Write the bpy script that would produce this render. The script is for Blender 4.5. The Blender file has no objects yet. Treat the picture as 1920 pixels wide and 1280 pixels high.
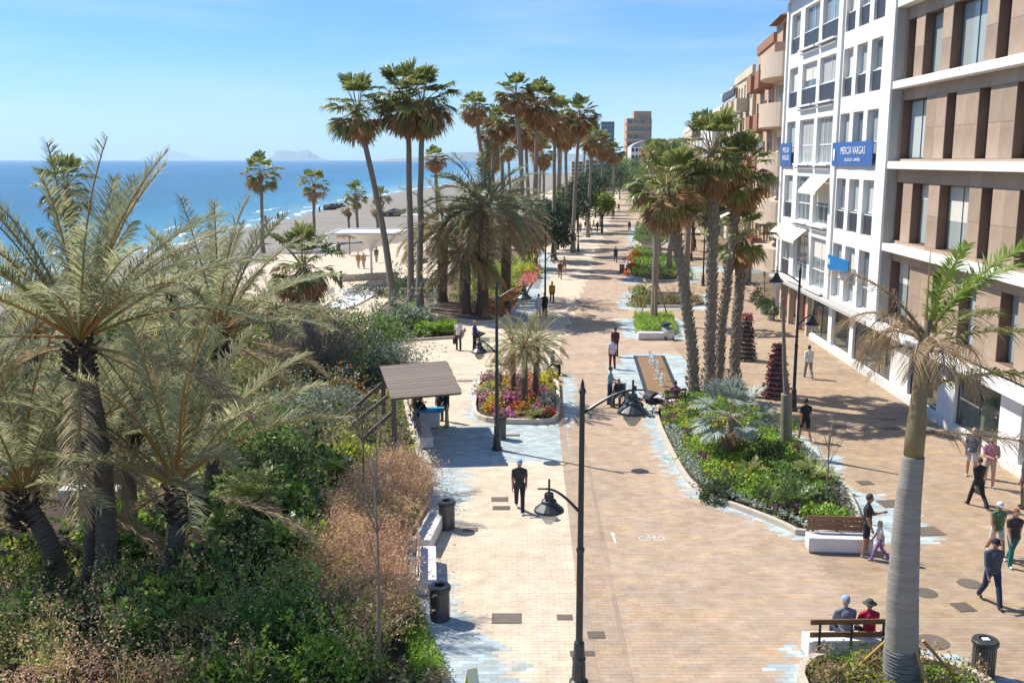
import bpy, bmesh, math, random
import numpy as np
from mathutils import Vector, Matrix, Euler
random.seed(7); RNG = np.random.default_rng(7)
R = math.radians
scene = bpy.context.scene
col = scene.collection

# ------------------------------------------------------------------ camera
H = 10.8                         # eye height: a second-floor balcony over the promenade
F = 1867.0; PITCH = math.atan(340 / F)
cam_d = bpy.data.cameras.new('camera'); cam = bpy.data.objects.new('camera', cam_d); col.objects.link(cam)
cam_d.sensor_width = 36.0; cam_d.lens = 35.0; cam_d.clip_start = 0.1; cam_d.clip_end = 90000
cam.location = (0, 0, H); cam.rotation_euler = (math.pi / 2 - PITCH, 0, 0)
scene.camera = cam
scene.render.resolution_x = 1024; scene.render.resolution_y = 682

# ------------------------------------------------------------------ light
SUN_EL, SUN_DIR = R(50), Vector((-0.84, 0.543, 0))          # sun stands beyond the sea, to the left
sv = Vector((SUN_DIR.x * math.cos(SUN_EL), SUN_DIR.y * math.cos(SUN_EL), math.sin(SUN_EL)))
world = bpy.data.worlds.new('World'); scene.world = world; world.use_nodes = True
wn, wl = world.node_tree.nodes, world.node_tree.links
bg = wn['Background']; sky = wn.new('ShaderNodeTexSky'); sky.sky_type = 'NISHITA'
sky.sun_disc = False; sky.sun_elevation = SUN_EL; sky.sun_rotation = math.atan2(SUN_DIR.x, SUN_DIR.y)
sky.air_density = 1.0; sky.dust_density = 0.25; sky.ozone_density = 3.0; sky.altitude = 10
# thin high cloud, all round the sky
tc = wn.new('ShaderNodeTexCoord'); mp = wn.new('ShaderNodeMapping'); mp.inputs['Scale'].default_value = (2.2, 3.4, 20.0)
mp.inputs['Rotation'].default_value = (0, R(7), R(20))
nz = wn.new('ShaderNodeTexNoise'); nz.inputs['Scale'].default_value = 1.5; nz.inputs['Detail'].default_value = 7; nz.inputs['Roughness'].default_value = 0.62
rp = wn.new('ShaderNodeValToRGB'); rp.color_ramp.elements[0].position = 0.45; rp.color_ramp.elements[1].position = 0.78
rp.color_ramp.elements[0].color = (0, 0, 0, 1); rp.color_ramp.elements[1].color = (0.36, 0.36, 0.36, 1)
mx = wn.new('ShaderNodeMix'); mx.data_type = 'RGBA'; mx.inputs['B'].default_value = (6.4, 7.2, 8.0, 1)
wl.new(tc.outputs['Generated'], mp.inputs['Vector']); wl.new(mp.outputs['Vector'], nz.inputs['Vector'])
wl.new(nz.outputs['Fac'], rp.inputs['Fac']); wl.new(rp.outputs['Color'], mx.inputs['Factor'])
tn = wn.new('ShaderNodeMix'); tn.data_type = 'RGBA'; tn.blend_type = 'MULTIPLY'; tn.inputs['Factor'].default_value = 1.0; tn.inputs['B'].default_value = (0.40, 0.71, 1.08, 1)
wl.new(sky.outputs['Color'], tn.inputs['A'])
# pale sea air along the whole horizon
sx = wn.new('ShaderNodeSeparateXYZ'); wl.new(tc.outputs['Generated'], sx.inputs[0])
hz = wn.new('ShaderNodeMapRange'); hz.interpolation_type = 'SMOOTHERSTEP'; hz.inputs['From Min'].default_value = 0.13; hz.inputs['From Max'].default_value = -0.05; hz.inputs['To Min'].default_value = 0.0; hz.inputs['To Max'].default_value = 0.85
wl.new(sx.outputs['Z'], hz.inputs['Value'])
m0 = wn.new('ShaderNodeMix'); m0.data_type = 'RGBA'; m0.inputs['B'].default_value = (5.6, 7.3, 8.4, 1)
wl.new(hz.outputs['Result'], m0.inputs['Factor']); wl.new(tn.outputs['Result'], m0.inputs['A']); wl.new(m0.outputs['Result'], mx.inputs['A']); wl.new(mx.outputs['Result'], bg.inputs['Color'])
bg.inputs['Strength'].default_value = 0.095
sun_d = bpy.data.lights.new('sun', 'SUN'); sun_d.energy = 4.8; sun_d.angle = R(0.53); sun_d.color = (1.0, 0.95, 0.87)
sun = bpy.data.objects.new('sun', sun_d); col.objects.link(sun)
sun.rotation_euler = sv.to_track_quat('Z', 'Y').to_euler(); sun.location = (-30, 20, 60)
vs = scene.view_settings; vs.view_transform = 'Standard'; vs.look = 'None'; vs.exposure = 0.54; vs.gamma = 1.0; vs.use_curve_mapping = False
scene.cycles.max_bounces = 6; scene.cycles.diffuse_bounces = 3; scene.cycles.glossy_bounces = 3; scene.cycles.transparent_max_bounces = 8
scene.cycles.transmission_bounces = 4; scene.cycles.volume_bounces = 2
scene.cycles.use_denoising = True

# ------------------------------------------------------------------ layout: where a sight line meets the ground
CT, ST = math.cos(PITCH), math.sin(PITCH)
def ray(u, v):
    a, b = (u - 960) / F, (v - 640) / F
    return a, CT - b * ST, -ST - b * CT
def G(u, v, z=0.0):
    x, y, d = ray(u, v); t = (H - z) / -d
    return Vector((x * t, y * t, z))
def P(u, v, Y):
    x, y, d = ray(u, v); t = Y / y
    return Vector((x * t, Y, H + d * t))
def PX(X, Y):                     # pixels per metre (across) at a spot on the ground
    return F / (Y * CT + H * ST)

# ------------------------------------------------------------------ objects
def link(o, parent=None):
    col.objects.link(o)
    if parent is not None: o.parent = parent
    return o
def tag(o, label=None, cat=None, group=None, kind=None):
    if label: o['label'] = label
    if cat: o['category'] = cat
    if group: o['group'] = group
    if kind: o['kind'] = kind
    return o
def empty(name, loc=(0, 0, 0), rz=0.0, label=None, cat=None, group=None):
    o = bpy.data.objects.new(name, None); o.empty_display_size = 0.2; col.objects.link(o)
    o.location = loc; o.rotation_euler = (0, 0, rz)
    return tag(o, label, cat, group)
def inst(name, mesh, parent=None, loc=(0, 0, 0), rot=(0, 0, 0), sc=(1, 1, 1)):
    o = bpy.data.objects.new(name, mesh); link(o, parent)
    o.location = loc; o.rotation_euler = rot
    o.scale = sc if not isinstance(sc, (int, float)) else (sc, sc, sc)
    return o

class MB:
    """collects shapes, then becomes one mesh"""
    def __init__(s): s.v = []; s.f = []; s.m = []; s.c = []; s.hascol = False
    def add(s, vs_, fs, m=0, c=None):
        n = len(s.v); s.v.extend(tuple(p) for p in vs_)
        for f in fs: s.f.append(tuple(i + n for i in f)); s.m.append(m); s.c.append(c)
        if c is not None: s.hascol = True
        return s
    def box(s, x0, x1, y0, y1, z0, z1, m=0, c=None):
        vs_ = [(x0, y0, z0), (x1, y0, z0), (x1, y1, z0), (x0, y1, z0), (x0, y0, z1), (x1, y0, z1), (x1, y1, z1), (x0, y1, z1)]
        return s.add(vs_, [(0, 3, 2, 1), (4, 5, 6, 7), (0, 1, 5, 4), (1, 2, 6, 5), (2, 3, 7, 6), (3, 0, 4, 7)], m, c)
    def bar(s, p, q, w, h=None, m=0, c=None, up=(0, 0, 1)):
        """box beam from p to q, w wide and h high"""
        h = w if h is None else h; p, q = Vector(p), Vector(q); d = (q - p).normalized(); up = Vector(up)
        if abs(d.dot(up)) > 0.98: up = Vector((1, 0, 0))
        sx = d.cross(up).normalized() * w / 2; sz = sx.cross(d).normalized() * h / 2
        vs_ = [p - sx - sz, p + sx - sz, p + sx + sz, p - sx + sz, q - sx - sz, q + sx - sz, q + sx + sz, q - sx + sz]
        return s.add(vs_, [(3, 2, 1, 0), (4, 5, 6, 7), (0, 1, 5, 4), (1, 2, 6, 5), (2, 3, 7, 6), (3, 0, 4, 7)], m, c)
    def tube(s, pts, rad, n=8, m=0, cap=True, c=None, sx=1.0):
        pts = [Vector(p) for p in pts]; k = len(pts)
        if isinstance(rad, (int, float)): rad = [rad] * k
        vs_, fs = [], []; ref = Vector((0, 1, 0))
        for i in range(k):
            d = (pts[min(i + 1, k - 1)] - pts[max(i - 1, 0)]).normalized()
            if abs(d.dot(ref)) > 0.95: ref = Vector((1, 0, 0))
            a = d.cross(ref).normalized(); b = a.cross(d).normalized(); ref = b
            for j in range(n):
                t = 2 * math.pi * j / n
                vs_.append(pts[i] + (a * math.cos(t) * sx + b * math.sin(t)) * rad[i])
        for i in range(k - 1):
            for j in range(n):
                j2 = (j + 1) % n
                fs.append((i * n + j, i * n + j2, (i + 1) * n + j2, (i + 1) * n + j))
        if cap: fs.append(tuple(range(n))[::-1]); fs.append(tuple((k - 1) * n + j for j in range(n)))
        return s.add(vs_, fs, m, c)
    def lathe(s, prof, n=16, c0=(0, 0, 0), m=0, c=None, cap=True):
        vs_, fs = [], []; k = len(prof)
        for r, z in prof:
            for j in range(n):
                t = 2 * math.pi * j / n
                vs_.append((c0[0] + r * math.cos(t), c0[1] + r * math.sin(t), c0[2] + z))
        for i in range(k - 1):
            for j in range(n):
                j2 = (j + 1) % n
                fs.append((i * n + j, i * n + j2, (i + 1) * n + j2, (i + 1) * n + j))
        if cap: fs.append(tuple(range(n))[::-1]); fs.append(tuple((k - 1) * n + j for j in range(n)))
        return s.add(vs_, fs, m, c)
    def prism(s, poly, z0, z1, m=0, c=None, bottom=True):
        n = len(poly); vs_ = [(x, y, z0) for x, y in poly] + [(x, y, z1) for x, y in poly]
        fs = [tuple(range(n, 2 * n))] + ([tuple(range(n))[::-1]] if bottom else [])
        fs += [(i, (i + 1) % n, n + (i + 1) % n, n + i) for i in range(n)]
        return s.add(vs_, fs, m, c)
    def ball(s, c0, r, n=10, k=7, m=0, c=None):
        r = (r, r, r) if isinstance(r, (int, float)) else r
        vs_, fs = [], []
        for i in range(k + 1):
            a = math.pi * i / k - math.pi / 2
            for j in range(n):
                t = 2 * math.pi * j / n
                vs_.append((c0[0] + r[0] * math.cos(a) * math.cos(t), c0[1] + r[1] * math.cos(a) * math.sin(t), c0[2] + r[2] * math.sin(a)))
        for i in range(k):
            for j in range(n):
                j2 = (j + 1) % n; fs.append((i * n + j, i * n + j2, (i + 1) * n + j2, (i + 1) * n + j))
        return s.add(vs_, fs, m, c)
    def mesh(s, name, mats, smooth=False):
        me = bpy.data.meshes.new(name); me.from_pydata(s.v, [], s.f)
        for m in (mats if isinstance(mats, (list, tuple)) else [mats]): me.materials.append(m)
        me.polygons.foreach_set('material_index', s.m)
        if smooth: me.polygons.foreach_set('use_smooth', [True] * len(s.f))
        if s.hascol:
            at = me.color_attributes.new('tint', 'FLOAT_COLOR', 'CORNER'); buf = []
            for f, c in zip(s.f, s.c):
                c = c or (1, 1, 1)
                buf.extend((c[0], c[1], c[2], 1.0) * len(f))
            at.data.foreach_set('color', buf)
        me.update(); return me
    def build(s, name, mats, parent=None, loc=(0, 0, 0), rot=(0, 0, 0), smooth=False, bevel=0):
        o = inst(name, s.mesh(name, mats, smooth), parent, loc, rot)
        if bevel:
            b = o.modifiers.new('edge', 'BEVEL'); b.width = bevel; b.segments = 2; b.limit_method = 'ANGLE'
        return o

def quads(name, V, mats, cols=None, midx=None):
    """V (n,4,3): loose quads, made fast; cols (n,3) one tint per quad"""
    n = len(V); me = bpy.data.meshes.new(name)
    me.vertices.add(n * 4); me.vertices.foreach_set('co', np.ascontiguousarray(V, dtype=np.float32).ravel())
    me.loops.add(n * 4); me.loops.foreach_set('vertex_index', np.arange(n * 4, dtype=np.int32))
    me.polygons.add(n); me.polygons.foreach_set('loop_start', np.arange(n, dtype=np.int32) * 4)
    me.polygons.foreach_set('loop_total', np.full(n, 4, dtype=np.int32))
    for m in (mats if isinstance(mats, (list, tuple)) else [mats]): me.materials.append(m)
    if midx is not None: me.polygons.foreach_set('material_index', np.asarray(midx, dtype=np.int32))
    me.update(calc_edges=True)
    if cols is not None:
        at = me.color_attributes.new('tint', 'FLOAT_COLOR', 'POINT')
        c4 = np.ones((n, 4, 4), dtype=np.float32); c4[:, :, :3] = np.asarray(cols, dtype=np.float32)[:, None, :]
        at.data.foreach_set('color', c4.ravel())
    return me

# ------------------------------------------------------------------ materials
MATS = {}
def _nodes(name):
    m = bpy.data.materials.new(name); m.use_nodes = True
    nt = m.node_tree; return m, nt, nt.nodes['Principled BSDF']
def mat(name, c1, c2=None, rough=0.7, scale=6.0, bump=0.0, bscale=None, spec=0.4, metal=0.0, rnd=0.0, detail=4, stretch=(1, 1, 1), coat=0.0):
    """paint, stone, metal...: two tones broken up by noise, fine relief, small change from object to object"""
    if name in MATS: return MATS[name]
    m, nt, p = _nodes(name); N, L = nt.nodes, nt.links
    c2 = c2 or tuple(x * 0.82 for x in c1)
    tc = N.new('ShaderNodeTexCoord'); mp = N.new('ShaderNodeMapping'); mp.inputs['Scale'].default_value = stretch
    L.new(tc.outputs['Object'], mp.inputs['Vector'])
    nz = N.new('ShaderNodeTexNoise'); nz.inputs['Scale'].default_value = scale; nz.inputs['Detail'].default_value = detail; nz.inputs['Roughness'].default_value = 0.62
    L.new(mp.outputs['Vector'], nz.inputs['Vector'])
    rp = N.new('ShaderNodeValToRGB'); rp.color_ramp.elements[0].position = 0.3; rp.color_ramp.elements[1].position = 0.7
    rp.color_ramp.elements[0].color = (*c1, 1); rp.color_ramp.elements[1].color = (*c2, 1)
    L.new(nz.outputs['Fac'], rp.inputs['Fac']); out = rp.outputs['Color']
    if rnd:
        oi = N.new('ShaderNodeObjectInfo'); mr = N.new('ShaderNodeMapRange'); mr.inputs['To Min'].default_value = 1 - rnd; mr.inputs['To Max'].default_value = 1 + rnd
        L.new(oi.outputs['Random'], mr.inputs['Value'])
        hs = N.new('ShaderNodeHueSaturation'); L.new(mr.outputs['Result'], hs.inputs['Value']); L.new(out, hs.inputs['Color']); out = hs.outputs['Color']
    L.new(out, p.inputs['Base Color'])
    p.inputs['Roughness'].default_value = rough; p.inputs['Specular IOR Level'].default_value = spec; p.inputs['Metallic'].default_value = metal
    p.inputs['Coat Weight'].default_value = coat
    if bump:
        b = N.new('ShaderNodeBump'); b.inputs['Strength'].default_value = bump; b.inputs['Distance'].default_value = 0.02
        n2 = N.new('ShaderNodeTexNoise'); n2.inputs['Scale'].default_value = bscale or scale * 4; n2.inputs['Detail'].default_value = 5
        L.new(mp.outputs['Vector'], n2.inputs['Vector']); L.new(n2.outputs['Fac'], b.inputs['Height']); L.new(b.outputs['Normal'], p.inputs['Normal'])
    MATS[name] = m; return m
def leafmat(name, c1=None, c2=None, trans=0.35, rough=0.5, spec=0.35, vary=0.35, attr=False):
    """foliage: tone changes leaf by leaf, light comes through"""
    if name in MATS: return MATS[name]
    m, nt, p = _nodes(name); N, L = nt.nodes, nt.links
    ge = N.new('ShaderNodeNewGeometry')
    if attr:
        at = N.new('ShaderNodeAttribute'); at.attribute_name = 'tint'; out = at.outputs['Color']
    else:
        mc = N.new('ShaderNodeMix'); mc.data_type = 'RGBA'; mc.inputs['A'].default_value = (*c1, 1); mc.inputs['B'].default_value = (*c2, 1)
        L.new(ge.outputs['Random Per Island'], mc.inputs['Factor']); out = mc.outputs['Result']
    oi = N.new('ShaderNodeObjectInfo'); ad = N.new('ShaderNodeMath'); ad.operation = 'ADD'
    L.new(ge.outputs['Random Per Island'], ad.inputs[0]); L.new(oi.outputs['Random'], ad.inputs[1])
    mr = N.new('ShaderNodeMapRange'); mr.inputs['From Max'].default_value = 2.0; mr.inputs['To Min'].default_value = 1 - vary; mr.inputs['To Max'].default_value = 1 + vary
    L.new(ad.outputs[0], mr.inputs['Value'])
    hs = N.new('ShaderNodeHueSaturation'); L.new(mr.outputs['Result'], hs.inputs['Value']); L.new(out, hs.inputs['Color']); out = hs.outputs['Color']
    L.new(out, p.inputs['Base Color']); p.inputs['Roughness'].default_value = rough; p.inputs['Specular IOR Level'].default_value = spec
    tr = N.new('ShaderNodeBsdfTranslucent'); L.new(out, tr.inputs['Color'])
    ms = N.new('ShaderNodeMixShader'); ms.inputs['Fac'].default_value = trans
    L.new(p.outputs['BSDF'], ms.inputs[1]); L.new(tr.outputs['BSDF'], ms.inputs[2]); L.new(ms.outputs['Shader'], N['Material Output'].inputs['Surface'])
    MATS[name] = m; return m
def tintmat(name, rough=0.8, spec=0.3, scale=9.0, amount=0.12, bump=0.15, objcol=False):
    """colour from the piece itself (slabs, cloth), with grain"""
    if name in MATS: return MATS[name]
    m, nt, p = _nodes(name); N, L = nt.nodes, nt.links
    if objcol:
        at = N.new('ShaderNodeObjectInfo'); src = at.outputs['Color']
    else:
        at = N.new('ShaderNodeAttribute'); at.attribute_name = 'tint'; src = at.outputs['Color']
    ge = N.new('ShaderNodeNewGeometry')
    nz = N.new('ShaderNodeTexNoise'); nz.inputs['Scale'].default_value = scale; nz.inputs['Detail'].default_value = 5
    n3 = N.new('ShaderNodeTexNoise'); n3.inputs['Scale'].default_value = 0.45; n3.inputs['Detail'].default_value = 5; n3.inputs['Roughness'].default_value = 0.65
    L.new(ge.outputs['Position'], nz.inputs['Vector']); L.new(ge.outputs['Position'], n3.inputs['Vector'])
    mr = N.new('ShaderNodeMapRange'); mr.inputs['From Min'].default_value = 0.3; mr.inputs['From Max'].default_value = 0.7; mr.inputs['To Min'].default_value = 1 - amount; mr.inputs['To Max'].default_value = 1 + amount
    L.new(nz.outputs['Fac'], mr.inputs['Value'])
    m2 = N.new('ShaderNodeMapRange'); m2.inputs['From Min'].default_value = 0.3; m2.inputs['From Max'].default_value = 0.7; m2.inputs['To Min'].default_value = 1 - amount; m2.inputs['To Max'].default_value = 1 + amount
    L.new(n3.outputs['Fac'], m2.inputs['Value'])
    mu = N.new('ShaderNodeMath'); mu.operation = 'MULTIPLY'; L.new(mr.outputs['Result'], mu.inputs[0]); L.new(m2.outputs['Result'], mu.inputs[1])
    hs = N.new('ShaderNodeHueSaturation'); L.new(mu.outputs[0], hs.inputs['Value']); L.new(src, hs.inputs['Color'])
    L.new(hs.outputs['Color'], p.inputs['Base Color']); p.inputs['Roughness'].default_value = rough; p.inputs['Specular IOR Level'].default_value = spec
    if bump:
        b = N.new('ShaderNodeBump'); b.inputs['Strength'].default_value = bump; b.inputs['Distance'].default_value = 0.01
        L.new(nz.outputs['Fac'], b.inputs['Height']); L.new(b.outputs['Normal'], p.inputs['Normal'])
    MATS[name] = m; return m
def glassmat(name, c, rough=0.05, spec=0.9, see=0.0):
    if name in MATS: return MATS[name]
    m, nt, p = _nodes(name); N, L = nt.nodes, nt.links
    tc = N.new('ShaderNodeTexCoord'); nz = N.new('ShaderNodeTexNoise'); nz.inputs['Scale'].default_value = 0.7; L.new(tc.outputs['Object'], nz.inputs['Vector'])
    b = N.new('ShaderNodeBump'); b.inputs['Strength'].default_value = 0.05; L.new(nz.outputs['Fac'], b.inputs['Height']); L.new(b.outputs['Normal'], p.inputs['Normal'])
    oi = N.new('ShaderNodeObjectInfo'); mr = N.new('ShaderNodeMapRange'); mr.inputs['To Min'].default_value = 0.6; mr.inputs['To Max'].default_value = 1.5
    L.new(oi.outputs['Random'], mr.inputs['Value']); hs = N.new('ShaderNodeHueSaturation'); hs.inputs['Color'].default_value = (*c, 1)
    L.new(mr.outputs['Result'], hs.inputs['Value']); L.new(hs.outputs['Color'], p.inputs['Base Color'])
    p.inputs['Roughness'].default_value = rough; p.inputs['Specular IOR Level'].default_value = spec; p.inputs['IOR'].default_value = 1.52
    if see:
        tr = N.new('ShaderNodeBsdfTransparent'); tr.inputs['Color'].default_value = (0.9, 0.95, 0.95, 1)
        ms = N.new('ShaderNodeMixShader'); ms.inputs['Fac'].default_value = see
        L.new(p.outputs['BSDF'], ms.inputs[1]); L.new(tr.outputs['BSDF'], ms.inputs[2]); L.new(ms.outputs['Shader'], N['Material Output'].inputs['Surface'])
    MATS[name] = m; return m
def lerp_line(pts, y):
    ys = [p[0] for p in pts]; xs = [p[1] for p in pts]
    return np.interp(y, ys, xs)
# ------------------------------------------------------------------ palette
M_kerb = mat('kerb_stone', (0.60, 0.52, 0.42), (0.48, 0.41, 0.32), 0.8, 5, 0.3, rnd=0.05)
M_white = mat('white_render', (0.81, 0.80, 0.77), (0.71, 0.69, 0.65), 0.7, 1.3, 0.05, stretch=(1.6, 1.6, 0.35), detail=7)
M_whitestone = mat('white_stone', (0.74, 0.72, 0.68), (0.62, 0.60, 0.56), 0.6, 4, 0.15)
M_soil = mat('planter_soil', (0.085, 0.058, 0.038), (0.045, 0.032, 0.022), 0.95, 7, 0.9, 40)
M_mulch = mat('bark_mulch', (0.24, 0.165, 0.105), (0.13, 0.085, 0.055), 0.95, 9, 0.9, 50)
M_iron = mat('dark_iron', (0.030, 0.033, 0.034), (0.045, 0.046, 0.044), 0.42, 8, 0.1, spec=0.5)
M_steel = mat('weathered_steel', (0.17, 0.17, 0.165), (0.11, 0.11, 0.105), 0.42, 9, 0.1, metal=0.55)
M_wood = mat('slat_wood', (0.30, 0.155, 0.07), (0.20, 0.10, 0.045), 0.55, 5, 0.2, 60, rnd=0.12, stretch=(1, 8, 8))
M_oldwood = mat('weathered_wood', (0.235, 0.185, 0.145), (0.16, 0.125, 0.10), 0.85, 4, 0.4, 50, rnd=0.14, stretch=(1, 8, 8))
M_cover = mat('cover_plate', (0.17, 0.135, 0.10), (0.12, 0.095, 0.075), 0.6, 14, 0.5, 60, rnd=0.15)
M_black = mat('black_plastic', (0.018, 0.018, 0.02), (0.028, 0.028, 0.03), 0.5, 8)

# ------------------------------------------------------------------ sea, beach and land
SHORE = [(-400, -53), (40, -53), (100, -52), (160, -51.5), (225, -51), (400, -47), (600, -30), (900, 20), (1500, 190), (3000, 700), (9000, 3300)]
EDGE = [(-400, -27), (50, -27), (75, -27), (110, -25), (140, -17), (300, 3), (700, 48), (900, 85), (1500, 260), (3000, 800), (9000, 3600)]
def mk_sea():
    m, nt, p = _nodes('sea_water'); N, L = nt.nodes, nt.links
    ge = N.new('ShaderNodeNewGeometry'); sp = N.new('ShaderNodeSeparateXYZ'); L.new(ge.outputs['Position'], sp.inputs[0])
    mr = N.new('ShaderNodeMapRange'); mr.inputs['From Min'].default_value = -52; mr.inputs['From Max'].default_value = -190
    L.new(sp.outputs['X'], mr.inputs['Value'])
    rp = N.new('ShaderNodeValToRGB'); e = rp.color_ramp.elements
    e[0].position = 0.0; e[0].color = (0.20, 0.33, 0.34, 1); e[1].position = 1.0; e[1].color = (0.003, 0.09, 0.19, 1)
    k = e.new(0.10); k.color = (0.04, 0.21, 0.31, 1); k = e.new(0.35); k.color = (0.008, 0.13, 0.24, 1)
    L.new(mr.outputs['Result'], rp.inputs['Fac'])
    mp = N.new('ShaderNodeMapping'); mp.inputs['Scale'].default_value = (0.018, 0.004, 1); L.new(ge.outputs['Position'], mp.inputs['Vector'])
    n1 = N.new('ShaderNodeTexNoise'); n1.inputs['Scale'].default_value = 1.0; n1.inputs['Detail'].default_value = 6; L.new(mp.outputs['Vector'], n1.inputs['Vector'])
    m1 = N.new('ShaderNodeMapRange'); m1.inputs['From Min'].default_value = 0.35; m1.inputs['From Max'].default_value = 0.65; m1.inputs['To Min'].default_value = 0.82; m1.inputs['To Max'].default_value = 1.2
    L.new(n1.outputs['Fac'], m1.inputs['Value'])
    hs = N.new('ShaderNodeHueSaturation'); L.new(m1.outputs['Result'], hs.inputs['Value']); L.new(rp.outputs['Color'], hs.inputs['Color'])
    L.new(hs.outputs['Color'], p.inputs['Base Color']); p.inputs['Roughness'].default_value = 0.22; p.inputs['IOR'].default_value = 1.33; p.inputs['Specular IOR Level'].default_value = 0.3
    n2 = N.new('ShaderNodeTexNoise'); n2.inputs['Scale'].default_value = 0.55; n2.inputs['Detail'].default_value = 6; n2.inputs['Roughness'].default_value = 0.7
    mp2 = N.new('ShaderNodeMapping'); mp2.inputs['Scale'].default_value = (1.0, 0.35, 1); mp2.inputs['Rotation'].default_value = (0, 0, R(12))
    L.new(ge.outputs['Position'], mp2.inputs['Vector']); L.new(mp2.outputs['Vector'], n2.inputs['Vector'])
    b = N.new('ShaderNodeBump'); b.inputs['Strength'].default_value = 1.0; b.inputs['Distance'].default_value = 0.9
    L.new(n2.outputs['Fac'], b.inputs['Height']); L.new(b.outputs['Normal'], p.inputs['Normal'])
    return m
M_sea = mk_sea()
o = MB().add([(-70000, -2000, -2.1), (70000, -2000, -2.1), (70000, 80000, -2.1), (-70000, 80000, -2.1)], [(0, 1, 2, 3)]).build('sea', M_sea)
tag(o, kind='structure')
M_sand = mat('beach_sand', (0.29, 0.257, 0.21), (0.20, 0.178, 0.148), 0.95, 0.35, 1.0, 2.2, detail=10)
ys = np.concatenate([np.arange(-60, 240, 6.0), np.arange(240, 900, 30), np.arange(900, 9001, 300)])
mb = MB(); rows = []
prof = [(-0.12, -3.2), (0.0, -2.25), (0.06, -1.85), (0.22, -1.35), (0.5, -0.95), (0.8, -0.55), (1.0, -0.06)]
vv, ff = [], []
for y in ys:
    a, b = lerp_line(SHORE, y), lerp_line(EDGE, y)
    for t, z in prof:
        vv.append((a + (b - a) * t + 1.2 * math.sin(y * 0.09 + t * 5) * (t < 0.3), y, z + 0.09 * math.sin(y * 0.31 + t * 17) * (0.1 < t < 0.9)))
k = len(prof)
for i in range(len(ys) - 1):
    for j in range(k - 1): ff.append((i * k + j, i * k + j + 1, (i + 1) * k + j + 1, (i + 1) * k + j))
o = mb.add(vv, ff).build('beach', M_sand, smooth=True); tag(o, kind='structure')
# surf: low white rolls of foam along the water's edge, and a swell line or two
M_foam = mat('sea_foam', (0.80, 0.84, 0.86), (0.55, 0.66, 0.70), 0.7, 1.2, 0.4, 4)
def surf(off, w, y0, y1, h, seed, gap):
    rr = random.Random(seed); mb = MB(); y = y0
    while y < y1:
        L_ = rr.uniform(12, 30); n = 14; vs_, fs = [], []
        for i in range(n + 1):
            t = i / n; yy = y + L_ * t; c0 = lerp_line(SHORE, yy) + off + 1.3 * math.sin(yy * 0.09) + 0.7 * math.sin(yy * 0.5 + seed)
            ww = w * math.sin(math.pi * t) ** 0.6 * rr.uniform(0.6, 1.1) + 0.02
            for q, zz in ((-1, -0.03), (-0.4, h), (0.35, h * 0.8), (1, -0.03)): vs_.append((c0 + q * ww, yy, -2.1 + zz))
        for i in range(n):
            for q in range(3): fs.append((i * 4 + q, i * 4 + q + 1, (i + 1) * 4 + q + 1, (i + 1) * 4 + q))
        mb.add(vs_, fs); y += L_ + rr.uniform(*gap)
    return mb
s1 = surf(-1.0, 0.85, 60, 560, 0.14, 3, (-2, 8)); s2 = surf(-6.0, 0.4, 70, 360, 0.12, 5, (10, 50)); s3 = surf(-13, 0.45, 100, 330, 0.10, 8, (12, 60))
for q in (s2, s3): s1.add(q.v, q.f)
o = s1.build('surf', M_foam, smooth=True); tag(o, 'white foam of small waves breaking along the beach', 'surf', kind='stuff')
# land under everything on the town side
M_land = mat('town_ground', (0.26, 0.215, 0.165), (0.19, 0.155, 0.12), 0.9, 0.4, 0.3)
vv = [(float(lerp_line(EDGE, y)) - 0.3, y, -0.07) for y in (-60, 50, 75, 110, 140, 300, 700, 900, 1500, 3000, 9000)]
vv += [(9000, 9000, -0.07), (9000, -60, -0.07)]
o = MB().add(vv, [tuple(range(len(vv)))[::-1]]).build('ground', M_land); tag(o, kind='structure')

# ------------------------------------------------------------------ beds and planters (outlines on the ground)
def gp(*uv): return [tuple(G(u, v).xy) for u, v in uv]
LEFT_KERB = gp((862, 1330), (840, 1280), (800, 1180), (770, 1110), (756, 1040), (770, 995), (800, 950), (810, 920), (797, 880), (788, 850))
LEFT_KERB2 = gp((775, 808), (758, 730), (752, 690), (766, 652))
BED_GARDEN = LEFT_KERB + LEFT_KERB2 + [(-12.2, 56.5), (-14.0, 63), (-17.5, 71), (-27, 74), (-27, 12.5)]
BED_FLOWER = gp((884, 776), (900, 790), (940, 795), (1035, 796), (1049, 785), (1050, 760), (1048, 712), (985, 706), (900, 712), (890, 735))
BED_RIGHT = gp((1226, 772), (1232, 800), (1250, 840), (1270, 880), (1292, 912), (1330, 938), (1400, 962), (1460, 986), (1502, 1008)) + \
            gp((1622, 1000), (1604, 945), (1580, 908), (1540, 868), (1490, 822), (1446, 783), (1400, 758), (1300, 748), (1240, 756))
BED_CORNER = [(5.9, 16.5)] + gp((1492, 1285), (1498, 1258), (1530, 1236), (1660, 1232), (1760, 1250), (1850, 1280), (1880, 1320)) + [(10.6, 16.5)]
BED_TRIO = gp((672, 618), (760, 600), (850, 600), (905, 607), (945, 601), (968, 577), (990, 545), (1004, 520), (1014, 492), (1000, 470)) + \
           gp((940, 468), (870, 500), (800, 536), (735, 556))
BED_HEDGE = gp((770, 640), (862, 634), (872, 617), (800, 606), (700, 612), (660, 640))
BED_A = gp((1192, 632), (1270, 632), (1262, 600), (1186, 600))
BED_B = gp((1180, 577), (1322, 577), (1308, 552), (1182, 549))
BED_C = gp((1182, 528), (1300, 528), (1290, 505), (1190, 470), (1184, 500))
BED_D = gp((1186, 462), (1255, 462), (1240, 430), (1192, 425))
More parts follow.
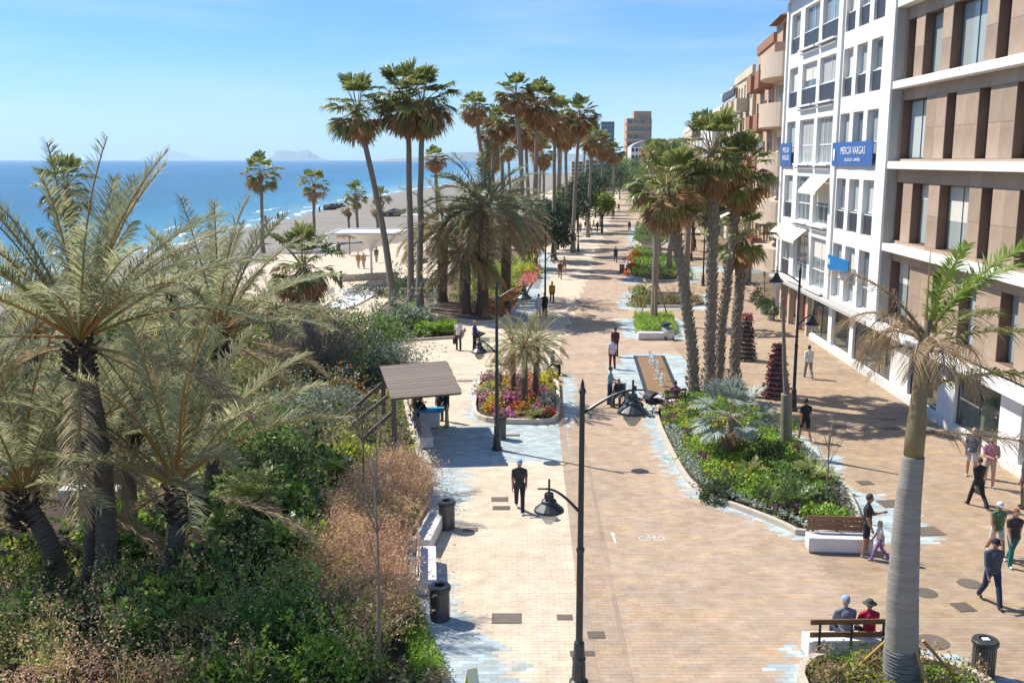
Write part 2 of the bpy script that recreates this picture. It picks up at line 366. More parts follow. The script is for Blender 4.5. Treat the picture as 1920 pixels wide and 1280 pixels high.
def poly_dist(poly, X, Y, closed=True):
    """distance from points to an outline"""
    d = np.full(X.shape, 1e9); n = len(poly)
    for i in range(n if closed else n - 1):
        (x0, y0), (x1, y1) = poly[i], poly[(i + 1) % n]; L2 = (x1 - x0) ** 2 + (y1 - y0) ** 2 + 1e-9
        t = np.clip(((X - x0) * (x1 - x0) + (Y - y0) * (y1 - y0)) / L2, 0, 1)
        d = np.minimum(d, np.hypot(X - x0 - t * (x1 - x0), Y - y0 - t * (y1 - y0)))
    return d
def poly_in(poly, X, Y):
    r = np.zeros(X.shape, bool); n = len(poly)
    for i in range(n):
        (x0, y0), (x1, y1) = poly[i], poly[(i + 1) % n]
        c = ((y0 > Y) != (y1 > Y)); xi = (x1 - x0) * (Y - y0) / ((y1 - y0) if abs(y1 - y0) > 1e-9 else 1e-9) + x0
        r ^= c & (X < xi)
    return r
def area2(poly): return sum(poly[i][0] * poly[(i + 1) % len(poly)][1] - poly[(i + 1) % len(poly)][0] * poly[i][1] for i in range(len(poly)))
def smooth_poly(poly, it=2):
    for _ in range(it):
        q = []
        for i in range(len(poly)):
            a, b = Vector(poly[i]), Vector(poly[(i + 1) % len(poly)]); q += [tuple(a.lerp(b, 0.25)), tuple(a.lerp(b, 0.75))]
        poly = q
    return poly
def inset(poly, w):
    n = len(poly); s = 1 if area2(poly) > 0 else -1; out = []
    for i in range(n):
        a, b, c = Vector(poly[i - 1]), Vector(poly[i]), Vector(poly[(i + 1) % n])
        d1 = (b - a).normalized(); d2 = (c - b).normalized(); nn = Vector((-(d1.y + d2.y), d1.x + d2.x)).normalized() * s
        out.append((b.x + nn.x * w, b.y + nn.y * w))
    return out
BEDS = {}
def planter(name, poly, label, h=0.16, w=0.16, soil=M_soil, rounds=1, soil_z=0.09):
    poly = smooth_poly(poly, rounds)
    if area2(poly) < 0: poly = poly[::-1]
    root = empty(name, (poly[0][0], poly[0][1], 0), 0, label, 'planter', 'planted beds along the promenade')
    ox, oy = poly[0]; P0 = [(x - ox, y - oy) for x, y in poly]; inn = inset(P0, w); n = len(P0)
    vs_ = [(x, y, -0.03) for x, y in P0] + [(x, y, h) for x, y in P0] + [(x, y, h) for x, y in inn] + [(x, y, -0.03) for x, y in inn]
    fs = []
    for i in range(n):
        j = (i + 1) % n
        fs += [(i, j, n + j, n + i), (n + i, n + j, 2 * n + j, 2 * n + i), (2 * n + i, 2 * n + j, 3 * n + j, 3 * n + i)]
    MB().add(vs_, fs).build('kerb', M_kerb, root, bevel=0.015)
    MB().add([(x, y, soil_z) for x, y in inn], [tuple(range(n))]).build('soil', soil, root)
    BEDS[name + label] = poly
    return root
planter('garden_bed', BED_GARDEN, 'large seaside garden bed with pale kerb curving along the cream paving', soil_z=0.05)
planter('flower_bed', BED_FLOWER, 'low kerbed flower bed with bright blooms and small clustered palms', h=0.22)
planter('planter_bed', BED_RIGHT, 'long wedge-shaped green planter with pale kerb between walkway and shops', h=0.17)
planter('planter_bed', BED_CORNER, 'kerbed planter around the big grey-trunked palm behind a bench', h=0.24)
planter('mulch_bed', BED_TRIO, 'brown mulch bed under three very tall slender palms', soil=M_mulch)
planter('hedge_bed', BED_HEDGE, 'narrow bed with clipped low green hedge beside cream plaza', rounds=0)
planter('planter_bed', BED_A, 'small square green planter behind a white bench past the fountain', h=0.3)
planter('planter_bed', BED_B, 'planter of rounded olive shrubs behind the small square planter', h=0.2)
planter('planter_bed', BED_C, 'farther planter with red and orange flowers beside the brown walkway', h=0.2)
planter('planter_bed', BED_D, 'farthest green planter in the middle of the promenade', h=0.2)
FOUNT = gp((1190, 668), (1243, 668), (1272, 738), (1212, 738))

# ------------------------------------------------------------------ paving
JOINT = [(10, 1.62), (19.3, 1.71), (36.8, 2.0), (44, 2.2), (51.5, 2.6), (61, 3.2), (140, 12.8), (300, 32), (600, 70)]
FACADE = [(10, 16.95), (33, 17.6), (70, 18.62), (150, 28.2), (300, 47), (600, 90)]
C_cream = np.array((0.60, 0.495, 0.365)); C_brown = np.array((0.43, 0.325, 0.236)); C_tan = np.array((0.375, 0.278, 0.19)); C_blue = np.array((0.40, 0.455, 0.445))
def hash2(i, j, k=0):
    return np.modf(np.abs(np.sin(i * 127.1 + j * 311.7 + k * 74.7) * 43758.5453))[0]
def pave_tint(X, Y, I, J):
    """tone of the slab at X, Y: cream walk, brown walk, pale blue borders with stepped edges"""
    h1, h2, h3 = hash2(I, J), hash2(I, J, 1), hash2(np.floor(I / 3), np.floor(J / 2), 2)
    jx = lerp_line(JOINT, Y); cream = X < jx
    base = np.where(cream[:, None], C_cream, np.where((X > jx + 6.5)[:, None], C_tan, C_brown))
    strip = (X > jx) & (X < jx + 0.75) & (Y < 40); base = np.where(strip[:, None], C_brown * 0.93, base)
    var = np.where(cream, 0.035, 0.075); base = base * (1 + var * (h1 - 0.5) * 2)[:, None]
    warm = ((h3 > 0.72) & ~cream); base = np.where(warm[:, None], base * np.array((1.05, 1.03, 0.93)), base)
    red = ((h2 > 0.86) & ~cream); base = np.where(red[:, None], base * np.array((1.0, 0.92, 0.88)), base)
    j = (h3 - 0.5) * 0.7
    def sd(poly, closed=True): return poly_dist(poly, X, Y, closed) * np.where(poly_in(poly, X, Y), 1, -1)
    W = np.zeros(X.shape); soft = lambda q, s=0.30: np.clip(q / s + 0.5 + 0.7 * (h2 - 0.5), 0, 1)
    blue = np.zeros(X.shape, bool)
    wl = np.interp(Y, [15, 19, 22, 25, 26.5, 28, 31, 34, 36], [2.3, 1.7, 1.2, 0.9, 0.55, 0.8, 1.1, 1.3, 2.2])
    W = np.maximum(W, soft(wl + j - poly_dist(LEFT_KERB, X, Y, False)) * cream)
    a = gp((780, 812), (884, 795), (1058, 797), (1062, 862), (960, 868), (900, 876), (798, 880))
    W = np.maximum(W, soft(sd(a) + j * 0.4))
    dr = poly_dist(BED_RIGHT, X, Y); left = X < 12.6
    blue |= (dr < np.where(left, 0.42 + j * 0.8, 0.8 + j) * np.where((h3 > 0.78) & (Y < 34), 0.2, 1)) & (dr > 0)
    blue |= poly_in(gp((1590, 925), (1660, 925), (1740, 990), (1755, 1020), (1625, 1020)), X + j, Y)
    blue |= poly_in(gp((1540, 850), (1585, 858), (1570, 880), (1545, 882)), X + j, Y)
    blue |= poly_dist(BED_CORNER, X, Y) < 0.55 + j
    blue |= poly_dist(BED_FLOWER, X, Y) < np.where(X > 2.0, 0.75, 0.25) + j * 0.5
    df = poly_dist(FOUNT, X, Y); blue |= (df < 0.95 + j * 0.6) | poly_in(FOUNT, X, Y)
    blue |= poly_in(gp((1135, 690), (1190, 668), (1215, 740), (1180, 745)), X + j, Y)
    for bed in (BED_A, BED_B, BED_C, BED_D): blue |= poly_dist(bed, X, Y) < 0.8 + j
    blue |= (poly_dist(BED_TRIO, X, Y) < 1.5 + j) & (X > -1.5)
    blue |= np.hypot((X - 20.5 + 0.0) / 3.0, (Y - 100) / 3.5) < 1
    tb = C_blue * (1 + 0.16 * (h1[:, None] - 0.5) * 2) * np.where((h2 > 0.7)[:, None], np.array((0.93, 1.0, 1.06)), 1.0)
    W = np.maximum(W, blue * 1.0)[:, None]; return np.clip(base * (1 - W) + tb * W, 0.02, 0.9)
SW, SD = 0.30, 0.15
M_slab = tintmat('paving_slab', 0.78, 0.25, 2.2, 0.13, 0.10); M_slabo = tintmat('paving_slab_single', 0.78, 0.25, 2.2, 0.13, 0.10, objcol=True)
def left_edge(Y): return np.where(Y < 57, -5.5, -27.0)
nx0, nx1 = int(-5.6 / SW), int(18.4 / SW); ny0, ny1 = int(14.6 / SD), int(50 / SD)
I, J = [q.ravel() for q in np.meshgrid(np.arange(nx0, nx1), np.arange(ny0, ny1))]
X = (I + 0.5 * (J % 2)) * SW + SW / 2; Y = J * SD + SD / 2
keep = (X < lerp_line(FACADE, Y) + 0.3)
inside = np.zeros(X.shape, bool)
for poly in (BED_GARDEN, BED_FLOWER, BED_RIGHT, BED_CORNER, FOUNT):
    inside |= poly_in(poly, X, Y) & (poly_dist(poly, X, Y) > 0.3)
t = Y * CT + H * ST; uu = 960 + F * X / t
keep &= ~inside & (uu > -40) & (uu < 2000)
I, J, X, Y = I[keep], J[keep], X[keep], Y[keep]
TINT = pave_tint(X, Y, I.astype(float), J.astype(float))
lift = (hash2(I, J, 5) - 0.5) * 0.0025
order = np.argsort(np.hypot(X, Y - 0)); vis = order[(uu[keep][order] > 10) & (uu[keep][order] < 1910) & (Y[order] > 19.6)]
single = np.zeros(len(X), bool); single[vis[:300]] = True
g, bz = 0.0015, 0.0025
pave = MB().box(-28, 19.5, 12, 57.5, -0.06, -0.009).build('promenade', mat('joint_mortar', (0.46, 0.37, 0.27), (0.38, 0.30, 0.21), 0.95, 8, 0.3))
tag(pave, 'broad stone promenade of cream, brown and pale blue slabs', 'paving', kind='structure')
slab = MB(); a, b = SW / 2 - g, SD / 2 - g
slab.add([(-a, -b, -0.03), (a, -b, -0.03), (a, b, -0.03), (-a, b, -0.03), (-a, -b, -bz), (a, -b, -bz), (a, b, -bz), (-a, b, -bz),
          (-a + bz, -b + bz, 0), (a - bz, -b + bz, 0), (a - bz, b - bz, 0), (-a + bz, b - bz, 0)],
         [(0, 1, 5, 4), (1, 2, 6, 5), (2, 3, 7, 6), (3, 0, 4, 7), (4, 5, 9, 8), (5, 6, 10, 9), (6, 7, 11, 10), (7, 4, 8, 11), (8, 9, 10, 11)])
slab_me = slab.mesh('paving_slab', M_slabo)
for k in np.nonzero(single)[0]:
    o = inst('paving_slab', slab_me, pave, (X[k], Y[k], lift[k])); o.color = (*TINT[k], 1)
SV = np.array(slab.v); FQ = np.array(slab.f)[4:]; rest = ~single; n = int(rest.sum())
V = SV[None] + np.stack([X[rest], Y[rest], lift[rest]], 1)[:, None, :]; V = V[:, FQ]           # n, 5, 4, 3
me = quads('paving_slabs', V.reshape(-1, 4, 3), M_slab, np.repeat(TINT[rest], 5, 0))
tag(inst('slab_field', me, pave), kind='stuff')
# border course along the seam between the cream and the brown walk
jy = np.arange(14.6, 60, 0.6); V, C = [], []
for i in range(len(jy) - 1):
    a, b = jy[i] + 0.004, jy[i + 1] - 0.004; xa, xb = float(lerp_line(JOINT, a)), float(lerp_line(JOINT, b)); q = 1 + 0.14 * (hash2(float(i), 3.0) - 0.5)
    for x0, x1, c in ((-0.13, 0.12, C_brown * 0.90), (0.72, 0.84, C_brown * 0.84)):
        if x0 > 0 and b > 40: continue
        V.append([(xa + x0, a, 0.005), (xa + x1, a, 0.005), (xb + x1, b, 0.005), (xb + x0, b, 0.005)]); C.append(c * q)
tag(inst('border_course', quads('border_course', np.array(V), M_slab, np.array(C)), pave), kind='stuff')
# beyond: a sheet whose tones follow the same slabs, too small to tell apart
def sheet(y0, y1, st, x0f, x1f):
    I, J = np.meshgrid(np.arange(int(-30 / st), int(120 / st)), np.arange(int(y0 / st), int(y1 / st))); I, J = I.ravel(), J.ravel()
    X, Y = (I + 0.5) * st, (J + 0.5) * st; k = (X > x0f(Y)) & (X < x1f(Y)); I, J, X, Y = I[k], J[k], X[k], Y[k]
    T = pave_tint(X, Y, I.astype(float), J.astype(float)); h = st / 2; Z = np.zeros(len(X))
    V = np.stack([np.stack([X - h, Y - h, Z], 1), np.stack([X + h, Y - h, Z], 1), np.stack([X + h, Y + h, Z], 1), np.stack([X - h, Y + h, Z], 1)], 1)
    return V, T
fx1 = lambda Y: lerp_line(FACADE, Y) + 0.6
V1, T1 = sheet(50, 116, 0.5, lambda Y: np.interp(Y, [50, 56, 63, 71, 74.5, 75, 120], [-12.6, -12.6, -14.4, -18, -26, -27, -27]), fx1)
V2, T2 = sheet(116, 400, 1.0, lambda Y: lerp_line(EDGE, Y) + 4, fx1)
me = quads('paving_far', np.concatenate([V1, V2]), M_slab, np.concatenate([T1, T2]))
o = inst('pavement', me); tag(o, 'far stretch of the promenade paving', 'paving', kind='structure')
# ------------------------------------------------------------------ palm and leaf builders
L_phx = leafmat('date_palm_leaf', (0.30, 0.325, 0.155), (0.46, 0.445, 0.26), 0.47, 0.6, 0.2, 0.38)
L_phxd = leafmat('date_palm_dry_leaf', (0.50, 0.38, 0.22), (0.38, 0.27, 0.15), 0.35, 0.6, 0.2, 0.3)
L_can = leafmat('canary_palm_leaf', (0.15, 0.20, 0.08), (0.28, 0.28, 0.13), 0.35, 0.45, 0.4, 0.3)
L_fan = leafmat('fan_palm_leaf', (0.15, 0.215, 0.055), (0.29, 0.30, 0.10), 0.42, 0.4, 0.45, 0.3)
L_fand = leafmat('fan_palm_dead_leaf', (0.47, 0.30, 0.15), (0.34, 0.205, 0.10), 0.3, 0.7, 0.15, 0.3)
L_blue = leafmat('blue_palm_leaf', (0.30, 0.36, 0.30), (0.40, 0.45, 0.38), 0.3, 0.5, 0.35, 0.2)
L_roy = leafmat('royal_palm_leaf', (0.26, 0.36, 0.03), (0.16, 0.26, 0.02), 0.45, 0.4, 0.45, 0.2)
L_royd = leafmat('royal_palm_dry_leaf', (0.48, 0.36, 0.21), (0.32, 0.22, 0.12), 0.3, 0.6, 0.2, 0.25)
L_roym = leafmat('royal_palm_fading_leaf', (0.24, 0.22, 0.07), (0.13, 0.15, 0.035), 0.35, 0.5, 0.3, 0.3)
L_cyc = leafmat('cycad_leaf', (0.08, 0.16, 0.04), (0.15, 0.24, 0.06), 0.25, 0.35, 0.5, 0.25)
L_cycy = leafmat('cycad_pale_leaf', (0.36, 0.40, 0.12), (0.25, 0.30, 0.08), 0.3, 0.4, 0.45, 0.25)
L_tint = leafmat('mixed_leaf', attr=True, trans=0.42, vary=0.30)
L_tints = leafmat('petal', attr=True, trans=0.35, vary=0.15, rough=0.7, spec=0.15)
B_palm = mat('palm_bark', (0.20, 0.15, 0.105), (0.11, 0.082, 0.06), 0.95, 6, 1.0, 18, stretch=(1, 1, 5))
B_fan = mat('fan_palm_bark', (0.34, 0.285, 0.225), (0.22, 0.18, 0.14), 0.95, 5, 0.8, 16, stretch=(1, 1, 6))
B_roy = mat('royal_palm_bark', (0.36, 0.33, 0.285), (0.27, 0.245, 0.205), 0.9, 2.5, 0.8, 9, stretch=(0.6, 0.6, 6))
B_shaft = mat('palm_crownshaft', (0.27, 0.22, 0.11), (0.22, 0.15, 0.08), 0.5, 3, 0.1, stretch=(3, 3, 0.6))
B_tree = mat('tree_bark', (0.15, 0.115, 0.085), (0.085, 0.065, 0.05), 0.95, 7, 0.9, 30)
B_twig = mat('bare_twig', (0.25, 0.205, 0.16), (0.17, 0.14, 0.11), 0.9, 6, 0.3)
B_stalk = mat('frond_stalk', (0.36, 0.29, 0.10), (0.30, 0.20, 0.07), 0.55, 4)
B_stalko = mat('frond_stalk_orange', (0.42, 0.22, 0.06), (0.34, 0.15, 0.04), 0.55, 4)
B_stalkd = mat('frond_stalk_dry', (0.34, 0.25, 0.15), (0.24, 0.16, 0.09), 0.8, 4)
B_boot = mat('frond_boots', (0.10, 0.06, 0.035), (0.035, 0.022, 0.015), 0.95, 9, 0.9, 25)

def arc(L, e0, droop, n=14, sag=1.6):
    """curve in the XZ plane that starts at elevation e0 and bends down by droop (radians) over its length"""
    p = [Vector((0, 0, 0))]; d = []
    for i in range(n):
        t = (i + 0.5) / n; e = e0 - droop * t ** sag
        v = Vector((math.cos(e), 0, math.sin(e))); d.append(v); p.append(p[-1] + v * (L / n))
    d.append(d[-1]); return p, d
def pinnate(name, L, e0, droop, pairs, ll, lw, mats, seed, bare=0.16, vee=0.5, fwd=0.75, lsag=0.35, rr=0.022, nseg=14, thin=0.0, twist=0.0):
    """feather frond: curved stalk with two rows of narrow leaflets; each leaflet two bent quads"""
    rg = np.random.default_rng(seed); p, d = arc(L, e0, droop, nseg)
    mb = MB(); mb.tube(p, [rr * (1 - 0.85 * i / nseg) + 0.002 for i in range(nseg + 1)], 4, 1, cap=False)
    pts = np.array([tuple(q) for q in p]); dr = np.array([tuple(q) for q in d]); s_ax = np.linspace(0, 1, nseg + 1)
    V = []
    for k in range(pairs):
        t = bare + (1 - bare) * (k + 0.5) / pairs
        c = np.array([np.interp(t, s_ax, pts[:, i]) for i in range(3)]); f = np.array([np.interp(t, s_ax, dr[:, i]) for i in range(3)]); f /= np.linalg.norm(f)
        up = np.array((-f[2], 0, f[0])); env = math.sin(math.pi * min(1, 0.12 + 0.80 * (t - bare) / (1 - bare) ) ) ** 0.6
        for sgn in (-1, 1):
            if rg.random() < thin: continue
            ff = fwd * (0.75 + 0.5 * t) + rg.normal(0, 0.16); vv = vee + rg.normal(0, 0.34)
            dirn = f * ff + np.array((0, sgn, 0)) * 0.9 + up * vv; dirn /= np.linalg.norm(dirn)
            l = ll * env * rg.uniform(0.85, 1.1); wd = np.cross(dirn, up); wd /= (np.linalg.norm(wd) + 1e-9); w = lw * rg.uniform(0.8, 1.2)
            wd = wd * math.cos(twist) + np.cross(dirn, wd) * math.sin(twist)
            b0 = c + rg.normal(0, 0.004, 3); m1 = b0 + dirn * l * 0.5 - np.array((0, 0, lsag * l * 0.12)); tp = b0 + dirn * l - np.array((0, 0, lsag * l * 0.55))
            V.append([b0 - wd * w * 0.25, b0 + wd * w * 0.25, m1 + wd * w * 0.5, m1 - wd * w * 0.5])
            V.append([m1 - wd * w * 0.5, m1 + wd * w * 0.5, tp + wd * w * 0.04, tp - wd * w * 0.04])
    n0 = len(mb.v); A = np.array(V).reshape(-1, 3)
    # weld the two quads of a leaflet so that each leaflet keeps one tone
    for k in range(0, len(V), 2):
        q, r = V[k], V[k + 1]; mb.add([q[0], q[1], q[2], q[3], r[2], r[3]], [(0, 1, 2, 3), (3, 2, 4, 5)], 0)
    return mb.mesh(name, mats)
def fan(name, Lp, Rf, e0, droop, n, mats, seed, span=2.2, fold=0.35, tipsag=0.35, rr=0.018, rag=0.25):
    """fan frond: long stalk, then a pleated half-disc of blades with hanging tips"""
    rg = np.random.default_rng(seed); p, d = arc(Lp, e0, droop * 0.6, 6); mb = MB()
    mb.tube(p, [rr * (1 - 0.5 * i / 6) for i in range(7)], 4, 1, cap=False)
    c = np.array(tuple(p[-1])); e = e0 - droop; f = np.array((math.cos(e), 0, math.sin(e))); up = np.array((-math.sin(e), 0, math.cos(e))); sd = np.array((0, 1.0, 0))
    for k in range(n):
        a = span * ((k + 0.5) / n * 2 - 1) / 2 * 1.15 + rg.normal(0, 0.03); l = Rf * (0.72 + 0.28 * math.cos(a)) * (1 - rag * rg.random())
        dirn = f * math.cos(a) + sd * math.sin(a) + up * (fold * abs(math.sin(a)) + rg.normal(0, 0.05)); dirn /= np.linalg.norm(dirn)
        wd = np.cross(dirn, up); wd /= np.linalg.norm(wd); w = 1.25 * Rf * span / n * 0.5
        pl = up * w * 0.35 * (1 if k % 2 else -1)
        ts_ = tipsag * (0.2 + 0.8 * abs(math.cos(e))); m1 = c + dirn * l * 0.55; tp = c + dirn * l * (0.93) - np.array((0, 0, ts_ * l * rg.uniform(0.5, 1.3)))
        m2 = c + dirn * l * 0.78 - np.array((0, 0, ts_ * l * 0.18))
        b0 = c + dirn * 0.02
        mb.add([b0 - wd * 0.004, b0 + wd * 0.004, m1 + wd * w * 0.62 + pl * 0.6, m1 - wd * w * 0.62 - pl * 0.6, m2 + wd * w * 0.45, m2 - wd * w * 0.45, tp + wd * 0.006, tp - wd * 0.006],
               [(0, 1, 2, 3), (3, 2, 4, 5), (5, 4, 6, 7)], 0)
    return mb.mesh(name, mats)
_lib = {}
def lib(key, fn):
    if key not in _lib: _lib[key] = fn()
    return _lib[key]
ELEV = [1.45, 1.25, 1.05, 0.85, 0.62, 0.38, 0.12, -0.15, -0.45]
def phx_lib(kind, pairs, dry=False):
    """date palm fronds, one per elevation and habit"""
    def mk():
        out = []
        for i, e in enumerate(ELEV):
            for q in range(2):
                green = L_can if kind == 'can' else (L_phxd if dry else L_phx)
                st = (B_stalko if (q and not dry) else B_stalk) if kind != 'can' else B_stalkd
                out.append((e, pinnate('frond', 1.0, e + 0.05 * q, (0.75 if kind != 'can' else 1.15) * (0.45 + 0.55 * math.cos(e)) + 0.12 * q, pairs, 0.155 if kind != 'can' else 0.17, 0.0070 if pairs > 55 else 0.0125,
                                       [green, st], 100 * i + q + (7 if dry else 0), bare=0.20, vee=0.60, fwd=1.0, lsag=0.45, rr=0.0075, nseg=12, thin=0.06, twist=0.6)))
        return out
    return lib(('phx', kind, pairs, dry), mk)
def fan_lib(dead=False, n=22, blue=False, slim=False):
    def mk():
        out = []
        els = [1.45, 1.2, 0.95, 0.7, 0.45, 0.2, -0.1, -0.4, -0.7] if not dead else [0.45, 0.1, -0.3, -0.7, -1.05, -1.35]
        for i, e in enumerate(els):
            for q in range(2):
                mats = [L_blue, B_stalk] if blue else ([L_fand, B_stalkd] if dead else [L_fan, B_stalk])
                out.append((e, fan('frond', 0.56 if not dead else 0.4, 0.47, e, (0.12 + 0.22 * math.cos(max(e, 0))) if not dead else 0.40, n, mats, 40 * i + q + (500 if dead else 0),
                                   span=(2.9 if not dead else 1.7), fold=0.22 if not dead else 0.5, tipsag=(0.12 if blue else 0.26) if not dead else 0.42, rr=0.012)))
        return out
    return lib(('fan', dead, n, blue), mk)
def pick(L, e, rg):
    c = sorted(L, key=lambda q: abs(q[0] - e))[:2]; return c[int(rg.integers(0, len(c)))][1]
def ringed_trunk(pts, rad, n=14, rings=0.12, depth=0.05, seed=0, flare=1.0):
    """trunk along a curve with old leaf-scar rings as real steps"""
    rg = random.Random(seed); P_ = [Vector(p) for p in pts]; L = sum((P_[i + 1] - P_[i]).length for i in range(len(P_) - 1)); k = max(6, int(L / rings))
    acc = [0]
    for i in range(len(P_) - 1): acc.append(acc[-1] + (P_[i + 1] - P_[i]).length)
    def at(s):
        for i in range(len(P_) - 1):
            if s <= acc[i + 1] or i == len(P_) - 2:
                t = (s - acc[i]) / max(1e-6, acc[i + 1] - acc[i]); return P_[i].lerp(P_[i + 1], t), i + t
    Q, Rr = [], []
    for j in range(k + 1):
        s = L * j / k; p, it = at(s); i = min(int(it), len(rad) - 2); r = rad[i] + (rad[i + 1] - rad[i]) * (it - i)
        dd = depth * rg.uniform(0.4, 1.3)
        Q.append(p); Rr.append(r * (1 + dd)); 
        if j < k: q, _ = at(s + L / k * 0.82); Q.append(q); Rr.append(r * (1 - dd * 0.5))
    mb = MB(); mb.tube(Q, Rr, n, 0); return mb
def scatter_fronds(root, c, lib_, n, e_hi, e_lo, L, rg, jitter=0.12, power=1.0, az0=0.0, name='frond', r0=0.0, az=None, lvar=0.12):
    ga = 2.39996
    for i in range(n):
        t = (i + 0.5) / n; e = e_hi + (e_lo - e_hi) * t ** power + rg.normal(0, jitter)
        a = (az0 + i * ga + rg.normal(0, 0.15)) if az is None else az[0] + (az[1] - az[0]) * rg.random()
        me = pick(lib_, e, rg); s = L * rg.uniform(1 - lvar, 1 + lvar)
        o = inst(name, me, root, (c[0] + r0 * math.cos(a), c[1] + r0 * math.sin(a), c[2] + rg.normal(0, 0.04)), (rg.normal(0, 0.10), 0, a), s)
def crown_mesh(name, lib_lists, L, rg, spec):
    """many fronds joined: for palms too far off to pick fronds apart. spec: list of (lib index, n, e_hi, e_lo, scale)"""
    bm = bmesh.new(); mats = []
    for li, n, eh, el, sc in spec:
        for i in range(n):
            e = eh + (el - eh) * (i + 0.5) / n + rg.normal(0, 0.12); me = pick(lib_lists[li], e, rg); n0 = len(bm.verts); f0 = len(bm.faces)
            bm.from_mesh(me); bm.verts.ensure_lookup_table(); bm.faces.ensure_lookup_table()
            M = Matrix.Rotation(i * 2.39996 + rg.normal(0, 0.2), 4, 'Z') @ Matrix.Rotation(rg.normal(0, 0.1), 4, 'X') @ Matrix.Scale(L * sc * rg.uniform(0.85, 1.12), 4)
            for v in bm.verts[n0:]: v.co = M @ v.co
            idx = []
            for m in me.materials:
                if m not in mats: mats.append(m)
                idx.append(mats.index(m))
            for f in bm.faces[f0:]: f.material_index = idx[f.material_index]
    out = bpy.data.meshes.new(name); bm.to_mesh(out); bm.free()
    for m in mats: out.materials.append(m)
    return out
def skirt_mb(c, r, h, rg, m=0, n=40, mb=None):
    """thatch of dead leaf bases under a fan palm's crown"""
    mb = mb or MB()
    for i in range(n):
        a = rg.random() * 6.283; z0 = -rg.random() * h * 0.55; l = rg.uniform(0.5, 1.0) * h * 0.6; w = rg.uniform(0.05, 0.11); rr = r * rg.uniform(0.6, 1.1) * (1 + 0.5 * z0 / h)
        ca, sa = math.cos(a), math.sin(a); p0 = Vector((c[0] + 0.4 * rr * ca, c[1] + 0.4 * rr * sa, c[2] + z0 + 0.1)); p1 = Vector((c[0] + rr * ca, c[1] + rr * sa, c[2] + z0 - 0.2 * l)); p2 = Vector((c[0] + rr * 0.75 * ca, c[1] + rr * 0.75 * sa, c[2] + z0 - l)); t = Vector((-sa, ca, 0)) * w
        mb.add([p0 - t, p0 + t, p1 + t, p1 - t, p2 + t * 0.3, p2 - t * 0.3], [(0, 1, 2, 3), (3, 2, 4, 5)], m)
    return mb
def fan_palm(base, top, label, R_=2.3, r0=0.26, r1=0.17, green=26, dead=22, seed=0, group=None, lean=0.5, detail=True, skirt=1.0, cat='palm tree', e_lo=-0.15, rough=0):
    """tall fan palm: base, top are points; fronds separate where they can be told apart"""
    rg = np.random.default_rng(seed); base, top = Vector(base), Vector(top); t = top - base
    root = empty('fan_palm', base, 0, label, cat, group)
    k = 9; pts = []
    for i in range(k + 1):
        s = i / k; q = Vector((t.x * s ** (1 + lean), t.y * s ** (1 + lean), t.z * s)); pts.append(q + Vector((rg.normal(0, 0.03), rg.normal(0, 0.03), 0)) * (0 < i < k))
    rad = [r0 * 1.5] + [r0 + (r1 - r0) * (i / k) for i in range(1, k + 1)]
    ringed_trunk(pts, rad, 12 if detail else 8, 0.14 if detail else 0.5, 0.06, seed).build('trunk', B_fan, root)
    if rough:                                             # old leaf bases left on the stem in criss-cross rows
        m2 = MB()
        for i in range(rough):
            s_ = 0.06 + 0.92 * i / rough; j = min(int(s_ * k), k - 1); q = pts[j].lerp(pts[j + 1], s_ * k - j); a = i * 2.39996; ca, sa = math.cos(a), math.sin(a); rr_ = rad[j] * 0.9
            p0 = q + Vector((ca * rr_, sa * rr_, 0)); t_ = rg.normal(0, 0.5); p1 = p0 + Vector((ca * 0.09 - sa * 0.05 * t_, sa * 0.09 + ca * 0.05 * t_, 0.20)); m2.bar(p0, p1, 0.11, 0.03)
        m2.build('leaf_bases', B_fan, root)
    if detail:
        scatter_fronds(root, t, fan_lib(False, 22), green, 1.5, e_lo - 0.25, R_, rg, 0.22, 1.05, r0=r1 * 0.5)
        scatter_fronds(root, t - Vector((0, 0, 0.25)), fan_lib(True, 14), dead, 0.15, -1.45, R_ * 1.0, rg, 0.2, 0.8, r0=r1 * 0.6, name='dead_frond')
    else:
        me = lib(('fancrown', seed % 8, green, dead), lambda: crown_mesh('crown', [fan_lib(False, 12), fan_lib(True, 9)], 1.0, rg, [(0, green, 1.5, e_lo - 0.1, 1.0), (1, dead, 0.4, -1.4, 1.05)]))
        inst('crown', me, root, t, (0, 0, rg.random() * 6.28), R_)
    if skirt:
        mb = skirt_mb(t - Vector((0, 0, 0.3)), r1 * 2.3, 1.5 * skirt, rg, 0, 60 if detail else 24); mb.build('thatch_skirt', L_fand, root)
    return root
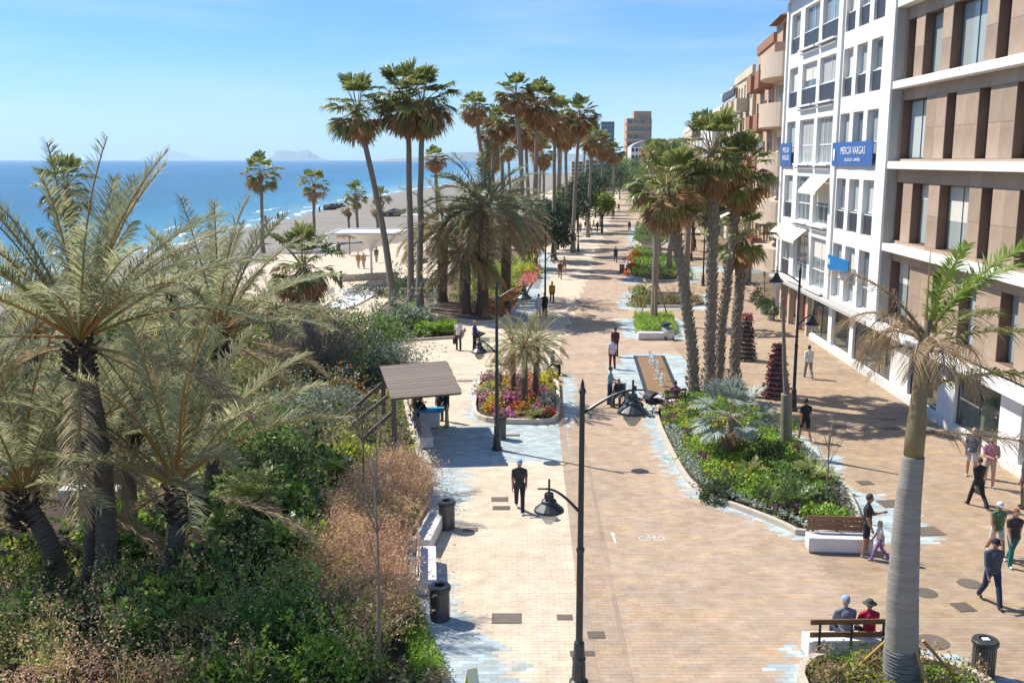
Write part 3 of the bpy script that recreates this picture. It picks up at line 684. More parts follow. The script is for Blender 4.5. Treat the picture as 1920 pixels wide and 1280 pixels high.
def date_palm(base, top, label, L=4.2, r0=0.26, n=42, dry=8, seed=0, group=None, e_hi=1.45, e_lo=-0.2, bend=(0, 0), kind='phx', cat='palm tree', pairs=84, detail=True, boots=True, dry_lo=-0.75):
    rg = np.random.default_rng(seed); base, top = Vector(base), Vector(top); t = top - base
    root = empty('date_palm', base, 0, label, cat, group); k = 8; pts = []
    for i in range(k + 1):
        s = i / k; q = t * s + Vector((bend[0], bend[1], 0)) * math.sin(math.pi * s); pts.append(q)
    ringed_trunk(pts, [r0 * 1.35] + [r0 * (1.0 - 0.1 * i / k) for i in range(1, k)] + [r0 * 1.05], 12, 0.12 if detail else 0.4, 0.09, seed).build('trunk', B_palm, root)
    if boots:                                              # stubs of cut fronds under the crown
        mb = MB()
        for i in range(46):
            a = i * 2.39996; z = -1.1 * (i / 46) ** 0.8; ca, sa = math.cos(a), math.sin(a); r = r0 * 0.8
            p = t + Vector((r * ca, r * sa, z + 0.25)); q = p + Vector((ca * 0.20, sa * 0.20, 0.16)) * rg.uniform(0.7, 1.5)
            mb.bar(p, q, 0.13, 0.05)
        mb.build('frond_stubs', B_boot, root)
    lg = phx_lib(kind, pairs); ld = phx_lib('phx', pairs, True)
    if detail:
        scatter_fronds(root, t + Vector((0, 0, 0.25)), lg, n, e_hi, e_lo, L, rg, 0.10, 0.85, r0=r0 * 0.35)
        if dry: scatter_fronds(root, t, ld, dry, 0.15 if kind == 'can' else -0.1, dry_lo, L * 0.95, rg, 0.15, 1.0, r0=r0 * 0.6, name='dry_frond')
    else:
        me = crown_mesh('crown', [lg, ld], 1.0, rg, [(0, n, e_hi, e_lo, 1.0), (1, dry, 0.1, dry_lo, 0.95)]); inst('crown', me, root, t, (0, 0, 0), L)
    return root

# ------------------------------------------------------------------ leaf clouds, shrubs, trees
def leafcloud(Pn, size, rg, aspect=2.2, up=0.35, dirs=None, flat=0.0):
    """one pointed leaf (a bent rhombus) at each point; returns (n,4,3)"""
    n = len(Pn); d = rg.normal(0, 1, (n, 3)); d[:, 2] += up
    if dirs is not None: d = d * 0.55 + dirs
    d /= np.linalg.norm(d, axis=1)[:, None] + 1e-9
    r = rg.normal(0, 1, (n, 3)); w = np.cross(d, r); w /= np.linalg.norm(w, axis=1)[:, None] + 1e-9
    if flat:
        w[:, 2] *= (1 - flat); w /= np.linalg.norm(w, axis=1)[:, None] + 1e-9
    s = (size * rg.uniform(0.65, 1.3, n))[:, None]; hw = s / aspect / 2
    mid = Pn + d * s * 0.45; tip = Pn + d * s; tip[:, 2] -= s[:, 0] * 0.12
    return np.stack([Pn, mid + w * hw, tip, mid - w * hw], 1)
def blades(Pn, h, w, rg, spread=0.45, bend=0.35, dirs=None):
    """upright grass blades, each a tapering strip of one bent quad pair -> (2n,4,3)"""
    n = len(Pn); d = rg.normal(0, spread, (n, 3)); d[:, 2] = 1.0
    if dirs is not None: d[:, :2] += dirs[:, :2]
    d /= np.linalg.norm(d, axis=1)[:, None]; hh = (h * rg.uniform(0.6, 1.25, n))[:, None]; az = rg.random(n) * 6.283
    sd = np.stack([np.cos(az), np.sin(az), np.zeros(n)], 1); ww = w / 2
    m = Pn + d * hh * 0.55; tp = Pn + d * hh; tp += np.stack([d[:, 0], d[:, 1], np.zeros(n)], 1) * hh * bend; tp[:, 2] -= hh[:, 0] * bend * 0.25
    a = np.stack([Pn - sd * ww, Pn + sd * ww, m + sd * ww * 0.8, m - sd * ww * 0.8], 1); b = np.stack([m - sd * ww * 0.8, m + sd * ww * 0.8, tp + sd * ww * 0.1, tp - sd * ww * 0.1], 1)
    return np.concatenate([a, b])
def tints(n, pal, rg, sig=0.12):
    pal = np.array(pal); k = rg.integers(0, len(pal), n); return np.clip(pal[k] * 1.65 * (1 + rg.normal(0, sig, (n, 1))), 0.005, 0.75)
def dome_points(n, rx, ry, rz, rg, shell=0.55, lumps=9, z0=0.0):
    """points through a lumpy, half-hollow dome"""
    d = rg.normal(0, 1, (n, 3)); d /= np.linalg.norm(d, axis=1)[:, None]; d[:, 2] = np.abs(d[:, 2]) * 1.0 - 0.15
    lc = rg.normal(0, 1, (lumps, 3)); lc /= np.linalg.norm(lc, axis=1)[:, None]; lc[:, 2] = np.abs(lc[:, 2])
    dot = np.max(d @ lc.T, axis=1); lump = 0.72 + 0.32 * np.clip((dot - 0.62) / 0.38, 0, 1)
    r = (shell + (1 - shell) * rg.random(n) ** 0.6) * lump
    sp = rg.normal(0, 1, (26, 3)); sp[:, 2] = np.abs(sp[:, 2]) + 0.3; sp /= np.linalg.norm(sp, axis=1)[:, None]; k = rg.random(n) < 0.16; j = rg.integers(0, 26, n)
    d = np.where(k[:, None], sp[j] + rg.normal(0, 0.05, (n, 3)), d); r = np.where(k, rg.uniform(0.8, 1.38, n), r)          # shoots that stick out
    return np.stack([d[:, 0] * rx * r, d[:, 1] * ry * r, np.maximum(0.03, d[:, 2] * rz * r + z0)], 1), d
G_dark = [(0.035, 0.065, 0.022), (0.05, 0.085, 0.03), (0.065, 0.10, 0.035), (0.03, 0.05, 0.02)]
G_mid = [(0.09, 0.165, 0.035), (0.13, 0.21, 0.045), (0.06, 0.12, 0.03), (0.15, 0.21, 0.055)]
G_lime = [(0.20, 0.31, 0.04), (0.15, 0.26, 0.035), (0.25, 0.33, 0.05), (0.10, 0.19, 0.03)]
G_olive = [(0.14, 0.135, 0.05), (0.19, 0.17, 0.07), (0.10, 0.11, 0.045), (0.22, 0.19, 0.09)]
G_grey = [(0.16, 0.19, 0.14), (0.21, 0.24, 0.19), (0.11, 0.14, 0.10), (0.26, 0.28, 0.22)]
G_rust = [(0.25, 0.16, 0.09), (0.30, 0.20, 0.12), (0.19, 0.13, 0.07), (0.20, 0.17, 0.08)]
G_pink = [(0.41, 0.25, 0.17), (0.45, 0.29, 0.21), (0.35, 0.21, 0.135), (0.40, 0.275, 0.165)]
G_straw = [(0.44, 0.36, 0.15), (0.38, 0.31, 0.12), (0.27, 0.22, 0.10), (0.45, 0.36, 0.21)]
G_yel = [(0.34, 0.34, 0.05), (0.28, 0.30, 0.05), (0.20, 0.25, 0.04)]
def shrub(name, loc, r, h, label, pal, n=1800, leaf=0.10, seed=0, cat='shrub', group=None, ry=None, aspect=2.2, shell=0.5, stems=7, flowers=None, up=0.35):
    rg = np.random.default_rng(seed); root = empty(name, loc, 0, label, cat, group)
    Pn, d = dome_points(n, r, ry or r, h, rg, shell); V = leafcloud(Pn, leaf, rg, aspect, up, d * 0.6); C = tints(n, pal, rg)
    inst('foliage', quads('foliage', V, L_tint, C), root)
    mb = MB()
    for i in range(stems):
        a = rg.random() * 6.28; e = rg.uniform(0.4, 0.85); q = Vector((math.cos(a) * r * e * 0.6, math.sin(a) * (ry or r) * e * 0.6, h * e * 0.75)); mb.tube([(0.08 * math.cos(a), 0.08 * math.sin(a), -0.05), q * 0.5 + Vector((0, 0, 0.1 * h)), q], [0.03, 0.02, 0.008], 5)
    mb.build('stems', B_tree, root)
    if flowers:
        pal2, nf, fs = flowers; Pf, df = dome_points(nf, r * 1.03, (ry or r) * 1.03, h * 1.05, rg, 0.88); Vf = leafcloud(Pf, fs, rg, 1.1, 0.6, df * 0.8); inst('blossom', quads('blossom', Vf, L_tints, tints(nf, pal2, rg)), root)
    return root
def tree(name, base, h, rc, label, pal, seed=0, n=5200, leaf=0.28, trunk=0.45, cat='tree', group=None, clumps=16, rz=None, r0=0.16, share=None):
    """broadleaf tree: forked trunk, crown of leaf clumps with gaps"""
    rg = np.random.default_rng(seed); root = empty(name, base, rg.random() * 6.28, label, cat, group); rz = rz or rc * 0.8
    def mk():
        cc = rg.normal(0, 1, (clumps, 3)); cc /= np.linalg.norm(cc, axis=1)[:, None]; cc *= rg.uniform(0.35, 0.85, (clumps, 1)); cc = cc * np.array((rc, rc, rz)) + np.array((0, 0, h - rz * 0.95))
        sz = rg.uniform(0.28, 0.48, clumps) * rc; k = rg.integers(0, clumps, n); d = rg.normal(0, 1, (n, 3)); d /= np.linalg.norm(d, axis=1)[:, None]; rr = rg.random(n) ** 0.45
        Pn = cc[k] + d * (sz[k] * rr)[:, None]; V = leafcloud(Pn, leaf, rg, 2.0, 0.1, d * 0.5); C = tints(n, pal, rg) * (0.85 + 0.3 * rg.random(clumps))[k][:, None]
        mb = MB(); th = h * trunk; mb.tube([(0, 0, -0.05), (0.05, 0.02, th * 0.5), (0.0, 0.05, th)], [r0 * 1.3, r0, r0 * 0.8], 8)
        for c in cc[:9]: q = Vector(c); mb.tube([(0, 0.05, th * 0.95), Vector((0, 0, th)).lerp(q, 0.5) + Vector((0, 0, 0.15)), q], [r0 * 0.55, r0 * 0.3, 0.02], 5)
        return quads('crown', V, L_tint, C), mb.mesh('trunk', B_tree)
    cm, tm = lib(('tree', share), mk) if share else mk()
    inst('crown', cm, root); inst('trunk', tm, root); return root
def rosette(name, loc, L, n, label, mats, seed=0, e_hi=1.3, e_lo=0.1, droop=0.8, pairs=34, ll=0.2, lw=0.022, trunk_h=0.25, cat='cycad', group=None, r0=0.14):
    """cycad: squat trunk and a ring of stiff feather leaves, each its own part"""
    rg = np.random.default_rng(seed); root = empty(name, loc, 0, label, cat, group)
    ringed_trunk([(0, 0, -0.05), (0, 0, trunk_h)], [r0, r0 * 0.9], 10, 0.06, 0.1, seed).build('trunk', B_palm, root)
    key = ('cyc', mats[0].name, pairs); L_ = lib(key, lambda: [(e, pinnate('frond', 1.0, e, droop, pairs, ll, lw, mats, 60 + i, bare=0.08, vee=0.28, fwd=0.55, lsag=0.12, rr=0.012, nseg=9)) for i, e in enumerate([1.3, 1.0, 0.7, 0.4, 0.1, -0.2])])
    scatter_fronds(root, Vector((0, 0, trunk_h)), L_, n, e_hi, e_lo, L, rg, 0.08); return root
# ------------------------------------------------------------------ palms of the seaside garden
def at_top(u, v, b): return P(u, v, b.y)
FG = 'date palms of the seaside garden'
b = G(197, 1108); date_palm(b, at_top(150, 655, b), 'tall leaning date palm with big upright feathery crown, dark stubs under it', 4.6, 0.25, 36, 4, 11, FG, 1.5, 0.28, (0.25, 0))
b = G(168, 1092); date_palm(b, at_top(176, 845, b), 'slim date palm stem beside the tall leaning palm, with drooping brown fronds', 2.2, 0.18, 4, 6, 12, FG, 1.2, 0.2, dry_lo=-1.0)
b = G(308, 1098); date_palm(b, at_top(334, 925, b), 'short-trunked date palm with long orange-stemmed upright fronds in garden middle', 4.6, 0.25, 24, 2, 13, FG, 1.5, 0.40, (0.1, 0))
b = G(112, 1082); date_palm(b, at_top(42, 935, b), 'leaning short date palm with orange stems at the left picture edge', 4.2, 0.25, 22, 2, 14, FG, 1.5, 0.40, (0.15, 0))
b = G(395, 905); date_palm(b, at_top(412, 640, b), 'date palm behind the orange-stemmed one, with olive fronds spreading wide', 4.3, 0.24, 34, 5, 15, FG, 1.5, 0.15)
b = G(243, 1005); date_palm(b, at_top(240, 790, b), 'shaded dark-trunked date palm behind the tall leaning palm', 3.2, 0.22, 18, 5, 16, FG, 1.4, 0.1)
b = G(-30, 1000); date_palm(b, at_top(-25, 770, b), 'date palm half outside the picture at the left, brownish fronds', 3.6, 0.24, 26, 8, 17, FG, 1.4, 0.0)
b = G(30, 830); date_palm(b, at_top(60, 640, b), 'date palm farthest back at left, seen through the tall leaning palm', 3.6, 0.22, 30, 8, 18, FG, 1.4, -0.1, pairs=34)
b = Vector((P(128, 345, 56).x + 0.2, 56, 0)); fan_palm(b, P(124, 350, 56), 'fan palm rising over the sea behind the tall leaning date palm', 2.15, 0.22, 0.16, 24, 14, 21)
b = Vector((P(575, 490, 50).x, 50, 0)); fan_palm(b, P(567, 495, 50), 'short bushy fan palm with bright green top and thick brown skirt before the sand', 2.3, 0.26, 0.2, 24, 40, 22, skirt=1.6)
# three tall slender ones
TR = 'three tall slender palms by the mulch bed'
b = G(738, 578); fan_palm(b, at_top(670, 205, b), 'tall slender palm leaning left, leftmost of the three over the mulch bed', 2.8, 0.27, 0.17, 34, 26, 23, TR, 0.35, e_lo=-0.3)
b = G(772, 578); fan_palm(b, at_top(763, 185, b), 'very tall straight slender palm, left one of the close pair', 3.1, 0.25, 0.17, 36, 40, 24, TR, 0.6, e_lo=-0.3)
b = G(787, 581); fan_palm(b, at_top(792, 192, b), 'very tall straight slender palm, right one of the close pair', 3.0, 0.25, 0.17, 34, 40, 25, TR, 0.6, e_lo=-0.3)
# canary date palms behind the mulch bed
CG = 'bushy feather palms behind the mulch bed'
for i, (ub, vb, ut, vt, L, lab) in enumerate([
        (905, 590, 907, 395, 4.6, 'biggest bushy feather palm behind the mulch bed, with shaggy brown fronds hanging'),
        (828, 568, 832, 430, 4.0, 'bushy feather palm just right of the tall close pair, mostly tan fronds'),
        (872, 590, 872, 480, 3.4, 'lower bushy feather palm in front of the biggest one'),
        (948, 560, 950, 415, 3.9, 'bushy feather palm nearest the cream walkway')]):
    b = G(ub, vb); date_palm(b, at_top(ut, vt, b), lab, L, 0.40, 44 if i != 1 else 26, 52, 30 + i, CG, 1.4, -0.35, kind='can', pairs=34, boots=False, dry_lo=-1.2)
# far row of tall fan palms
FAR = 'row of tall fan palms along the promenade'
spec = [(890, 205, 922, 100, 34, 'tall fan palm at the left end of the far row, leaning left'), (937, 232, 946, 104, 38, 'brownish fan palm second in the far row'),
        (967, 178, 984, 98, 42, 'tallest fan palm in the far row'), (1008, 198, 1003, 100, 48, 'broad-crowned tall fan palm, third highest in the far row'),
        (1040, 222, 1038, 112, 44, 'fan palm with tan skirt just right of the broad-crowned one'), (1088, 218, 1074, 118, 40, 'high fan palm standing apart at the right of the far row'),
        (1060, 245, 1062, 130, 38, 'lower fan palm tucked left of the high one standing apart'), (1112, 262, 1102, 142, 32, 'smaller fan palm below the high one standing apart'),
        (985, 246, 992, 118, 36, 'low fan palm crown under the tallest one in the far row'), (1130, 276, 1126, 172, 27, 'small far fan palm left of the brown tower'),
        (1152, 287, 1148, 205, 22, 'smallest farthest fan palm under the brown tower'), (816, 300, 822, 112, 26, 'small fan palm on the horizon right of the close pair'),
        (1018, 292, 1020, 152, 28, 'low fan palm crown among trunks in the far row'), (922, 300, 930, 140, 24, 'low fan palm behind bushy feather palms near the horizon')]
for i, (ut, vt, ub, Y, r, lab) in enumerate(spec):
    t = P(ut, vt, Y); fan_palm(((ub - 960) / F * Y, Y, 0), t, lab, r * Y / F * 1.12, 0.24, 0.17, 26, 44, 40 + i, FAR, 0.6, detail=False, skirt=0.9)
BG_ = 'fan palms standing on the sand'
for i, (ut, vt, ub, Y, r, zb, lab) in enumerate([
        (489, 328, 493, 125, 42, -0.9, 'fan palm with open crown standing on sand, left one on the beach'), (588, 348, 590, 140, 33, -0.9, 'fan palm second from left on the beach'),
        (667, 366, 672, 160, 27, -0.9, 'fan palm third from left on the beach, tan skirt'), (714, 370, 712, 165, 22, -0.9, 'fan palm half hidden behind the leaning slender palm on the beach')]):
    t = P(ut, vt, Y); fan_palm(((ub - 960) / F * Y, Y, zb), t, lab, r * Y / F * 1.1, 0.24, 0.18, 22, 12, 60 + i, BG_, 0.4, detail=False, skirt=0.5, e_lo=-0.4)
for i, (ut, vt, Y, lab) in enumerate([(653, 392, 150, 'stubby tied-up palm left of the third beach palm'), (707, 394, 150, 'stubby tied-up palm by the leaning slender trunk')]):
    t = P(ut, vt, Y); fan_palm((t.x, Y, -0.9), t, lab, 1.5, 0.2, 0.16, 10, 22, 70 + i, BG_, 0.4, detail=False, skirt=0.9)
# right-hand group beside the shops
WG = 'sturdy fan palms in the wedge-shaped planter'
for i, (ub, vb, ut, vt, R_, r0, lab, g_, d_) in enumerate([
        (1330, 742, 1338, 285, 2.2, 0.245, 'highest sturdy fan palm in the wedge planter, rough trunk', 34, 30),
        (1303, 752, 1252, 352, 2.15, 0.225, 'sturdy fan palm leaning left out of the wedge planter', 32, 30),
        (1345, 735, 1386, 322, 2.0, 0.19, 'sturdy fan palm crossing behind, leaning right towards the shops', 30, 24),
        (1376, 727, 1392, 440, 1.8, 0.20, 'shorter sturdy fan palm with big bright green fans by the white building', 26, 16)]):
    b = G(ub, vb); fan_palm(b, at_top(ut, vt, b), lab, R_, r0, r0 * 0.85, g_, d_, 80 + i, WG, 0.3, e_lo=-0.35, skirt=0.8, rough=230)
b = G(1226, 607); fan_palm(b, at_top(1234, 372, b), 'smooth grey fan palm propped by timber stakes in the small square planter', 2.0, 0.24, 0.2, 20, 16, 85, lean=0.2)
mb = MB()
for a in (0.4, 2.5, 4.6):
    c, s = math.cos(a), math.sin(a); mb.tube([(b.x + 1.2 * c, b.y + 1.2 * s, 0.1), (b.x + 0.25 * c, b.y + 0.25 * s, 2.6)], 0.045, 6)
tag(mb.build('timber_stakes', mat('stake_timber', (0.42, 0.30, 0.16), (0.34, 0.23, 0.12), 0.8, 5)), 'three pale timber stakes propping the smooth grey palm', 'stakes')
# blue-grey fan palm in the wedge planter
b = G(1362, 866); t = at_top(1372, 785, b) - b; rg = np.random.default_rng(91)
root = empty('blue_fan_palm', b, 0, 'stout silver-blue fan palm in the wedge planter', 'palm tree')
ringed_trunk([(0, 0, -0.05), t * 0.5, t], [0.22, 0.17, 0.16], 12, 0.1, 0.08, 3).build('trunk', B_fan, root)
scatter_fronds(root, t, fan_lib(False, 26, True), 26, 1.4, -0.3, 1.75, rg, 0.12); scatter_fronds(root, t - Vector((0, 0, 0.15)), fan_lib(True, 14), 12, -0.5, -1.3, 1.1, rg, name='dead_frond')
# small clustered palms in the flower bed
PG = 'small clustered palms in the flower bed'
for i, (ub, vb, ut, vt, lab) in enumerate([(962, 752, 962, 652, 'small palm at the left of the flower-bed cluster'), (1004, 756, 1006, 648, 'small palm at the right of the flower-bed cluster'), (984, 768, 984, 662, 'small palm at the front of the flower-bed cluster')]):
    b = G(ub, vb); date_palm(b, at_top(ut, vt, b), lab, 1.5, 0.13, 38, 18, 95 + i, PG, 1.45, -0.55, kind='phx', pairs=34, boots=False, dry_lo=-1.2)
b = G(940, 738); t = at_top(938, 700, b) - b; rg = np.random.default_rng(99)
root = empty('young_fan_palm', b, 0, 'young fan palm with flat bright leaves behind lamp post in flower bed', 'palm tree')
ringed_trunk([(0, 0, -0.05), t], [0.1, 0.08], 8, 0.08, 0.08, 3).build('trunk', B_fan, root); scatter_fronds(root, t, fan_lib(False, 22), 10, 1.2, 0.05, 0.95, rg, 0.1)

# ------------------------------------------------------------------ royal palm in the corner planter
b = G(1690, 1302); root = empty('royal_palm', b, 0, 'big smooth grey-ringed palm trunk with ragged half-dead crown, nearest on the right', 'palm tree')
q = [at_top(1690, 1250, b), at_top(1693, 1100, b), at_top(1702, 950, b), at_top(1713, 855, b)]; q = [x - b for x in q]
ringed_trunk([(0, 0, -0.1)] + q, [0.345, 0.335, 0.30, 0.245, 0.205], 28, 0.11, 0.022, 5).build('trunk', B_roy, root, smooth=True)
ringed_trunk([(0, 0, -0.05), q[0] * 0.5, q[0], q[0].lerp(q[1], 0.25)], [0.353, 0.350, 0.345, 0.34], 28, 0.07, 0.045, 9).build('scarred_base', mat('scarred_bark', (0.30, 0.29, 0.27), (0.07, 0.068, 0.062), 0.95, 5, 1.0, 16, stretch=(0.5, 0.5, 5)), root)
s0, s1, s2 = q[-1], at_top(1722, 760, b) - b, at_top(1736, 600, b) - b
mb = MB(); mb.tube([s0, s0.lerp(s1, 0.5), s1, s1.lerp(s2, 0.5), s2], [0.19, 0.19, 0.155, 0.12, 0.085], 16); mb.build('crownshaft', B_shaft, root, smooth=True)
mb = MB(); mb.tube([s2, at_top(1745, 470, b) - b], [0.03, 0.006], 5); mb.build('spear_leaf', B_stalk, root)
def roy(mats, L, e, droop, seed, az, c, pairs=60, ll=0.62, lsag=0.5, thin=0.0, lw=0.026, vee=0.4, roll=0.0):
    me = pinnate('frond', L, e, droop, int(pairs * 1.25), ll, lw if mats is not dm else 0.015, mats, seed, bare=0.14, vee=vee, fwd=0.75, lsag=lsag, rr=0.035, nseg=14, thin=thin, twist=0.4); return inst('frond', me, root, c, (roll, 0, az))
C1 = s2; gm, dm, fm = [L_roy, B_stalk], [L_royd, B_stalkd], [L_roym, B_stalk]
roy(gm, 2.8, 1.0, 0.7, 1, R(-6), C1 - Vector((0, 0, .3)), 85, 0.5, 0.3)
roy(gm, 2.4, 0.85, 0.7, 2, R(14), C1 - Vector((0, 0, .3)), 70, 0.45, 0.5)
roy(dm, 1.9, 0.75, 1.9, 13, R(165), C1 - Vector((0, 0, .35)), 60, 0.5, 1.3)
roy(dm, 1.7, 0.3, 1.5, 14, R(20), C1 - Vector((0, 0, .6)), 60, 0.5, 1.3)
roy(dm, 1.6, 0.6, 2.3, 15, R(-95), C1 - Vector((0, 0, .5)), 60, 0.5, 1.3)
roy(dm, 1.6, 0.7, 2.4, 16, R(100), C1 - Vector((0, 0, .5)), 60, 0.5, 1.3)
roy(gm, 2.0, 1.25, 0.5, 21, R(25), C1 - Vector((0, 0, .3)), 70, 0.42, 0.4)
roy(fm, 2.4, 0.42, 0.75, 3, R(-28), C1 - Vector((0, 0, .5)), 56, 0.5, 0.8)
roy(fm, 2.3, 0.55, 0.9, 4, R(28), C1 - Vector((0, 0, .5)), 56, 0.55, 0.9)
roy(dm, 2.2, 0.95, 0.9, 5, R(172), C1 - Vector((0, 0, .3)), 60, 0.55, 1.1)
roy(dm, 1.7, 1.1, 2.4, 6, R(195), C1 - Vector((0, 0, .5)), 50, 0.5, 1.2)
roy(dm, 1.5, 0.5, 2.0, 7, R(-120), C1 - Vector((0, 0, .5)), 50, 0.5, 1.3)
roy(dm, 1.5, 0.2, 1.6, 8, R(-60), C1 - Vector((0, 0, .6)), 50, 0.5, 1.3)
roy(fm, 2.5, 0.30, 0.55, 9, R(-2), s1 + Vector((0, 0, .35)), 60, 0.6, 1.2)
roy(dm, 2.4, 0.02, 0.28, 10, R(-8), s1 + Vector((0.1, 0, -.55)), 60, 0.75, 1.3)
roy(dm, 1.6, 0.4, 2.2, 11, R(140), C1 - Vector((0, 0, .4)), 44, 0.5, 1.3)
roy(dm, 1.5, 0.6, 2.3, 12, R(-160), C1 - Vector((0, 0, .7)), 44, 0.45, 1.3)
# cut bare trunk and bare sapling in the wedge planter
b = G(1474, 852); root = empty('leafless_palm', b, 0, 'bare grey-green leafless palm trunk rising at the right edge of the wedge planter', 'tree trunk')
w = [at_top(1474, 800, b) - b, at_top(1475, 738, b) - b, at_top(1471, 690, b) - b, at_top(1468, 560, b) - b]
ringed_trunk([(0, 0, -0.05)] + w[:2], [0.24, 0.215, 0.20], 14, 0.2, 0.015, 8).build('trunk', mat('green_bark', (0.27, 0.25, 0.18), (0.20, 0.19, 0.13), 0.85, 3, 0.3, stretch=(1, 1, 4)), root, smooth=True)
mb = MB(); mb.tube([w[1], w[2], w[3]], [0.13, 0.085, 0.05], 8); mb.build('stem', B_twig, root)
def sapling(u, v, h, label, seed, r=0.035, n=9, spread=0.5, name='bare_sapling', extra=3, cat='sapling'):
    rg = np.random.default_rng(seed); b = G(u, v); root = empty(name, b, 0, label, cat); mb = MB(); mb.tube([(0, 0, -0.05), (0.03, 0.02, h * 0.5), (0.0, 0.03, h * 0.92)], [r, r * 0.7, r * 0.3], 6); mb.build('trunk', B_twig, root)
    mb = MB()
    for i in range(n):
        a = rg.random() * 6.28; z0 = h * rg.uniform(0.42, 0.8); l = h * rg.uniform(0.25, 0.42); d = Vector((math.cos(a) * spread, math.sin(a) * spread, 1)).normalized(); p0 = Vector((0.02, 0.02, z0)); q_ = p0 + d * l; mb.tube([p0, p0.lerp(q_, 0.5) + Vector((0, 0, 0.03)), q_], [r * 0.35, r * 0.22, 0.004], 4)
        for k in range(extra):
            t = rg.uniform(0.3, 0.9); p1 = p0.lerp(q_, t); d2 = (d + Vector(rg.normal(0, 0.5, 3))).normalized(); mb.tube([p1, p1 + d2 * l * 0.4], [r * 0.15, 0.003], 3)
    mb.build('branches', B_twig, root); return root
sapling(1546, 968, 3.1, 'thin bare sapling at the right end of the wedge planter', 3)
sapling(712, 1268, 5.2, 'thin bare sapling rising from the pinkish grasses at the bottom', 4, 0.04, 12, 0.45)
sapling(682, 950, 3.4, 'thin bare sapling left of the shelter, in front of bare bush', 5, 0.04, 10)

# ------------------------------------------------------------------ cycads and leafy rosettes
for i, (u, v, L, n, m, th, lab) in enumerate([
        (472, 985, 1.25, 34, L_cycy, 0.75, 'pale yellow-green cycad with arching leaves in the seaside garden'), (528, 1060, 1.25, 34, L_cyc, 0.35, 'dark green cycad in front of the pale yellow one'),
        (632, 915, 1.0, 28, L_cyc, 0.35, 'dark green cycad beside the pinkish grasses, upper one'), (420, 1010, 1.0, 24, L_cyc, 0.2, 'dark cycad in the shade right of the orange-stemmed palm'),
        (588, 985, 0.9, 24, L_cyc, 0.2, 'small dark cycad between pale cycad and pinkish grasses'), (1488, 965, 0.95, 34, L_cyc, 0.25, 'dark green cycad at the front of the wedge planter'),
        (1522, 918, 0.95, 30, L_cycy, 0.3, 'tan and green cycad behind the dark one in the wedge planter'), (1404, 905, 0.7, 22, L_cycy, 0.2, 'small yellowish cycad in the middle of the wedge planter'),
        (1002, 790, 0.62, 22, L_cycy, 0.2, 'bright green cycad at the front of the flower bed'), (925, 745, 0.6, 20, L_cyc, 0.2, 'small cycad at the back left of the flower bed')]):
    rosette('cycad', G(u, v), L, n, lab, [m, B_stalk], 120 + i, trunk_h=th, pairs=32, lw=0.03 if L > 0.8 else 0.04)

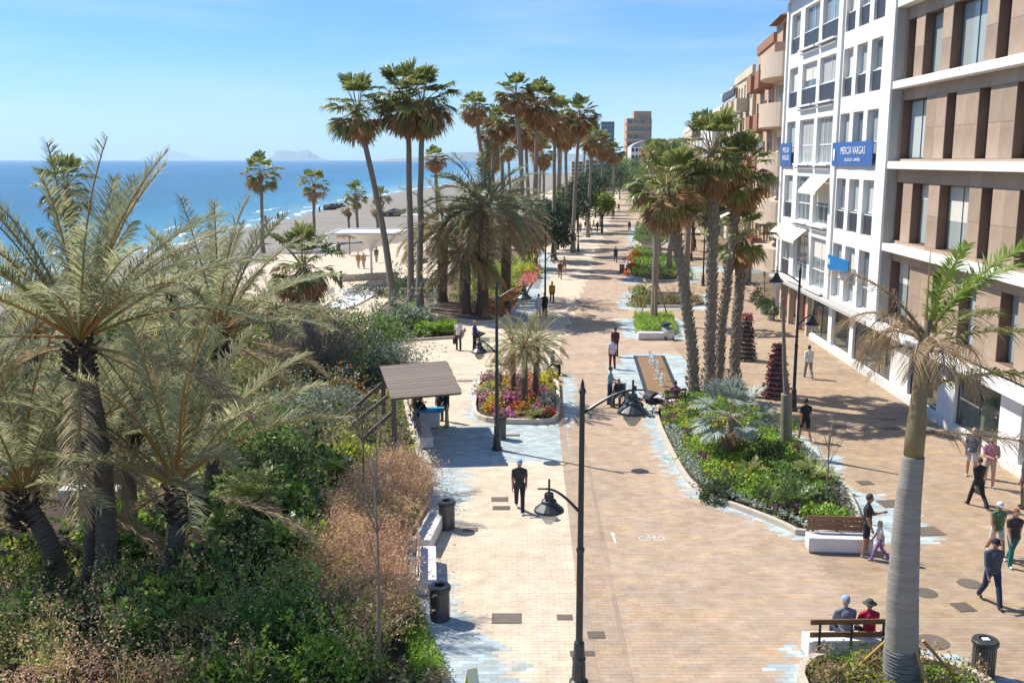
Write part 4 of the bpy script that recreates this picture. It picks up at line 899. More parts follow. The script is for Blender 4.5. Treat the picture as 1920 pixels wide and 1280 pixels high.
# ------------------------------------------------------------------ shrubs of the seaside garden
S = lambda u, v: G(u, v)
shr = [('shrub', 735, 700, 2.2, 2.3, G_grey, 'grey-green rounded bush behind the shelter roof', 3000, 0.16), ('shrub', 690, 690, 2.4, 2.6, G_dark, 'dark bush left of the grey-green one behind the shelter', 3000, 0.16),
       ('shrub', 690, 640, 3.0, 2.4, G_mid, 'wide bright green bush in front of the tall leaning slender palm', 3600, 0.2), ('shrub', 765, 620, 2.0, 2.2, G_grey, 'silvery spiky bush at the foot of the close pair of palms', 2600, 0.32),
       ('shrub', 640, 650, 2.4, 1.8, G_rust, 'rusty low bush at the edge of the sandy path', 2400, 0.16), ('shrub', 770, 555, 2.4, 2.1, G_dark, 'dark rounded bush near the white terrace', 2400, 0.2),
       ('shrub', 742, 550, 1.7, 1.5, [(0.05, 0.06, 0.055), (0.07, 0.08, 0.07)], 'clipped dark ball bush at the terrace corner', 2200, 0.14), ('shrub', 688, 552, 1.9, 1.2, [(0.07, 0.08, 0.075), (0.05, 0.06, 0.055)], 'clipped dark low bush at the terrace, left of the ball bush', 2200, 0.14),
       ('shrub', 545, 1120, 1.0, 1.3, G_mid, 'mid-green upright shrub left of the pinkish grasses, near bottom', 2400, 0.13), ('shrub', 620, 1262, 1.3, 1.2, G_lime, 'lime green shrub at the bottom edge of the garden', 2800, 0.12),
       ('shrub', 380, 1225, 1.3, 1.5, G_olive, 'olive shrub with small leaves at the bottom of the garden', 3200, 0.10), ('shrub', 500, 1215, 1.1, 1.6, G_mid, 'dense upright green shrub right of the olive shrub', 3200, 0.11),
       ('shrub', 250, 1165, 1.2, 1.0, G_dark, 'dark glossy shrub under the tall leaning palm', 2600, 0.16), ('shrub', 120, 1290, 1.5, 1.3, G_pink, 'pinkish brown twiggy shrub at the bottom left corner', 3800, 0.08),
       ('shrub', 40, 1180, 1.2, 1.0, G_mid, 'green shrub at the left edge below the palms', 2600, 0.13), ('shrub', 300, 1300, 1.1, 1.0, G_rust, 'rusty seed-headed shrub at the bottom edge', 2600, 0.08),
       ('shrub', 560, 890, 2.0, 1.4, G_dark, 'dark leafy shrub behind the pale cycad', 3200, 0.18), ('shrub', 480, 850, 2.2, 1.6, G_mid, 'broad green shrub in shade behind the date palms', 3200, 0.18),
       ('shrub', 690, 830, 1.6, 1.3, G_olive, 'olive bush beside the sloping timber braces of the shelter', 2400, 0.12), ('shrub', 615, 770, 2.0, 1.5, G_grey, 'grey-green bush below the bare wispy bush', 2800, 0.15),
       ('shrub', 250, 1030, 1.2, 0.9, G_mid, 'leafy green plant between the date palm trunks', 1800, 0.2), ('shrub', 30, 1080, 1.4, 0.7, G_yel, 'yellow-green low shrub at the left edge between palm trunks', 2200, 0.12),
       ('shrub', 60, 780, 2.6, 2.0, G_olive, 'olive bush behind the palms at the left edge', 3200, 0.18), ('shrub', 260, 760, 2.6, 2.2, G_rust, 'rusty dry bush behind the tall leaning palm', 3200, 0.16), ('shrub', 500, 720, 2.4, 1.8, G_olive, 'olive bush between date palm and bare wispy bush', 3000, 0.16)]
for i, (nm, u, v, r, h, pal, lab, n, lf) in enumerate(shr): shrub(nm, S(u, v), r, h, lab, pal, n, lf, 200 + i, group='shrubs of the seaside garden')
shrub('flowering_shrub', S(640, 745), 1.3, 1.2, 'green shrub with orange blossoms left of the shelter', G_olive, 1800, 0.14, 250, flowers=([(0.55, 0.20, 0.03), (0.48, 0.13, 0.03)], 220, 0.11))
shrub('flowering_shrub', S(445, 1165), 1.0, 1.0, 'shrub with pale pink seed heads in front of the palms', G_mid, 2200, 0.11, 251, flowers=([(0.42, 0.26, 0.20), (0.5, 0.36, 0.28)], 260, 0.07))
def bare_bush(loc, r, h, label, seed, n=170):
    rg = np.random.default_rng(seed); root = empty('bare_bush', loc, 0, label, 'shrub'); mb = MB()
    for i in range(n):
        a = rg.random() * 6.28; e = rg.uniform(0.35, 1.45); l = rg.uniform(0.6, 1.1) * h; d = Vector((math.cos(a) * math.cos(e) * r / h, math.sin(a) * math.cos(e) * r / h, math.sin(e))); p0 = Vector((0.3 * math.cos(a), 0.3 * math.sin(a), 0)); q_ = p0 + d * l; m_ = p0.lerp(q_, 0.55) + Vector((0, 0, 0.12 * l)); mb.tube([p0, m_, q_], [0.022, 0.013, 0.004], 3, cap=False)
        for k in range(3):
            p1 = m_.lerp(q_, rg.random()); mb.tube([p1, p1 + (d + Vector(rg.normal(0, 0.45, 3))).normalized() * l * 0.35], [0.009, 0.003], 3, cap=False)
    mb.build('branches', B_twig, root); return root
bare_bush(S(610, 715), 2.6, 2.9, 'bare wispy grey bush of fine twigs left of the shelter', 5, 330)
bare_bush(S(560, 700), 2.2, 2.5, 'second bare wispy bush behind, nearer the sand path', 6, 220)
# feathery pinkish grasses along the kerb, low undergrowth, lawn
def scatter(poly, n, rg):
    xs = [p[0] for p in poly]; ys_ = [p[1] for p in poly]; out = np.zeros((0, 2))
    while len(out) < n:
        q = np.stack([rg.uniform(min(xs), max(xs), n), rg.uniform(min(ys_), max(ys_), n)], 1); out = np.concatenate([out, q[poly_in(poly, q[:, 0], q[:, 1])]])
    return out[:n]
rg = np.random.default_rng(301)
gpoly = gp((596, 1040), (640, 960), (690, 900), (740, 880), (784, 905), (792, 940), (752, 1000), (742, 1060), (735, 1130), (748, 1200), (690, 1230), (640, 1200), (610, 1120))
cl = scatter(gpoly, 125, rg); V, C = [], []
for c in cl:
    n = 150; a = rg.random(n) * 6.283; rr = rg.random(n) * 0.22; Pn = np.stack([c[0] + rr * np.cos(a), c[1] + rr * np.sin(a), np.full(n, 0.05)], 1); d = np.stack([np.cos(a), np.sin(a), np.zeros(n)], 1) * (rr * 2.2)[:, None]
    h = rg.uniform(0.7, 1.15); b_ = blades(Pn, h, 0.018, rg, 0.22, 0.35, d); V.append(b_); k = rg.random()
    C.append(tints(2 * n, G_pink if k < 0.80 else (G_straw if k < 0.92 else G_yel), rg)); tips = b_[n:, 2]; Vt = leafcloud(np.concatenate([tips, tips - np.array((0, 0, 0.08))]), 0.11, rg, 3.2, 0.5); V.append(Vt); C.append(tints(2 * n, G_pink if k < 0.75 else G_straw, rg))
o = inst('feather_grass', quads('feather_grass', np.concatenate(V), L_tint, np.concatenate(C))); tag(o, 'feathery pinkish brown grasses growing along the curving garden kerb', 'grass', kind='stuff')
# seed-headed grasses scattered over the near garden
rg = np.random.default_rng(305); cl = scatter(gp((-20, 1330), (-20, 1120), (150, 1130), (420, 1120), (560, 1090), (700, 1210), (760, 1320)), 34, rg); V, C = [], []
for c in cl:
    n = 34; a = rg.random(n) * 6.283; rr = rg.random(n) * 0.16; Pn = np.stack([c[0] + rr * np.cos(a), c[1] + rr * np.sin(a), np.full(n, 0.05)], 1); d = np.stack([np.cos(a), np.sin(a), np.zeros(n)], 1) * (rr * 2.6)[:, None]
    k = rg.random(); b_ = blades(Pn, rg.uniform(0.9, 1.5), 0.016, rg, 0.16, 0.25, d); V.append(b_); C.append(tints(2 * n, G_olive if k < 0.6 else G_lime, rg)); tips = b_[n:, 2]
    V.append(leafcloud(np.concatenate([tips, tips - np.array((0, 0, 0.06)), tips - np.array((0, 0, 0.12))]), 0.075, rg, 2.2, 0.5)); C.append(tints(3 * n, G_pink if k < 0.7 else G_straw, rg))
o = inst('seed_grass', quads('seed_grass', np.concatenate(V), L_tint, np.concatenate(C))); tag(o, 'thin grasses with pinkish seed heads over the near garden shrubs', 'grass', kind='stuff')
# strip of green ground cover right at the kerb
rg = np.random.default_rng(302); spoly = gp((845, 1290), (800, 1185), (768, 1110), (752, 1040), (768, 995), (798, 950), (806, 925), (770, 930), (735, 1000), (715, 1060), (730, 1130), (765, 1230), (790, 1300))
Pq = scatter(spoly, 13000, rg); Pn = np.concatenate([Pq, 0.05 + 0.32 * rg.random((len(Pq), 1)) ** 1.5], 1); V = leafcloud(Pn, 0.10, rg, 2.6, 0.9)
big = hash2(np.floor(Pq[:, 0] * 1.6), np.floor(Pq[:, 1] * 1.6)); C = np.where((big < 0.42)[:, None], tints(len(Pn), G_lime, rg), np.where((big < 0.72)[:, None], tints(len(Pn), G_straw, rg), tints(len(Pn), G_mid, rg)))
o = inst('ground_cover', quads('ground_cover', V, L_tint, C)); tag(o, 'green and straw-coloured ground cover just inside the garden kerb', 'ground cover', kind='stuff')
rg = np.random.default_rng(303); Pq = scatter(BED_GARDEN, 52000, rg); t_ = Pq[:, 1] * CT + H * ST; u_ = 960 + F * Pq[:, 0] / t_; k = (u_ > -60) & (poly_dist(LEFT_KERB, Pq[:, 0], Pq[:, 1], False) > 0.25); Pq = Pq[k]
big = hash2(np.floor(Pq[:, 0] / 1.1 + 0.3 * np.sin(Pq[:, 1] * 2)), np.floor(Pq[:, 1] / 1.3 + 0.3 * np.sin(Pq[:, 0] * 2.3)), 3); Pq = Pq[big < 0.86]; big = big[big < 0.86]
hh = np.where(big < 0.25, 0.5, np.where(big < 0.55, 0.28, 0.16)); Pn = np.stack([Pq[:, 0], Pq[:, 1], 0.05 + hh * rg.random(len(Pq)) ** 1.3], 1); V = leafcloud(Pn, 0.21, rg, 2.2, 0.7)
C = np.where((big < 0.25)[:, None], tints(len(Pn), G_dark, rg), np.where((big < 0.42)[:, None], tints(len(Pn), G_mid, rg), np.where((big < 0.60)[:, None], tints(len(Pn), G_olive, rg), np.where((big < 0.74)[:, None], tints(len(Pn), G_yel, rg), tints(len(Pn), G_straw, rg)))))
o = inst('undergrowth', quads('undergrowth', V, L_tint, C)); tag(o, 'mixed low undergrowth of leaves and dry grass under the palms', 'undergrowth', kind='stuff')
# clipped hedge on the narrow bed, mulch-bed plants
def hedge(poly, h, label, pal, seed, n=5000, leaf=0.09, z0=0.08, name='hedge', cat='hedge', kind=None, mat_=None):
    rg = np.random.default_rng(seed); Pq = scatter(poly, n, rg); d = poly_dist(poly, Pq[:, 0], Pq[:, 1]); hh = h * np.clip(0.45 + d / 0.25, 0, 1); z = z0 + hh * (0.35 + 0.65 * rg.random(n) ** 0.5); V = leafcloud(np.stack([Pq[:, 0], Pq[:, 1], z], 1), leaf, rg, 2.0, 0.5)
    o = inst(name, quads(name, V, mat_ or L_tint, tints(n, pal, rg))); return tag(o, label, cat, kind=kind)
hedge(gp((776, 637), (855, 632), (858, 622), (778, 626)), 0.75, 'clipped low green hedge at the edge of the cream plaza', G_lime, 310, 6000, 0.14)
hedge(gp((700, 622), (780, 618), (860, 618), (800, 609), (706, 614)), 0.7, 'rusty brown planting behind the clipped hedge', G_rust, 311, 4000, 0.16, cat='ground cover', kind='stuff', name='ground_cover')
FLR = [(0.55, 0.06, 0.05), (0.60, 0.10, 0.14), (0.62, 0.20, 0.05), (0.50, 0.07, 0.10)]
hedge(gp((905, 604), (944, 598), (966, 574), (986, 546), (968, 542), (940, 565), (905, 580)), 0.45, 'red and orange flowers in the mulch bed by the cream walk', FLR + G_mid + [(0.6, 0.35, 0.05)], 312, 4200, 0.16, cat='flowers', kind='stuff', name='ground_cover')
hedge(gp((975, 540), (1004, 540), (1014, 508), (985, 505)), 0.6, 'pinkish red flower patch at the far end of the mulch bed', [(0.60, 0.16, 0.14), (0.52, 0.10, 0.08), (0.55, 0.25, 0.2)], 313, 2600, 0.18, cat='flowers', kind='stuff', name='ground_cover')
hedge(gp((840, 570), (900, 590), (960, 560), (990, 500), (940, 480), (870, 510)), 0.5, 'yellow-green low plants under the bushy feather palms', G_lime + G_yel + G_olive, 314, 5200, 0.2, cat='ground cover', kind='stuff', name='ground_cover')
shrub('shrub', S(925, 548), 2.0, 2.8, 'yellow-green loose shrub under the bushy feather palms', G_yel + G_lime, 2400, 0.22, 320)
shrub('shrub', S(985, 520), 1.6, 2.0, 'yellowish shrub beside the far lamp post', G_yel, 1800, 0.22, 321)

# ------------------------------------------------------------------ flower bed: low mounds of bloom, each a plant
FP = [[(0.62, 0.16, 0.24), (0.70, 0.30, 0.38)], [(0.70, 0.38, 0.03), (0.72, 0.48, 0.05)], [(0.62, 0.20, 0.04), (0.66, 0.28, 0.10)], [(0.62, 0.34, 0.30), (0.68, 0.45, 0.38)], [(0.35, 0.10, 0.22), (0.45, 0.2, 0.34)], [(0.66, 0.58, 0.50), (0.60, 0.50, 0.36)], [(0.50, 0.05, 0.05), (0.56, 0.10, 0.05)]]
NM = ['pink', 'golden yellow', 'orange', 'salmon', 'purple', 'cream', 'red']
rg = np.random.default_rng(330); inner = inset(BED_FLOWER if area2(BED_FLOWER) > 0 else BED_FLOWER[::-1], 0.42); fl = []
cx, cy = np.mean([p[0] for p in inner]), np.mean([p[1] for p in inner])
for k in range(400):
    q = scatter(inner, 1, rg)[0]
    if all(math.hypot(q[0] - x, q[1] - y) > 0.47 for x, y, _ in fl):
        fl.append((q[0], q[1], 0))
    if len(fl) > 46: break
cnt = {}
for i, (x, y, _) in enumerate(fl):
    k = 0 if (x < cx - 1.1 and y < cy and rg.random() < 0.6) else int(rg.choice([0, 1, 1, 2, 2, 3, 4, 5, 6, 1])); r = rg.uniform(0.30, 0.44)
    fx_ = 'left' if x < cx - 0.7 else ('right' if x > cx + 0.8 else 'middle'); fy_ = 'front' if y < cy - 0.9 else ('back' if y > cy + 0.9 else 'centre'); lab = f'{NM[k]} flowering plant in the {fy_} row, {fx_} part, of the flower bed'
    shrub('flowering_plant', (x, y, 0.1), r, rg.uniform(0.34, 0.6), lab, G_mid + G_olive, 150, 0.14, 340 + i, 'flowers', f'{NM[k]} plants in the flower bed', stems=2, flowers=(FP[k], 190, 0.125))
# ------------------------------------------------------------------ wedge planter
def band(poly, a, b, n, rg):
    Pq = scatter(poly, n * 3, rg); d = poly_dist(poly, Pq[:, 0], Pq[:, 1]); return Pq[(d > a) & (d < b)][:n]
rg = np.random.default_rng(350); Pq = scatter(BED_RIGHT, 30000, rg); d = poly_dist(BED_RIGHT, Pq[:, 0], Pq[:, 1]); k = d > 0.2; Pq, d = Pq[k], d[k]
wv = 0.50 + 0.15 * np.sin(Pq[:, 1] * 1.7) + 0.15 * np.sin(Pq[:, 0] * 3.1); silver = (d < wv) & (Pq[:, 0] < 12.5) & (Pq[:, 1] < 39); purple = ~silver & (d < wv + 0.35) & (hash2(np.floor(Pq[:, 1] * 1.3), np.floor(Pq[:, 0])) > 0.55)
orange = ~silver & (Pq[:, 1] > 31.5) & (Pq[:, 1] < 40) & (Pq[:, 0] < 8.8); sil2 = (d < 0.7) & (Pq[:, 0] >= 12.5)
big = hash2(np.floor(Pq[:, 0] / 0.9 + 0.4 * np.sin(Pq[:, 1] * 1.9)), np.floor(Pq[:, 1] / 1.0 + 0.4 * np.sin(Pq[:, 0] * 2.1)), 7)
hh = np.where(silver | sil2, 0.26, np.where(orange, 0.42, 0.28 + 0.45 * big)); Pn = np.stack([Pq[:, 0], Pq[:, 1], 0.1 + hh * (0.3 + 0.7 * rg.random(len(Pq)) ** 0.7)], 1); V = leafcloud(Pn, 0.125, rg, 1.9, 0.7); n = len(Pn)
C = np.where((big < 0.62)[:, None], tints(n, G_lime, rg), np.where((big < 0.9)[:, None], tints(n, G_mid, rg), tints(n, G_dark, rg)))
fl_ = rg.random(n); C = np.where((orange & (fl_ < 0.13))[:, None], tints(n, [(0.66, 0.26, 0.02), (0.68, 0.40, 0.03)], rg), C)
C = np.where((silver | sil2)[:, None], tints(n, [(0.27, 0.29, 0.25), (0.33, 0.345, 0.30), (0.18, 0.22, 0.17), (0.12, 0.17, 0.09)], rg), C); C = np.where((purple)[:, None], tints(n, [(0.12, 0.05, 0.09), (0.19, 0.09, 0.15), (0.08, 0.10, 0.04)], rg), C)
o = inst('ground_cover', quads('ground_cover', V, L_tint, C)); tag(o, 'green bedding with silver edging and orange flowers filling the wedge planter', 'ground cover', kind='stuff')
WS = 'shrubs in the wedge planter'
for i, (u, v, r, h, pal, lab, lf) in enumerate([(1345, 935, 0.75, 0.8, G_dark, 'dark green shrub near the silver edging of the wedge planter', 0.12), (1420, 880, 0.8, 0.9, G_dark, 'dark shrub in the middle of the wedge planter', 0.14), (1275, 795, 0.8, 0.7, G_yel + G_olive, 'yellowish grassy shrub at the narrow back end of the wedge planter', 0.2),
                                                (1440, 825, 0.7, 0.6, [(0.10, 0.03, 0.06), (0.16, 0.05, 0.09), (0.07, 0.06, 0.04)], 'purple-leaved shrub behind the blue palm, beside the bare trunk', 0.12), (1310, 870, 0.9, 0.6, G_lime, 'lime green mound with orange blossoms in the wedge planter', 0.1), (1455, 800, 0.9, 0.55, G_lime, 'bright green mound by the pale blue paving at the planter back', 0.12)]):
    shrub('shrub', S(u, v), r, h, lab, pal, 1300, lf, 360 + i, group=WS)
# corner planter
rg = np.random.default_rng(370); Pq = scatter(BED_CORNER, 9000, rg); d = poly_dist(BED_CORNER, Pq[:, 0], Pq[:, 1]); Pq = Pq[d > 0.22]; big = hash2(np.floor(Pq[:, 0] * 2.2), np.floor(Pq[:, 1] * 2.2), 9)
Pn = np.stack([Pq[:, 0], Pq[:, 1], 0.1 + (0.2 + 0.4 * big) * (0.2 + 0.8 * rg.random(len(Pq)) ** 0.8)], 1); V = leafcloud(Pn, 0.10, rg, 2.3, 0.8); C = np.where((big < 0.3)[:, None], tints(len(Pn), G_lime, rg), np.where((big < 0.75)[:, None], tints(len(Pn), G_olive + G_yel, rg), tints(len(Pn), G_rust, rg)))
o = inst('ground_cover', quads('ground_cover', V, L_tint, C)); tag(o, 'yellowish green and rust-tipped bedding around the big grey palm trunk', 'ground cover', kind='stuff')
# middle planters beyond the fountain
hedge(BED_A, 0.55, 'bright green planting in the small square planter', G_lime, 380, 5000, 0.13, cat='ground cover', kind='stuff', name='ground_cover')
for i, (u, v, r, h, pal, lab) in enumerate([(1197, 574, 0.95, 1.2, G_olive + G_yel, 'rounded olive shrub at the left end of its planter'), (1222, 572, 0.8, 0.9, G_mid, 'small green shrub second in the olive planter'), (1262, 570, 1.1, 1.2, G_olive, 'rounded olive shrub in the middle of its planter, behind the stakes'), (1298, 570, 1.1, 1.1, G_rust + G_olive, 'brownish rounded shrub at the right end of its planter'),
                                            (1202, 552, 0.9, 1.1, G_mid, 'green rounded shrub at the back of the olive planter')]):
    shrub('shrub', S(u, v), r, h, lab, pal, 1200, 0.14, 385 + i, group='rounded shrubs beyond the fountain')
hedge(BED_C, 0.9, 'tall mixed green planting beside the brown walkway far off', G_mid + G_lime, 392, 6000, 0.2, cat='ground cover', kind='stuff', name='ground_cover')
shrub('flowering_shrub', S(1186, 516), 0.85, 1.5, 'bright red flowering bush at the edge of the brown walkway', G_mid, 500, 0.16, 393, flowers=([(0.62, 0.05, 0.02), (0.62, 0.14, 0.03)], 700, 0.17))
shrub('flowering_shrub', S(1191, 488), 0.8, 1.4, 'orange-red flowering bush behind the bright red one', G_mid, 500, 0.16, 394, flowers=([(0.60, 0.18, 0.03), (0.55, 0.08, 0.03)], 500, 0.17))
hedge(BED_D, 0.9, 'green planting of the farthest middle planter', G_mid, 395, 3000, 0.22, cat='ground cover', kind='stuff', name='ground_cover')
# ------------------------------------------------------------------ dark round-headed trees along the walk, and far greenery
TG = 'dark round-headed trees along the promenade'
for i, (Xt, Yt, h, rc, lab) in enumerate([(1.8, 101, 5.6, 2.7, 'nearest dark round-headed tree on the left of the walk'), (4.4, 108, 6.0, 2.9, 'dark tree second along the left of the walk'), (5.6, 122, 6.6, 3.1, 'dark tree third along the left of the walk'), (8.2, 136, 7.2, 3.2, 'dark tree fourth along the left of the walk'),
                                          (10.0, 152, 8.0, 3.4, 'tall dark tree fifth along the left of the walk'), (12.6, 170, 8.6, 3.6, 'tall dark tree sixth along the left of the walk'), (15.8, 190, 9.2, 4.0, 'large dark tree farther along the left of the walk'), (19.5, 215, 10.0, 4.4, 'large dark tree at the far left end of the walk'), (24.5, 245, 10.5, 4.8, 'farthest large dark tree on the walk')]):
    tree('dark_tree', (Xt, Yt, 0), h, rc, lab, [(0.03, 0.052, 0.028), (0.045, 0.07, 0.038), (0.06, 0.085, 0.05), (0.022, 0.038, 0.02)], 400 + i, 3800, 0.36, 0.36, group=TG)
FGp = 'mixed trees at the far end of the promenade'
for i, (u, Y, h, rc, pal, lab) in enumerate([(1128, 150, 6.5, 2.5, G_lime + G_olive, 'lime-tinted far tree left of the walk under the small palm'), (1062, 160, 6.5, 2.6, G_yel + G_olive, 'yellowish far tree among the palm trunks'), (1160, 280, 10, 5, G_dark, 'far dark tree closing the end of the walk'), (1195, 300, 9, 5, G_mid, 'far green tree at the end of the walk, right'),
                                             (1010, 135, 6, 3.0, G_olive, 'olive far tree behind the tall fan palms'), (970, 150, 6, 3.4, G_olive, 'olive far tree near the horizon behind bushy palms'), (1215, 170, 7, 2.6, G_olive, 'olive tree left of the sturdy palms far off'), (1262, 150, 7.5, 2.8, G_mid, 'green street tree behind the sturdy leaning palm'), (1235, 205, 8, 3.4, G_dark, 'dark street tree before the far buildings'), (1110, 330, 11, 6, G_dark, 'farthest dark tree left of the walk'), (1085, 200, 8, 3.5, G_rust + G_olive, 'brownish far tree behind the dark row'), (900, 165, 5.5, 3.2, G_olive, 'low olive tree behind the bushy palms by the sand')]):
    tree('tree', ((u - 960) / F * Y, Y, 0), h, rc, lab, pal, 430 + i, 3000, 0.4, 0.35, group=FGp)

# palms and trees that close the view down the middle of the promenade
MG = 'fan palms in the middle row far down the promenade'
for i, (dx, Y, h, lab) in enumerate([(8.6, 80, 9.2, 'nearest palm of the middle row beyond the staked palm'), (7.6, 92, 10.2, 'second palm of the middle row beyond the staked palm'), (8.8, 104, 10.6, 'third palm of the middle row'), (7.2, 118, 11.2, 'fourth palm of the middle row'), (8.6, 134, 11.6, 'fifth palm of the middle row'), (7.0, 152, 12.0, 'sixth palm of the middle row'), (8.4, 172, 12.6, 'seventh palm of the middle row'), (7.0, 196, 13.0, 'eighth palm of the middle row'), (8.0, 226, 13.4, 'farthest palm of the middle row'), (-8.5, 128, 13.5, 'palm among the dark trees on the left of the walk'), (-8.0, 160, 14.5, 'far palm among the dark trees on the left'), (-9.5, 186, 15.0, 'farther palm among the dark trees on the left'), (-7.0, 225, 15.5, 'farthest palm on the left of the walk')]):
    X_ = float(lerp_line(JOINT, Y)) + dx; fan_palm((X_, Y, 0), (X_ + 0.5 * math.sin(i * 2.1), Y, h), lab, 2.2, 0.26, 0.19, 26, 44, 40 + i, MG, 0.4, detail=False, skirt=1.2)
for i, (u, Y, h, rc, pal, lab) in enumerate([(1150, 330, 12, 6, G_dark, 'dark tree closing the walk, left of its middle'), (1178, 345, 13, 6, G_mid, 'green tree closing the walk in its middle'), (1205, 330, 12, 6, G_dark, 'dark tree closing the walk, right of its middle'), (1228, 300, 12, 5.5, G_olive, 'olive tree closing the walk by the last blocks'), (1186, 250, 8, 3.5, G_dark, 'small dark tree standing on the far walk'), (1300, 120, 8, 2.8, G_dark, 'dark street tree before the pale grey block'), (1330, 104, 7, 2.4, G_olive, 'olive street tree before the cream block'), (1285, 138, 8.5, 3, G_mid, 'green street tree before the tan block')]):
    tree('tree', ((u - 960) / F * Y, Y, 0), h, rc, lab, pal, 470 + i, 3000, 0.45, 0.3, group=FGp)

# thicket between the garden palms and the seaside plaza
TK = 'thicket shrubs behind the garden palms'
for i, (u, v, r, h, pal, lab) in enumerate([(590, 640, 2.4, 2.2, G_olive, 'olive thicket bush beside the white path'), (520, 640, 2.6, 2.4, G_mid, 'green thicket bush below the short bushy fan palm'), (450, 632, 2.6, 2.4, G_rust, 'rusty thicket bush behind the wide date palm'), (380, 630, 2.8, 2.6, G_olive, 'olive thicket bush behind the date palm fronds'), (300, 628, 2.8, 2.4, G_straw, 'straw-coloured thicket bush right of the orange vest'), (215, 630, 3.0, 2.6, G_mid, 'green thicket bush behind the tall leaning palm'), (110, 628, 3.0, 2.4, G_olive, 'olive thicket bush near the left edge'), (20, 632, 3.0, 2.2, G_rust, 'rusty thicket bush at the left edge by the sand'), (560, 600, 2.4, 1.8, G_rust, 'rusty thicket bush right behind the short bushy fan palm'), (420, 590, 2.6, 2.0, G_straw, 'straw-coloured thicket bush at the plaza edge'), (560, 680, 2.2, 1.9, G_straw, 'straw-coloured bush between the two bare bushes'), (650, 700, 1.8, 1.5, G_lime, 'lime green bush below the bare wispy bush')]):
    shrub('thicket_shrub', S(u, v), r, h, lab, pal, 2600, 0.20, 500 + i, group=TK)
b = G(330, 648); date_palm(b, at_top(322, 560, b), 'low feather palm in the thicket behind the garden', 3.2, 0.24, 26, 12, 520, FG, 1.4, -0.2, pairs=34)
b = G(520, 655); date_palm(b, at_top(516, 590, b), 'low feather palm in the thicket below the bushy fan palm', 2.8, 0.22, 24, 12, 521, FG, 1.4, -0.2, pairs=34)

# leafy fill between the near palms
LF = 'leafy shrubs between the near palm trunks'
for i, (u, v, r, h, pal, lf, lab) in enumerate([(395, 1120, 1.1, 1.1, G_mid, 0.24, 'large-leaved green shrub right of the orange-stemmed palm trunk'), (465, 1085, 1.1, 1.2, G_dark, 0.22, 'dark large-leaved shrub below the pale cycad'), (330, 1170, 1.1, 0.9, G_lime, 0.2, 'bright large-leaved shrub in front of the orange-stemmed palm'), (565, 1065, 0.9, 1.1, G_lime, 0.18, 'bright green shrub beside the pinkish grasses'), (260, 1215, 1.1, 1.1, G_mid, 0.2, 'broad-leaved green shrub below the palm trunks'), (170, 1190, 1.1, 0.9, G_dark, 0.24, 'dark broad-leaved shrub at the foot of the tall leaning palm'), (60, 1240, 1.2, 1.1, G_olive, 0.16, 'olive shrub at the lower left edge'), (430, 1290, 1.0, 1.0, G_lime, 0.16, 'lime shrub at the bottom edge, middle of the garden'), (560, 1180, 1.0, 1.2, G_mid, 0.17, 'green broad-leaved shrub left of the bare sapling'), (655, 1190, 0.8, 0.9, G_olive, 0.15, 'olive shrub at the foot of the pinkish grasses'), (545, 960, 1.3, 1.1, G_mid, 0.24, 'large-leaved shrub just above the dark cycad'), (400, 960, 1.3, 1.2, G_dark, 0.24, 'dark large-leaved shrub in deep shade of the date palms'), (210, 1000, 1.2, 0.9, G_lime, 0.2, 'sunlit lime shrub between trunks behind the tall palm'), (660, 870, 1.2, 1.0, G_yel, 0.18, 'yellow-green shrub above the pinkish grasses')]):
    shrub('leafy_shrub', S(u, v), r, h, lab, pal, 1500, lf, 540 + i, group=LF, aspect=1.9)
for i, (dx, Y, h, lab) in enumerate([(-11.5, 112, 13.8, 'palm behind the nearest dark trees, left side'), (-13.5, 122, 12.0, 'lower palm behind the nearest dark trees'), (-11.5, 142, 14.2, 'palm behind the middle dark trees'), (-14, 150, 12.6, 'lower palm behind the middle dark trees'), (-12, 172, 15.2, 'palm behind the far dark trees'), (-11, 205, 15.8, 'palm behind the last dark trees'), (-6.5, 250, 16, 'far palm at the end of the dark trees'), (-15, 136, 10.5, 'short palm near the sand behind the avenue')]):
    X_ = float(lerp_line(JOINT, Y)) + dx; fan_palm((X_, Y, 0), (X_ + 0.7 * math.sin(i * 1.7), Y, h), lab, 2.3, 0.22 + 0.03 * (i % 3), 0.17, 26, 44, 43 + i, 'palms behind the dark trees of the avenue', 0.4, detail=False, skirt=1.0 + 0.3 * (i % 3))
# ------------------------------------------------------------------ buildings along the right side
M_glass = glassmat('window_glass', (0.16, 0.19, 0.20), 0.06, 0.9)
M_glassp = glassmat('curtained_glass', (0.36, 0.40, 0.38), 0.12, 0.6)
M_glassd = glassmat('dark_glass', (0.035, 0.042, 0.05), 0.06, 0.8)
M_shopg = glassmat('shop_glass', (0.05, 0.06, 0.06), 0.03, 0.9, see=0.62)
M_frame = mat('white_frame', (0.76, 0.76, 0.74), (0.70, 0.70, 0.68), 0.45, 3)
M_rail = mat('dark_railing', (0.035, 0.037, 0.045), (0.05, 0.052, 0.06), 0.45, 6)
M_panel = mat('stone_panel', (0.42, 0.31, 0.225), (0.355, 0.255, 0.18), 0.75, 1.6, 0.15, 9, rnd=0.14)
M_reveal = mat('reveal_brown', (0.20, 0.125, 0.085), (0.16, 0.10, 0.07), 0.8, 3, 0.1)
M_grey = mat('grey_render', (0.46, 0.45, 0.42), (0.40, 0.39, 0.36), 0.8, 2, 0.1)
M_beige = mat('beige_render', (0.60, 0.475, 0.36), (0.54, 0.42, 0.315), 0.85, 1.5, 0.1)
M_salmon = mat('salmon_render', (0.55, 0.38, 0.27), (0.49, 0.33, 0.23), 0.85, 1.5, 0.1)
M_brick = mat('brick_red', (0.36, 0.17, 0.105), (0.31, 0.14, 0.085), 0.85, 5, 0.2)
